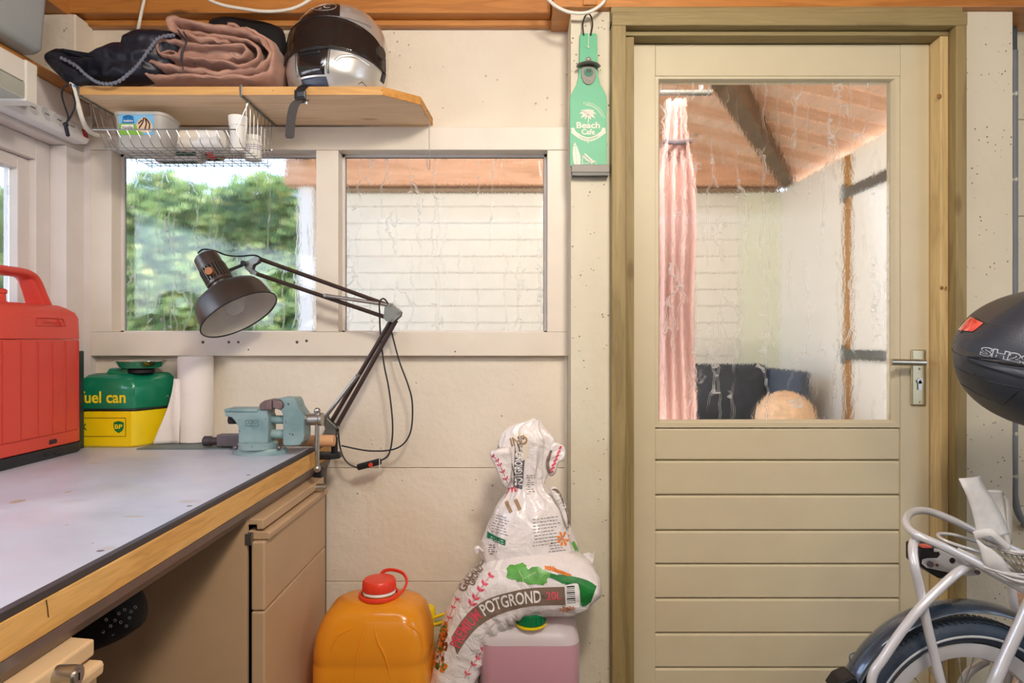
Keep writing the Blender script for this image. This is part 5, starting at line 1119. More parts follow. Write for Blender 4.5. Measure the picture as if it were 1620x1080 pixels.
for pts, lab in (([(230, -14, 1.97), (228, 0, 1.97), (224, 18, 1.97), (220, 38, 1.97), (218, 52, 1.98), (217, 90, 2.0)], 'cream cable hanging straight down behind the black bag'),
                 ([(318, -14, 1.90), (330, -1, 1.90), (352, 8, 1.90), (385, 14, 1.90), (415, 18, 1.90), (445, 17, 1.90), (470, 11, 1.90), (492, -2, 1.90), (500, -14, 1.9)], 'cream cable sagging along the ceiling beam left of the helmet'),
                 ([(855, -14, 1.88), (866, -2, 1.88), (880, 10, 1.88), (900, 19, 1.885), (925, 20.5, 1.885), (942, 14, 1.88), (955, 3, 1.88), (962, -14, 1.88)], 'cream cable loop hanging from the beam above the bottle-shaped sign')):
    mb = MB(); mb.tube(cr([at(*p) for p in pts], 8), .0048, 10); o = mb.build('ceiling_cable', wc, None, smooth=True); tag(o, lab, 'cable')

# ================================================================== BOTTLE OPENER SIGN
YG = 1.916; sg = thing('bottle_opener_sign', 'green bottle-shaped wooden sign with metal bottle opener on the white post', 'sign', at(931, 262, YG))
mint = plain('mint_green_paint', (92, 178, 134), .45, var=.03)
half = [(0, 52.5), (11.5, 52.5), (13.6, 55), (13.8, 70), (14.6, 105), (15.6, 120), (19, 134), (25, 144), (28.6, 152), (29.2, 160), (29.2, 263), (0, 263)]
out = [(931+a, b) for a, b in half]+[(931-a, b) for a, b in half[::-1]]
out = [p for i, p in enumerate(out) if p != out[i-1]]
o_ = MB().ppx([(x, y) for x, y in out], YG, YG+.009, YG).build('board', mint, sg, bevel=.001)
gF = lambda px, py, e=0.0: Vector((at(px, py, YG).x, YG-.0007-e, at(px, py, YG).z)); crm = plain('print_cream', (232, 222, 204), .5)
ks = F/YG
def gt(t, px, py, w_, h_, **k): return put_text(t, lambda x, y: gF(px, py, .0003)+Vector((x, 0, y)), 'lettering', k.pop('m', crm), sg, fit=(w_/ks, h_/ks), **k)
gt('Beach', 930.5, 198, 37, 10, bold=.025); gt('Cafe', 930.5, 208.5, 21, 9, bold=.025)
arc = [(931+22*math.sin(a), 186+34*math.cos(a)) for a in [math.radians(k) for k in range(-44, 45, 8)]]; arc = [(905+52*i/11, 207+13.5*math.sin(PI*i/11)) for i in range(12)]
line2d(arc, 3.2, gF, 'banner_print', crm, sg)
patch([(903, 203), (908, 202), (911, 209), (905, 211)], lambda a, b: gF(a, b, .0008), 'banner_end', crm, sg); patch([(958, 203), (953, 202), (950, 209), (957, 211)], lambda a, b: gF(a, b, .0008), 'banner_end', crm, sg)
put_text('COLD DRINKS', along([(909, 211), (920, 217.5), (931, 220.5), (942, 217.5), (953, 211)], lambda a, b, e: gF(a, b, .0005)), 'lettering', mint, sg, fit=(32, 3), bold=.03)
# palm: leaves and trunk
for ang, L_ in ((-170, 14), (-145, 14), (-112, 11), (-72, 11), (-38, 13), (-8, 14), (28, 13), (62, 10), (118, 10), (152, 13)):
    a = math.radians(ang); cx_, cy_ = 930, 180; tip = (cx_+L_*math.cos(a), cy_+L_*.85*math.sin(a)+2); nx, ny = -math.sin(a), math.cos(a); mid = (cx_+L_*.55*math.cos(a), cy_+L_*.5*math.sin(a)-1)
    patch([(cx_, cy_), (mid[0]+nx*2.3, mid[1]+ny*2.3), tip, (mid[0]-nx*2.3, mid[1]-ny*2.3)], gF, 'palm_leaf_print', crm, sg)
line2d([(930, 180), (931, 187), (930.5, 194)], .7, gF, 'palm_trunk_print', crm, sg)
line2d([(926+28*math.sin(math.radians(k)), 194-28*math.cos(math.radians(k))) for k in range(0, 71, 7)], .35, gF, 'sun_arc_print', crm, sg)
for k in range(-4, 76, 6):
    a = math.radians(k); line2d([(926+29.5*math.sin(a), 194-29.5*math.cos(a)), (926+32.5*math.sin(a), 194-32.5*math.cos(a))], .35, gF, 'sun_ray_print', crm, sg)
MB().ball(gF(930.5, 225, -.0005), (.0022, .001, .0022), 10, 6).build('dot_print', crm, sg)
patch([(909.5, 225), (913, 232), (917, 243), (918.6, 252), (918, 262), (909, 262), (907, 254), (906, 242), (907, 231)], gF, 'surfboard_print', crm, sg)
line2d([(909.8, 230), (913, 262)], .25, lambda a, b: gF(a, b, .0004), 'surfboard_line', mint, sg); line2d([(907, 231), (913, 230.5)], .35, lambda a, b: gF(a, b, .0004), 'surfboard_line', mint, sg)
for p, w_ in (([(922, 246), (928, 252), (935, 256.5), (942, 255)], 1.5), ([(925, 243), (931, 249), (937, 254)], 1.2), ([(920, 247), (926, 247)], .4), ([(922, 248), (921, 262)], .4), ([(920, 259), (932, 258)], .4), ([(932, 254), (938, 262)], .4), ([(941, 255), (945, 262)], .4)): line2d(p, w_, gF, 'deckchair_print', crm, sg)
# opener
gmt = plain('gunmetal', (118, 116, 108), .55, .6); Yo = YG-.001
oc = [(931+a, b) for a, b in ((-4, 92), (0, 89.5), (4, 92), (5, 98), (9, 104), (12, 112), (11.5, 122), (8, 130), (3, 134), (-3, 134), (-8, 130), (-11.5, 122), (-12, 112), (-9, 104), (-5, 98))]
MB().ppx(oc, Yo-.0025, Yo, Yo).build('opener_plate', gmt, sg, bevel=.0008)
hole = [(931+7.5*math.cos(a), 115+7*math.sin(a)) for a in [2*PI*k/20 for k in range(20)]]
MB().ppx(hole, Yo-.0029, Yo-.0026, Yo).build('opener_recess', plain('deep_green', (40, 110, 84), .5), sg)
P_ = cr([(913.5, 106, ), (916, 103), (922, 100), (931, 98.5), (940, 100), (946, 103), (948.5, 106)], 4)
mb = MB(); mb.tube([at(p.x, p.y, Yo-.012-.004*math.cos((p.x-931)/17*1.5)) for p in P_], (.009, .0042), 10, flat=(0, 1, 0)); mb.build('opener_lip', gmt, sg, smooth=True)
MB().ball(gF(931.5, 113, .0), (.0075, .006, .0055), 14, 8).build('opener_tooth', gmt, sg, smooth=True)
for py in (93.5, 129): MB().ball(gF(931, py, .002), (.0036, .002, .0036), 12, 6).build('screw', M['steel'], sg, smooth=True)
ct = plain('catcher_metal', (140, 136, 128), .6, .4); a, b = at(903.5, 262.5, YG), at(963, 274.5, YG)
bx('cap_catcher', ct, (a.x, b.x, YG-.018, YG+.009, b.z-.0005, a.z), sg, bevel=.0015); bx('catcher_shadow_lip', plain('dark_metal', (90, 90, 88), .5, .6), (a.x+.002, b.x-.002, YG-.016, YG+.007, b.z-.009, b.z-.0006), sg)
mb = MB(); mb.tube(cr([at(923.5, 56, YG-.002), at(922.5, 48, YG-.004), at(922, 38, YG-.004), at(925, 27, YG-.004), at(930, 22, YG-.005), at(935, 26, YG-.004), at(937.5, 38, YG-.004), at(936, 48, YG-.004), at(934.5, 56, YG-.002)], 6), .0022, 8); mb.build('hanging_cord', plain('brown_cord', (50, 42, 38), .6), sg, smooth=True)
mb = MB(); mb.tube([at(931, 50, YG-.003), at(931, 64, YG-.0025), at(930.5, 76, YG-.0025)], .0012, 6); mb.tube(cr([at(928.5, 73, YG-.0025), at(930.7, 76, YG-.0025), at(932.5, 73.5, YG-.0025)], 4), .0009, 5); mb.build('white_string', crm, sg, smooth=True)
mb = MB(); mb.tube(cr([at(931, 12, 1.897), at(931, 18, 1.893), at(932, 23, 1.898), at(934, 19, 1.90)], 5), .0012, 6); mb.build('hook', M['steel'], sg, smooth=True)

# ================================================================== JUGS
def rrc(cx, cy, wx, wy, z, r, n=7): return rr(cx-wx, cx+wx, cy-wy, cy+wy, z, min(r, wx*.98, wy*.98), n)
og = NT('orange_plastic'); og.b.inputs['Base Color'].default_value = lin((255, 172, 44)); og.b.inputs['Roughness'].default_value = .22; og.b.inputs['Coat Weight'].default_value = .5
tl_ = og.n('ShaderNodeBsdfTranslucent'); tl_.inputs[0].default_value = lin((255, 196, 60)); mxo = og.n('ShaderNodeMixShader'); mxo.inputs[0].default_value = .35; og.l(og.b.outputs[0], mxo.inputs[1]); og.l(tl_.outputs[0], mxo.inputs[2]); og.l(mxo.outputs[0], og.out.inputs['Surface'])
cxo, cyo = -.3795, 1.765
oj = thing('orange_jerrycan', 'large orange plastic jug with red screw cap on the floor beside the cabinet', 'jug', (cxo, cyo, 0))
mb = MB(); rings = [rrc(cxo, cyo, .138, .09, 0, .04), rrc(cxo, cyo, .147, .098, .01, .04), rrc(cxo, cyo, .149, .10, .285, .05), rrc(cxo, cyo, .1465, .098, .292, .05), rrc(cxo, cyo, .149, .10, .300, .05), rrc(cxo+.001, cyo, .148, .10, .325, .05), rrc(cxo+.002, cyo, .141, .095, .365, .05), rrc(cxo+.004, cyo, .128, .088, .400, .05), rrc(cxo+.005, cyo, .115, .078, .418, .05), rrc(cxo+.006, cyo, .098, .064, .430, .05), rrc(cxo+.006, cyo, .070, .045, .436, .04), rrc(cxo+.006, cyo, .036, .036, .438, .035)]
mb.loft(rings); ob = mb.build('body', og.m, oj, smooth=True, angle=60)
od = decal(ob, -.0012)
for pts in ([(578, 985), (572, 1010), (565, 1040), (560, 1075)], [(592, 990), (598, 1015), (610, 1040), (618, 1075)], [(560, 992), (535, 1005), (522, 1030)], [(640, 985), (662, 1000), (668, 1030)]):
    P_ = cr(pts, 6); mb = MB(); mb.tube([od(p.x, p.y) for p in P_], [.0015+.0022*math.sin(PI*i/(len(P_)-1)) for i in range(len(P_))], 8); mb.build('moulded_rib', og.m, ob, smooth=True)
cc = Vector((at(600, 960, 1.76).x, 1.76, .438)); rdc = plain('red_cap', (232, 66, 44), .35, var=.03)
mb = MB(); mb.lathe([(0, .034), (.012, .034)], cc, n=32); mb.build('neck', og.m, oj, smooth=True)
mb = MB(); mb.lathe([(.0105, .0435), (.014, .0435), (.018, .040), (.018, .036)], cc, n=40); mb.build('white_ring', wht, oj, smooth=True, angle=30)
mb = MB(); mb.lathe([(.0185, .0435), (.020, .0440), (.041, .0425), (.045, .0395), (.046, .03)], cc, n=48); cp = mb.build('cap', rdc, oj, smooth=True, angle=40)
mb = MB()
for k in range(48): a = 2*PI*k/48; mb.tube([cc+Vector((.0437*math.cos(a), .0437*math.sin(a), .020)), cc+Vector((.0426*math.cos(a), .0426*math.sin(a), .040))], .0009, 4)
mb.build('grip_ridges', rdc, cp, kind='stuff')
mb = MB(); mb.tube([cc+Vector((.050*math.cos(a), .050*math.sin(a), .004)) for a in [2*PI*k/40 for k in range(40)]], (.006, .004), 8, closed=True, flat=(0, 0, 1)); mb.tube(cr([cc+Vector((.050, -.008, .004)), cc+Vector((.066, 0, .018)), cc+Vector((.071, .012, .036)), cc+Vector((.056, .03, .050)), cc+Vector((.025, .045, .053)), cc+Vector((0, .052, .045)), cc+Vector((-.015, .05, .02))], 6), (.005, .0035), 8, flat=(0, 1, 0)); mb.build('cap_ring', rdc, oj, smooth=True)
# yellow capped can behind
yx, yy = at(690, 990, 1.955).x, 1.962
yj = thing('yellow_capped_jug', 'pale plastic jug with a yellow cap and handle behind the orange jug', 'jug', (yx, yy, 0))
mb = MB(); mb.loft([rrc(yx, yy, .068, .068, 0, .03), rrc(yx, yy, .072, .072, .01, .03), rrc(yx, yy, .072, .072, .24, .03), rrc(yx, yy, .06, .06, .275, .03), rrc(yx, yy, .028, .028, .292, .025)]); mb.build('body', translucent('pale_green_plastic', (222, 220, 176), .3, .15), yj, smooth=True, angle=60)
ycap = plain('yellow_cap', (244, 214, 20), .35); cy_ = Vector((at(674, 0, 1.93).x, 1.935, .292)); mb = MB(); mb.lathe([(0, .024), (.016, .024), (.018, .027), (.042, .0265), (.046, .023)], cy_, n=32); mb.build('cap', ycap, yj, smooth=True, angle=40)
mb = MB(); mb.tube([cy_+Vector((.02, -.01, .018)), cy_+Vector((.085, -.02, .045))], .004, 8); mb.tube([cy_+Vector((.02, -.012, -.002)), cy_+Vector((.085, -.02, .022))], .004, 8); mb.tube([cy_+Vector((.083, -.02, .022)), cy_+Vector((.085, -.02, .045))], .0045, 8); mb.build('handle', ycap, yj, smooth=True)
# pink jug
pcx, pcy = at(837.5, 1000, 1.80).x, 1.80
pj = thing('pink_liquid_jug', 'translucent jug of pink liquid with a green cap under the potting soil bag', 'jug', (pcx, pcy, 0))
fr = translucent('frosted_plastic', (244, 240, 238), .35, .5)
for n__ in fr.node_tree.nodes:
    if n__.type == 'MIX_SHADER' and abs(n__.inputs[0].default_value-.5) < 1e-4 and n__.inputs[2].links and n__.inputs[2].links[0].from_node.type == 'BSDF_TRANSPARENT':
        ge_ = fr.node_tree.nodes.new('ShaderNodeNewGeometry'); sx_ = fr.node_tree.nodes.new('ShaderNodeSeparateXYZ'); lt_ = fr.node_tree.nodes.new('ShaderNodeMath'); lt_.operation = 'LESS_THAN'; lt_.inputs[1].default_value = .327
        m_ = fr.node_tree.nodes.new('ShaderNodeMath'); m_.operation = 'MULTIPLY'; m_.inputs[1].default_value = .55
        fr.node_tree.links.new(ge_.outputs['Position'], sx_.inputs[0]); fr.node_tree.links.new(sx_.outputs[2], lt_.inputs[0]); fr.node_tree.links.new(lt_.outputs[0], m_.inputs[0]); fr.node_tree.links.new(m_.outputs[0], n__.inputs[0])
mb = MB(); mb.loft([rrc(pcx, pcy, .122, .082, 0, .035), rrc(pcx, pcy, .130, .090, .01, .035), rrc(pcx, pcy, .131, .091, .318, .035), rrc(pcx, pcy, .129, .089, .335, .04), rrc(pcx, pcy, .118, .080, .356, .04), rrc(pcx, pcy, .095, .062, .367, .04), rrc(pcx, pcy-.04, .036, .036, .3705, .03)]); pb = mb.build('body', fr, pj, smooth=True, angle=60)
mb = MB(); mb.loft([rrc(pcx, pcy, .118, .079, .004, .033), rrc(pcx, pcy, .1275, .0875, .014, .033), rrc(pcx, pcy, .1275, .0875, .326, .033)]); mb.build('liquid', plain('pink_liquid', (196, 104, 134), .4, var=.03), pj, smooth=True, angle=60)
gcp = plain('green_cap', (8, 112, 62), .35); cp_ = Vector((pcx+.003, pcy-.055, .3695)); mb = MB(); mb.lathe([(.006, .036), (.008, .039), (.032, .037), (.035, .033)], cp_, n=36); gc = mb.build('cap', gcp, pj, smooth=True, angle=40)
mb = MB()
for k in range(16): a = 2*PI*k/16; mb.obox(cp_+Vector((.0385*math.cos(a), .0385*math.sin(a), .020)), Vector((math.cos(a), math.sin(a), 0))*.0015, Vector((-math.sin(a), math.cos(a), 0))*.0022, Vector((0, 0, .0115)))
mb.build('cap_ribs', gcp, gc, kind='stuff'); mb = MB(); mb.lathe([(0, .040), (.006, .0405)], cp_, n=36); mb.build('yellow_ring', ycap, pj, smooth=True)

# ================================================================== SOIL BAGS
film = NT('white_bag_film'); v_ = film.coords(); n_ = film.n('ShaderNodeTexNoise'); n_.inputs['Scale'].default_value = 26; n_.inputs['Detail'].default_value = 5; n_.inputs['Distortion'].default_value = 1.2; film.l(v_, n_.inputs[0])
film.b.inputs['Base Color'].default_value = lin((230, 222, 218)); film.b.inputs['Roughness'].default_value = .28; film.b.inputs['Coat Weight'].default_value = .4; film.bump(n_.outputs[0], .8, .010)
pbg = thing('potting_soil_bag', 'white printed potting soil bag draped over the pink liquid jug', 'bag', (-.1, 1.8, 0))
SP = [(712, 1215, 44), (709, 1160, 42), (714, 1110, 40), (722, 1065, 38), (733, 1018, 40), (752, 975, 47), (785, 938, 53), (825, 921, 50), (868, 915, 50), (905, 918, 46), (930, 924, 33), (943, 930, 12), (947, 933, 3)]
YB_ = 1.79; SPn = cr([Vector((at(a, b, YB_).x, at(a, b, YB_).z, h/F*YB_)) for a, b, h in SP], 8); n_s = len(SPn)
DP = [(0, .085), (.45, .085), (.6, .098), (.85, .092), (.95, .06), (1, .01)]
Ls = [0]
for a, b in zip(SPn, SPn[1:]): Ls.append(Ls[-1]+(b-a).xy.length)
def bagpt(i, th):
    p = SPn[i]; a = SPn[max(i-1, 0)]; b = SPn[min(i+1, n_s-1)]; d = (b-a).xy.normalized(); n2 = Vector((-d.y, d.x)); s_ = Ls[i]; h = p.z; dd = lerp_table(DP, i/(n_s-1))
    c_, s2 = math.cos(th), math.sin(th); e = .78
    cc_ = math.copysign(abs(c_)**e, c_); ss = math.copysign(abs(s2)**e, s2)
    # wrinkles run across the bend on the inner side, and lengthwise noise
    bend = max(0, 1-abs(i/(n_s-1)-.42)/.3); wr = .006*bend*math.sin(s_*170+nz((th, 0, 1))*4)*max(0, -ss)**1+.007*nz((s_*9, th*1.6, 3))+.003*nz((s_*28, th*4, 6))
    f_ = 1+wr/.08
    x = p.x+n2.x*h*ss*f_; z = p.y+n2.y*h*ss*f_; y = YB_-dd*cc_*f_
    return Vector((x, y, max(z, .0015)))
mb = MB(); nth = 56
mb.loft([[bagpt(i, 2*PI*k/nth) for k in range(nth)] for i in range(n_s)]); bagm = mb.build('sack', film.m, pbg, smooth=True, angle=180)
bd = decal(bagm, .0012); bdl = lambda e: (lambda a, b, x=0.0: bd(a, b, e+x))
brnp = plain('print_taupe', (128, 108, 92), .35, var=.03); pnk = plain('print_pink', (222, 84, 104), .35); wpr = plain('print_white', (238, 234, 228), .35); lgr = plain('print_leaf_green', (92, 160, 72), .35, var=.2, scale=40); dgr = plain('print_dark_green', (30, 120, 52), .35, var=.25, scale=30)
def band(top, bot, fn, name, m, parent, n=40, rows=6):
    A = cr(top, 10); B = cr(bot, 10); A = [A[round(i*(len(A)-1)/n)] for i in range(n+1)]; B = [B[round(i*(len(B)-1)/n)] for i in range(n+1)]
    mb = MB(); mb.grid(lambda u, v: fn(*(A[round(u*n)].lerp(B[round(u*n)], v))), n+1, rows); return mb.build(name, m, parent, normals=False)
band([(714, 1008), (728, 985), (746, 964), (770, 948), (800, 938), (840, 930), (893, 928)], [(723, 1035), (738, 1012), (756, 992), (780, 976), (810, 965), (845, 958), (895, 957)], bd, 'brown_band', brnp, pbg, 60, 9)
put_text('PREMIUM', along([(719, 1024), (727, 1006), (739, 988), (752, 974), (759, 968)], bdl(.0008)), 'lettering', pnk, pbg, fit=(66, 19), bold=.02, cut=2.5)
put_text('POTGROND', along([(761, 967), (775, 959), (795, 952), (825, 946), (857, 943)], bdl(.0008)), 'lettering', wpr, pbg, fit=(98, 20), bold=.02, cut=2.5)
put_text('20L', along([(862, 943), (875, 942), (890, 942)], bdl(.0008)), 'lettering', pnk, pbg, fit=(24, 13), bold=.01, cut=2.5)
band([(894, 926), (915, 924)], [(895, 960), (917, 961)], bdl(.0005), 'barcode_label', wpr, pbg, 6, 10)
for k in range(9): line2d([(896.5+k*.05, 928+k*3.2), (909+k*.2, 927.2+k*3.2)], .5+.5*(k % 3 == 0), bdl(.0012), 'barcode_bar', M['black'], pbg)
def leafpatch(cx, cy, R_, rot, m, name='leaf_print', e=.0004, sx=1, sy=1):
    pts = []
    for k in range(30):
        a = 2*PI*k/30; r = R_*(.72+.28*abs(math.cos(a*2.5+.3)))*(1+.06*math.cos(a*13)); pts.append((cx+sx*r*math.cos(a+rot), cy+sy*r*math.sin(a+rot)))
    return patch([(x, y) for x, y in pts], lambda x, y: bd(x, y, e), name, m, pbg, 2)
leafpatch(820, 905, 21, .2, lgr, sy=.75); leafpatch(848, 911, 24, 1.1, lgr, e=.0007, sy=.65)
line2d([(820, 892), (822, 905), (828, 915), (824, 928)], .5, bdl(.0012), 'vein_print', plain('pale_green_print', (170, 200, 140), .4), pbg); line2d([(828, 915), (845, 906), (862, 900)], .4, bdl(.0012), 'vein_print', MATS['pale_green_print'], pbg)
band([(882, 908), (905, 911), (930, 918), (944, 927)], [(895, 925), (915, 924), (920, 958), (935, 952)], bdl(.0003), 'cucumber_print', dgr, pbg, 20, 8)
band([(848, 905), (870, 906), (895, 914)], [(852, 912), (872, 914), (892, 924)], bdl(.0004), 'stem_print', dgr, pbg, 12, 3)
band([(862, 894), (880, 899), (905, 909)], [(862, 900), (880, 905), (900, 912)], bdl(.0003), 'orange_flower_print', plain('print_orange', (214, 118, 40), .4, var=.2, scale=60), pbg, 10, 3)
for cx_, cy_, r_ in ((872, 898, 6), (893, 964, 8), (903, 962, 6)): 
    for k in range(7):
        a = 2*PI*k/7; patch([(cx_, cy_), (cx_+r_*math.cos(a-.2), cy_+r_*.5*math.sin(a-.2)), (cx_+r_*1.3*math.cos(a), cy_+r_*.65*math.sin(a)), (cx_+r_*math.cos(a+.2), cy_+r_*.5*math.sin(a+.2))], lambda x, y: bd(x, y, .0006), 'petal_print', MATS['print_orange'], pbg)
def sprig(path, fn, m, parent, n=6, L_=9, wd=3):
    P_ = cr(path, 6); line2d([(p.x, p.y) for p in P_], .45, fn, 'sprig_print', m, parent)
    for k in range(n):
        p = P_[int((k+.6)/n*(len(P_)-1))]; t_ = (P_[min(len(P_)-1, int((k+.6)/n*(len(P_)-1))+1)]-p); t_ = t_.normalized() if t_.length else Vector((0, -1)); 
        for sd in (-1, 1):
            d = (t_*.8+Vector((-t_.y, t_.x))*sd*.7).normalized(); nn_ = Vector((-d.y, d.x)); l_ = L_*(1-.07*k); q0 = p; q1 = p+d*l_
            patch([tuple(q0), tuple(p+d*l_*.5+nn_*wd*.5), tuple(q1), tuple(p+d*l_*.5-nn_*wd*.5)], fn, 'sprig_leaf_print', m, parent)
sprig([(742, 962), (752, 945), (764, 925), (778, 908)], lambda x, y: bd(x, y, .0004), pnk, pbg, 5, 12, 5)
put_text('GROND', along([(728, 940), (738, 915), (752, 894), (768, 880)], bdl(.0006), flip=1), 'lettering', brnp, pbg, fit=(62, 15), bold=.04, cut=3)
put_text('GROND', along([(744, 926), (752, 908), (762, 894)], bdl(.0006), flip=1), 'lettering', brnp, pbg, fit=(34, 12), bold=.04, cut=3)
for k, (a, b) in enumerate((((772, 898), (780, 880)), ((782, 902), (790, 882)))):
    band([(a[0], a[1]), (b[0], b[1])], [(a[0]+7, a[1]+1), (b[0]+7, b[1]+1)], bdl(.0004), 'text_plate', wpr, pbg, 5, 3)
sprig([(735, 1072), (745, 1055), (756, 1040), (765, 1025)], lambda x, y: bd(x, y, .0004), pnk, pbg, 4, 9, 3.5)
sprig([(708, 985), (716, 962), (724, 945)], lambda x, y: bd(x, y, .0004), pnk, pbg, 3, 7, 3)
rd = random.Random(4)
for k in range(46):
    a, b = rd.uniform(686, 704), rd.uniform(990, 1060); c_ = rd.choice((MATS['print_orange'], MATS['print_orange'], dgr, plain('print_brown_red', (120, 60, 30), .4))); r_ = rd.uniform(2, 5)
    patch([(a+r_*math.cos(t_)*rd.uniform(.6, 1.2), b+1.6*r_*math.sin(t_)*rd.uniform(.6, 1.2)) for t_ in [2*PI*j/7 for j in range(7)]], lambda x, y: bd(x, y, .0003+.00001*k), 'flower_print', c_, pbg)
# crimped corner at the right end
mb = MB(); mb.ribbon(cr([at(921, 884, 1.80), at(930, 882, 1.79), at(937, 884, 1.79), at(940, 878, 1.79)], 4), Vector((.002, 0, .014)), .0008); mb.build('sealed_corner', film.m, pbg)
# upper bag
ubg = thing('compost_bag', 'half-empty white soil bag with twisted open top resting on the potting soil bag', 'bag', (.03, 1.84, .53))
YU = 1.835; TB = [(884, 838, 66, .075), (880, 838, 78, .088), (872, 839, 80, .092), (858, 838, 75, .092), (840, 837, 69, .088), (822, 837, 62, .08), (802, 838, 54, .07), (788, 838, 44, .058), (778, 836, 35, .046), (768, 835, 28, .036), (756, 834, 27, .033), (742, 833, 33, .034), (724, 832, 40, .036), (706, 833, 42, .036), (692, 835, 40, .034), (682, 832, 34, .026), (674, 834, 26, .017), (668, 841, 15, .010), (663, 848, 5, .004)]
TBi = cr([Vector((a, b, c, d)) for a, b, c, d in TB], 4); nth = 96
def ubp(i, th):
    y_, cx_, w_, d_ = TBi[i]; t_ = i/(len(TBi)-1); c = at(cx_, y_, YU); k = F/YU
    fold_ = lerp_table([(0, .10), (.3, .25), (.42, 1), (.6, 1.5), (.95, 1.0), (1, .2)], t_)
    # pleats converge at the neck
    pl = fold_*(.055*math.sin(th*9+t_*6)+.04*math.sin(th*15-t_*9+1)+.12*nz((math.cos(th)*1.6, math.sin(th)*1.6, t_*3.4)))+.05*nz((math.cos(th)*2, math.sin(th)*2, t_*6+5))
    cr_ = lambda f_, s__: (.5-abs(nz((math.cos(th)*f_, math.sin(th)*f_, t_*f_*2.2+s__))))
    pl += fold_*(.16*cr_(2.2, 3)+.09*cr_(4.5, 7)-.11)+(.05*cr_(3, 11)-.02)
    r_ = 1+pl; e = .85; cc_ = math.copysign(abs(math.cos(th))**e, math.cos(th)); ss = math.copysign(abs(math.sin(th))**e, math.sin(th))
    return Vector((c.x+w_/k*cc_*r_, YU-d_*ss*r_, c.z+(.008*nz((math.cos(th)*2, math.sin(th)*2, 8)) if t_ > .8 else 0)))
mb = MB(); mb.loft([[ubp(i, 2*PI*k/nth) for k in range(nth)] for i in range(len(TBi))]); um = mb.build('sack', film.m, ubg, smooth=True, angle=180)
ud = decal(um, .0012); udl = lambda e: (lambda a, b, x=0.0: ud(a, b, e+x))
def flapm(outline, Y, name, seed, th=.010):
    return pillow(outline, Y, th, name, film.m, ubg, nr=12, na=48, seed=seed, amp=.006, fq=24)
f1 = flapm([(774, 717), (778, 712), (803, 706), (808, 712), (810, 740), (806, 766), (800, 772), (794, 766), (786, 745)], YU-.035, 'left_flap', 21)
f2 = flapm([(868, 752), (862, 735), (868, 715), (872, 702), (880, 699), (892, 705), (895, 716), (892, 728), (884, 732), (878, 750)], YU-.02, 'right_flap', 25, .008)
f3 = flapm([(870, 772), (880, 770), (892, 790), (900, 815), (902, 832), (896, 834), (886, 806), (876, 788)], YU-.045, 'side_fold', 28, .008)
d1_, d2_, d3_ = decal(f1), decal(f2), decal(f3)
mag = plain('print_magenta', (196, 60, 96), .4); sprig([(803, 764), (795, 745), (788, 730), (779, 720)], lambda x, y: d1_(x, y, .0002), mag, ubg, 5, 8, 2.4)
for k in range(7): line2d([(867+k*3.0, 750-k*6.6), (875+k*2.2, 745-k*6.6)], 1.6, lambda x, y: d2_(x, y, .0003), 'pink_stripe_print', pnk, ubg)
band([(866, 752), (862, 735), (868, 712)], [(872, 748), (869, 733), (874, 712)], lambda x, y: d2_(x, y, .0001), 'brown_print', brnp, ubg, 10, 3)
band([(872, 774), (884, 782), (896, 812), (898, 830)], [(878, 772), (890, 780), (900, 810), (902, 828)], lambda x, y: d3_(x, y, .0001), 'brown_print', brnp, ubg, 14, 4)
put_text('AND', along([(877, 776), (886, 790), (894, 808)], lambda a, b, e=0.0: d3_(a, b, .0006)), 'lettering', wpr, ubg, fit=(30, 9), bold=.03)
band([(815, 692), (834, 686)], [(812, 770), (826, 774)], lambda x, y: ud(x, y, .0002), 'dark_print', plain('print_slate', (96, 92, 98), .4), ubg, 8, 14)
put_text('POTGROND', along([(821, 770), (820, 740), (822, 712)], udl(.0006)), 'lettering', wpr, ubg, fit=(52, 13), bold=.03, cut=3)
band([(812, 688), (822, 684), (836, 688)], [(818, 724), (828, 728), (836, 720)], lambda x, y: ud(x, y, .0005), 'cream_patch_print', plain('print_cream2', (228, 216, 196), .4), ubg, 8, 8)
put_text('IND', along([(806, 700), (820, 697), (836, 696)], udl(.0010)), 'lettering', plain('print_tan', (160, 128, 96), .4), ubg, fit=(27, 14), bold=.03, cut=4)
band([(793, 778), (800, 772), (815, 770)], [(791, 786), (800, 780), (818, 777)], lambda x, y: ud(x, y, .0002), 'pink_print', pnk, ubg, 8, 3)
gtx = plain('print_grey_text', (120, 112, 108), .5)
def strokes(x0, y0, x1, y1, rows, gap, seed, fn, thick=.55, m=gtx, slope=0):
    r = random.Random(seed); mb = MB()
    for k in range(rows):
        x = x0+r.uniform(0, 4); y = y0+k*gap
        while x < x1-r.uniform(0, 10):
            l_ = r.uniform(2, 6); sl_ = slope
            a, b = (x, y+(x-x0)*sl_), (min(x+l_, x1), y+(x+l_-x0)*sl_); mb.add([fn(a[0], a[1]-thick), fn(b[0], b[1]-thick), fn(b[0], b[1]+thick), fn(a[0], a[1]+thick)], [(0, 1, 2, 3)]); x += l_+1.6
    return mb.build('small_print', m, ubg, normals=False, kind='stuff')
F_ = lambda x, y: ud(x, y, .0002)
strokes(842, 822, 886, 0, 9, 5.2, 1, F_, slope=-.13); strokes(776, 812, 806, 0, 7, 4.5, 2, F_, slope=.28); strokes(832, 752, 846, 0, 9, 3.6, 3, F_); strokes(868, 850, 895, 0, 6, 4.5, 5, F_, slope=-.1)
for k in range(2): band([(798+k*15, 794-k*3), (803+k*15, 791-k*3)], [(806+k*14, 812-k*4), (811+k*14, 809-k*4)], lambda x, y: ud(x, y, .0004), 'tan_plate_print', MATS['print_tan'], ubg, 3, 6)
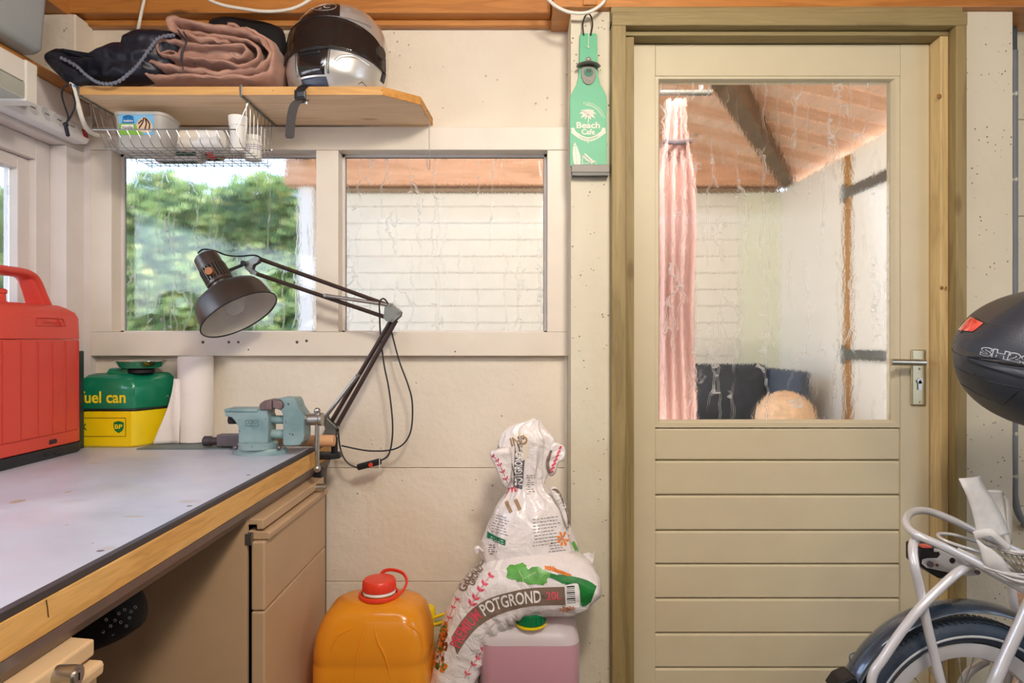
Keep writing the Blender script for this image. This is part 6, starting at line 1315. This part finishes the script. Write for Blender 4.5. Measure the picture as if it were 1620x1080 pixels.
band([(771, 840), (785, 848), (800, 854)], [(770, 850), (784, 857), (799, 863)], lambda x, y: ud(x, y, .0003), 'green_plate_print', plain('print_deep_green', (16, 112, 74), .4), ubg, 10, 4)
strokes(775, 848, 797, 0, 2, 3.6, 9, lambda x, y: ud(x, y, .0008), .5, wpr, .38); strokes(772, 862, 786, 0, 5, 3.4, 12, F_, .7)
for k in range(8):
    a = 2*PI*k/8+.3; r_ = 9; c0 = (891, 852); patch([c0, (c0[0]+r_*math.cos(a-.22), c0[1]+r_*1.1*math.sin(a-.22)), (c0[0]+r_*1.3*math.cos(a), c0[1]+r_*1.45*math.sin(a)), (c0[0]+r_*math.cos(a+.22), c0[1]+r_*1.1*math.sin(a+.22))], lambda x, y: ud(x, y, .0004), 'flower_print', plain('print_bright_orange', (236, 134, 40), .4), ubg)
patch([(904, 858), (912, 853), (919, 866), (920, 878), (912, 876)], lambda x, y: ud(x, y, .0003), 'green_leaf_print', lgr, ubg, 1)
mb = MB(); mb.tube(cr([at(755, 876, YU-.06), at(753, 870, YU-.06), at(757, 866, YU-.06), at(764, 872, YU-.06)], 4), [.003, .005, .006, .006, .006, .006, .006, .006, .005, .004, .003, .003, .002], 8); mb.build('sealed_corner', film.m, ubg, smooth=True)

# ================================================================== TOP CASE (scooter box) on its stand
tc_ = thing('motorcycle_top_case', 'dark grey-blue motorcycle top case with red side light at the right edge', 'top case', (1.12, 1.38, .95))
shell_m = plain('matt_slate_plastic', (56, 62, 72), .38, .15, .06, bump=.3, bscale=500); lid_m = plain('warm_dark_plastic', (72, 70, 70), .42, .1, .05, bump=.25, bscale=500)
TX0, TL, TYc, TZs = .913, .46, 1.36, 1.083
def sec(x):
    s_ = min(max((x-TX0)/TL, 0), 1); q_ = s_ if s_ < .5 else 1-s_*1.0; q_ = min(s_, (1-s_)*1.25)*2; q_ = min(q_, 1)
    top = .141*(1-(1-q_)**2.4)**.60; bot = .160*(1-(1-q_)**2.1)**.52; hw = .152*(1-(1-q_)**2.5)**.52; return top, bot, hw
def tcp(x, th, off=0):
    top, bot, hw = sec(x); n_ = 2.5; c_, s_ = math.cos(th), math.sin(th); cc_ = math.copysign(abs(c_)**(2/n_), c_); ss = math.copysign(abs(s_)**(2/n_), s_)
    h = top if s_ > 0 else bot
    return Vector((x-(off if x < TX0+.02 else 0), TYc-(hw+off)*cc_, TZs+(h+off)*ss-.175*(hw+off)*cc_*(1-.7*abs(ss))))
def xs_(k, n): t_ = k/n; return TX0+TL*(.5-.5*math.cos(PI*t_))
def half_shell(a0, a1, name, m, nx=46, na=30, off=0):
    mb = MB(); mb.grid(lambda u, v: tcp(xs_(round(u*nx), nx), a0+(a1-a0)*v, off), nx+1, na); return mb.build(name, m, tc_, smooth=True, angle=180)
lid_ = half_shell(.012, PI-.012, 'lid', lid_m); bas_ = half_shell(-.012, -PI+.012, 'base_shell', shell_m)
ld_, bd2 = decal(lid_, .0004), decal(bas_, .0004)
mb = MB(); mb.tube([tcp(xs_(k, 40), 0, -.003) for k in range(1, 40)]+[tcp(xs_(k, 40), PI, -.003) for k in range(39, 0, -1)], .0035, 8, closed=True); mb.build('seam', M['dark'], tc_, smooth=True)
mb = MB(); mb.grid(lambda u, v: tcp(xs_(1+round(u*44), 46), -.06-.17*v, .0035*math.sin(PI*v)), 45, 8); mb.build('lower_rim', shell_m, tc_, smooth=True, angle=180)
mb = MB(); mb.grid(lambda u, v: tcp(xs_(1+round(u*44), 46), .05+.10*v, .002*math.sin(PI*v)), 45, 8); mb.build('upper_rim', shell_m, tc_, smooth=True, angle=180)
# blue-grey side panel of the lid
pan = MB(); A = cr([(1501, 545), (1503, 535), (1515, 527), (1540, 527), (1557, 513), (1585, 495), (1625, 470)], 8); B = cr([(1501, 548), (1530, 554), (1560, 562), (1590, 571), (1625, 580)], 8); n_ = 40
A = [A[round(i*(len(A)-1)/n_)] for i in range(n_+1)]; B = [B[round(i*(len(B)-1)/n_)] for i in range(n_+1)]
pan.grid(lambda u, v: ld_(*A[round(u*n_)].lerp(B[round(u*n_)], v), .0012), n_+1, 14); pn = pan.build('side_panel', shell_m, tc_, smooth=True, angle=180, normals=False)
rl = NT('red_lens'); rl.b.inputs['Base Color'].default_value = lin((226, 60, 50)); rl.b.inputs['Roughness'].default_value = .12; rl.b.inputs['Coat Weight'].default_value = 1
def quadgrid(tl, tr2, br, bl, fn, name, m, parent, nu=12, nv=6, e=.003):
    mb = MB(); tl, tr2, br, bl = map(lambda p: Vector((*p, 0)), (tl, tr2, br, bl)); mb.grid(lambda u, v: (lambda p: fn(p.x, p.y, e*min(1, 4*min(u, 1-u, v, 1-v)+.25)))(tl.lerp(tr2, u).lerp(bl.lerp(br, u), v)), nu, nv); return mb.build(name, m, parent, smooth=True, angle=180, normals=False)
quadgrid((1530, 498), (1556, 511), (1539, 524), (1510, 521), ld_, 'red_light', rl.m, tc_)
mb = MB(); mb.tube([ld_(*p, .001) for p in ((1529, 496), (1543, 503), (1557, 510.5), (1548, 518), (1539, 525), (1524, 524), (1509.5, 522), (1519, 508))], .0011, 6, closed=True); mb.build('light_seal', M['black'], tc_)
for k in range(3): mb = MB(); mb.tube([ld_(1520+k*9, 506+k*2-3, .0034), ld_(1514+k*9, 520, .0034)], .0007, 5); mb.build('lens_rib', plain('red_lens_light', (240, 130, 120), .2), tc_)
outw = plain('outline_grey', (190, 194, 200), .4); pl_ = decal(pn, .0008)
sl_ = along([(1546, 554), (1570, 558), (1600, 564), (1640, 573)], lambda a, b, e=0.0: ld_(a, b, .0022+e))
put_text('SH29', lambda x, y: sl_(x+y*.12, y), 'model_lettering', outw, tc_, fit=(86, 15), bold=.055, cut=4)
sl2 = along([(1546, 554), (1570, 558), (1600, 564), (1640, 573)], lambda a, b, e=0.0: ld_(a, b, .0032+e))
put_text('SH29', lambda x, y: sl2(x+y*.12, y), 'model_lettering_fill', shell_m, tc_, fit=(83, 12), bold=.015, cut=4)
for pts in ([(1503, 575), (1530, 590), (1570, 604), (1625, 616)], [(1512, 600), (1545, 622), (1586, 641)], [(1586, 641), (1598, 630), (1612, 618)]):
    mb = MB(); P_ = cr(pts, 6); mb.tube([bd2(p.x, p.y, -.0006) for p in P_], .0014, 6); mb.build('groove', M['black'], tc_, smooth=True)
mb = MB(); mb.tube([ld_(*p, .0002) for p in cr([(1557, 511), (1580, 513), (1600, 516), (1625, 521)], 5)], .0012, 6); mb.build('crease', lid_m, tc_, smooth=True)
# rack and post the box stands on
tr_ = thing('top_case_rack', 'dark blue-grey round rack foot under the motorcycle top case', 'rack', (1.17, 1.36, 0))
mb = MB(); mb.lathe([(0, .02), (.004, .075), (.012, .08), (.020, .078), (.024, .082), (.034, .082), (.040, .06), (.045, .02)], (1.165, 1.365, .876), n=40); mb.build('foot', plain('slate_blue', (58, 68, 86), .35), tr_, smooth=True, angle=40)
bx('post', M['rubber'], (1.20, 1.24, 1.345, 1.385, .03, .8765), tr_, bevel=.005); bx('base', M['rubber'], (1.12, 1.40, 1.25, 1.48, 0, .03), tr_, bevel=.005)

# ================================================================== BICYCLE
bk_ = thing('bicycle', 'silver-framed bicycle with luggage rack and dark blue mudguard at the lower right', 'bicycle', (.987, 1.47, 0))
BC = Vector((.987, 1.47, .252)); fr_m = plain('silver_frame_paint', (214, 215, 220), .28, .25, .03, coat=.5)
tyre = plain('blue_black_rubber', (58, 70, 86), .5, .0, .15, 40, bump=.6, bscale=120); alu = plain('pale_rim_aluminium', (218, 219, 222), .32, .3, .03)
def ring(R_, y0, r_, name, m, n=96, flat=None, parent=bk_):
    P_ = [BC+Vector((R_*math.cos(a), y0, R_*math.sin(a))) for a in [2*PI*k/n for k in range(n)]]; mb = MB()
    mb.tube(P_, flat or r_, 14, closed=True, flat=(0, 1, 0) if flat else None); return mb.build(name, m, parent, smooth=True, angle=60)
wh = ring(.224, 0, .027, 'tyre', tyre); ring(.2185, -.0262, .0018, 'reflective_band', plain('reflective_grey', (196, 200, 204), .4), flat=(.0015, .0028), parent=wh)
mb = MB()
for k in range(110): # tread blocks
    a = 2*PI*k/110
    for sd in (-1, 1):
        ph = .45*sd; c = BC+Vector(((.224+.0265*math.cos(ph))*math.cos(a+.012*sd), .0265*math.sin(ph), (.224+.0265*math.cos(ph))*math.sin(a+.012*sd))); rd_ = Vector((math.cos(a), 0, math.sin(a))); tg = Vector((-math.sin(a), 0, math.cos(a)))
        mb.obox(c, (tg+Vector((0, .5*sd, 0)))*.004, (Vector((0, 1, 0))-tg*.4*sd)*.009, rd_*.0014)
mb.build('tread', tyre, wh, kind='stuff')
mb = MB(); prf = [(.196, -.013), (.1985, -.014), (.180, -.0135), (.166, -.009), (.162, 0), (.166, .009), (.180, .0135), (.1985, .014), (.196, .013), (.182, 0)]
mb.loft([[BC+Vector((r_*math.cos(a), y_, r_*math.sin(a))) for r_, y_ in prf] for a in [2*PI*k/96 for k in range(97)]], cap=False); rm = mb.build('rim', alu, bk_, smooth=True, angle=35)
mb = MB(); mb.cyl(BC+Vector((0, -.035, 0)), BC+Vector((0, .035, 0)), .018, 20); mb.cyl(BC+Vector((0, -.06, 0)), BC+Vector((0, .06, 0)), .006, 12); hub = mb.build('hub', M['steel'], bk_, smooth=True)
for k in range(28):
    a = 2*PI*(k+.35)/28; sd = -1 if k % 2 else 1; b_ = a+(.45 if (k//2) % 2 else -.45); p0 = BC+Vector((.017*math.cos(b_*1.0), .028*sd, .017*math.sin(b_))); p1 = BC+Vector((.164*math.cos(a), .002*sd, .164*math.sin(a)))
    MB().tube([p0, p1], .0011, 6).build('spoke', M['steel'], bk_, smooth=True)
    q_ = (p0-p1).normalized(); MB().tube([p1, p1+q_*.012], .0020, 6).build('spoke_nipple', M['steel'], rm, smooth=True)
fm = plain('dark_blue_mudguard', (66, 80, 98), .22, .35, .05, coat=1)
def fend(u, v): a = math.radians(-25+205*u); w_ = (v-.5)*2; R_ = .288-.014*abs(w_)**2.4; return BC+Vector((R_*math.cos(a), w_*.033, R_*math.sin(a)))
mb = MB(); mb.grid(fend, 80, 14); fo_ = mb.build('mudguard', fm, bk_, smooth=True, angle=180); so_ = fo_.modifiers.new('s', 'SOLIDIFY'); so_.thickness = .0022
mb = MB(); mb.tube([fend(i/60, 0)+Vector((0, -.0005, 0)) for i in range(61)], .0018, 6); mb.build('mudguard_edge', plain('edge_blue_grey', (120, 134, 150), .3, .5), fo_, smooth=True)
def btube(pts, r_, name, m=fr_m, sm=8, parent=bk_):
    mb = MB(); mb.tube(cr([at(*p) for p in pts], sm), r_, 14); return mb.build(name, m, parent, smooth=True)
yn, yf_ = 1.40, 1.56
btube([(1448, 853, 1.44), (1444, 866, 1.42), (1447, 895, yn), (1456, 935, yn), (1466, 985, yn), (1478, 1035, yn), (1490, 1085, yn), (1512, 1155, 1.42)], .0095, 'rack_leg')
btube([(1537, 892, 1.43), (1515, 905, yn), (1487, 930, yn-.008), (1455, 962, yn-.012), (1425, 1000, yn-.012), (1398, 1040, yn-.012), (1383, 1062, yn-.012), (1379, 1085, yn-.012), (1392, 1120, yn), (1420, 1160, yn)], .0095, 'kickstand_tube')
btube([(1700, 780, yn-.02), (1660, 880, yn-.02), (1622, 970, yn-.02), (1590, 1040, yn-.02), (1570, 1085, yn-.02), (1530, 1160, 1.41)], .0125, 'seat_stay')
btube([(1600, 925, yf_), (1604, 955, yf_), (1612, 1000, yf_), (1570, 1165, yf_)], .009, 'rack_leg'); btube([(1592, 1030, yf_+.02), (1560, 1045, yf_+.02), (1536, 1060, yf_+.02), (1525, 1075, yf_+.02), (1518, 1100, yf_+.02), (1522, 1160, yf_)], .0095, 'stand_tube')
btube([(1690, 972, 1.37), (1640, 942, 1.38), (1620, 932, 1.385), (1573, 907, 1.39), (1550, 893, 1.395), (1520, 878, 1.40), (1487, 862, 1.405), (1453, 847, 1.42), (1438, 836, 1.45), (1433, 823, 1.49), (1440, 811, 1.54), (1457, 807, 1.57), (1478, 811, 1.58), (1508, 823, 1.575), (1537, 838, 1.57), (1560, 849, 1.565), (1620, 876, 1.55), (1690, 905, 1.54)], .0088, 'rack_loop')
btube([(1640, 900, 1.45), (1560, 876, 1.45), (1520, 864, 1.45), (1495, 855, 1.46), (1484, 848, 1.48), (1488, 844, 1.50), (1510, 846, 1.51), (1540, 855, 1.51), (1600, 872, 1.51)], .0038, 'rack_wire')
btube([(1640, 920, 1.42), (1580, 897, 1.42), (1540, 880, 1.42), (1515, 868, 1.43)], .0038, 'rack_wire')
for p in ((1452, 850, 1.43), (1533, 888, 1.41)): MB().ball(at(*p), (.011, .011, .009), 12, 8).build('weld', fr_m, bk_, smooth=True)
# bracket plate and black lamp under the rack
def pxpl(pts, y0, th, name, m, parent=bk_, bevel=.001): return MB().ppx(pts, y0, y0+th, y0).build(name, m, parent, bevel=bevel)
pxpl([(1457, 868), (1475, 865), (1487, 868), (1530, 905), (1515, 912), (1487, 916), (1470, 905), (1457, 896)], 1.455, .06, 'rear_lamp', M['black'], bevel=.004)
br = pxpl([(1478, 867), (1488, 869), (1522, 884), (1548, 902), (1548, 910), (1530, 911), (1498, 905), (1466, 898), (1459, 892), (1460, 885), (1468, 883), (1484, 883), (1488, 878), (1486, 873), (1478, 873)], 1.452, .003, 'rack_bracket', plain('light_grey_plate', (198, 200, 202), .35, .3))
for px, py, r_, m_ in ((1506.5, 886, 4.4, M['dark']), (1470.5, 891.5, 4.6, hs), (1482, 893.5, 2.4, plain('rust_spot', (120, 66, 44), .6)), (1545, 904, 3.4, hs)):
    c = at(px, py, 1.4515); MB().cyl(c, c+Vector((0, -.0015 if m_ is not hs else -.006, 0)), r_*1.4515/F, 14).build('bolt', m_, br, smooth=True)
pxpl([(1459, 863.5), (1475, 864), (1475, 867), (1459, 867)], 1.452, .02, 'red_reflector', plain('reflector_red', (206, 96, 80), .3))
btube([(1352, 1032, 1.44), (1345, 1036, 1.43), (1345, 1046, 1.43), (1352, 1062, 1.43), (1360, 1085, 1.43)], .0016, 'brake_cable', plain('grey_cable', (86, 96, 110), .4))
pxpl([(1320, 1095), (1332, 1078), (1350, 1070), (1362, 1076), (1368, 1100)], 1.44, .05, 'mudflap', M['black'], bevel=.004)
# spokes of light hardware behind
# straps tied on the rack
st = thing('white_straps', 'bundle of white woven straps tied round the bicycle luggage rack', 'straps', at(1590, 870, 1.45))
stm = NT('woven_white_tape'); v_ = stm.coords((1, 1, 1)); wv1 = stm.n('ShaderNodeTexWave'); wv1.inputs['Scale'].default_value = 320; stm.l(v_, wv1.inputs[0]); n_ = stm.n('ShaderNodeTexNoise'); n_.inputs['Scale'].default_value = 50; stm.l(v_, n_.inputs[0])
stm.l(stm.ramp(n_.outputs[0], [(.3, lin((230, 230, 230))), (.7, lin((248, 248, 247)))]), stm.b.inputs['Base Color']); stm.b.inputs['Roughness'].default_value = .5; stm.bump(wv1.outputs[0], .2, .0006)
tls = stm.n('ShaderNodeBsdfTranslucent'); tls.inputs[0].default_value = (.8, .8, .78, 1); mxs = stm.n('ShaderNodeMixShader'); mxs.inputs[0].default_value = .35; stm.l(stm.b.outputs[0], mxs.inputs[1]); stm.l(tls.outputs[0], mxs.inputs[2]); stm.l(mxs.outputs[0], stm.out.inputs['Surface'])
def strap(edgeA, edgeB, name='strap', seg=5, m=None):
    A = cr([at(*p) for p in edgeA], seg); B = cr([at(*p) for p in edgeB], seg); n_ = min(len(A), len(B))-1
    A = [A[round(i*(len(A)-1)/n_)] for i in range(n_+1)]; B = [B[round(i*(len(B)-1)/n_)] for i in range(n_+1)]
    mb = MB(); mb.grid(lambda u, v: A[round(u*n_)].lerp(B[round(u*n_)], v)+Vector((0, -.004*math.sin(PI*v), 0)), n_+1, 5); o = mb.build(name, m or stm.m, st, smooth=True, angle=180); o.modifiers.new('s', 'SOLIDIFY').thickness = .0009; return o
strap([(1517, 757, 1.42), (1524, 772, 1.41), (1534, 795, 1.41), (1541, 820, 1.41), (1547, 850, 1.41)], [(1552, 753, 1.44), (1560, 772, 1.43), (1575, 795, 1.43), (1586, 815, 1.43), (1598, 845, 1.42)])
strap([(1517, 757, 1.42), (1519, 765, 1.44), (1526, 775, 1.45)], [(1552, 753, 1.44), (1556, 764, 1.46), (1562, 774, 1.47)])
strap([(1560, 775, 1.46), (1570, 800, 1.47), (1582, 830, 1.46), (1590, 860, 1.45)], [(1585, 776, 1.46), (1590, 800, 1.47), (1594, 830, 1.46), (1600, 862, 1.45)])
strap([(1563, 775, 1.46), (1575, 774, 1.48), (1586, 778, 1.49), (1592, 795, 1.49), (1594, 860, 1.47)], [(1563, 777, 1.49), (1580, 779, 1.50), (1593, 787, 1.51), (1599, 800, 1.51), (1601, 860, 1.49)])
strap([(1538, 841, 1.40), (1555, 836, 1.39), (1572, 836, 1.39), (1586, 850, 1.39), (1600, 862, 1.39)], [(1541, 855, 1.40), (1558, 851, 1.39), (1568, 850, 1.385), (1580, 860, 1.385), (1592, 872, 1.39)])
strap([(1541, 848, 1.40), (1550, 868, 1.39), (1556, 890, 1.385), (1563, 903, 1.39)], [(1556, 862, 1.40), (1572, 870, 1.38), (1590, 888, 1.375), (1602, 908, 1.38)])
rs = random.Random(5)
for k in range(15):
    y0 = 858+k*3.4; bend = rs.uniform(-6, 8); y1 = y0+rs.uniform(4, 26); dd = rs.uniform(-.03, .04); w_ = rs.uniform(2.5, 7)
    x0 = 1560+rs.uniform(-8, 26)
    strap([(x0, y0, 1.40+dd), ((x0+1640)/2, (y0+y1)/2+bend, 1.385+dd), (1650, y1, 1.39+dd)], [(x0+2, y0+w_*.4, 1.405+dd), ((x0+1640)/2, (y0+y1)/2+bend+w_, 1.39+dd), (1650, y1+w_*1.4, 1.395+dd)], 'strap_tail')
strap([(1556, 893, 1.385), (1580, 905, 1.38), (1620, 922, 1.375), (1650, 935, 1.375)], [(1553, 902, 1.39), (1580, 917, 1.385), (1620, 936, 1.38), (1650, 950, 1.38)])
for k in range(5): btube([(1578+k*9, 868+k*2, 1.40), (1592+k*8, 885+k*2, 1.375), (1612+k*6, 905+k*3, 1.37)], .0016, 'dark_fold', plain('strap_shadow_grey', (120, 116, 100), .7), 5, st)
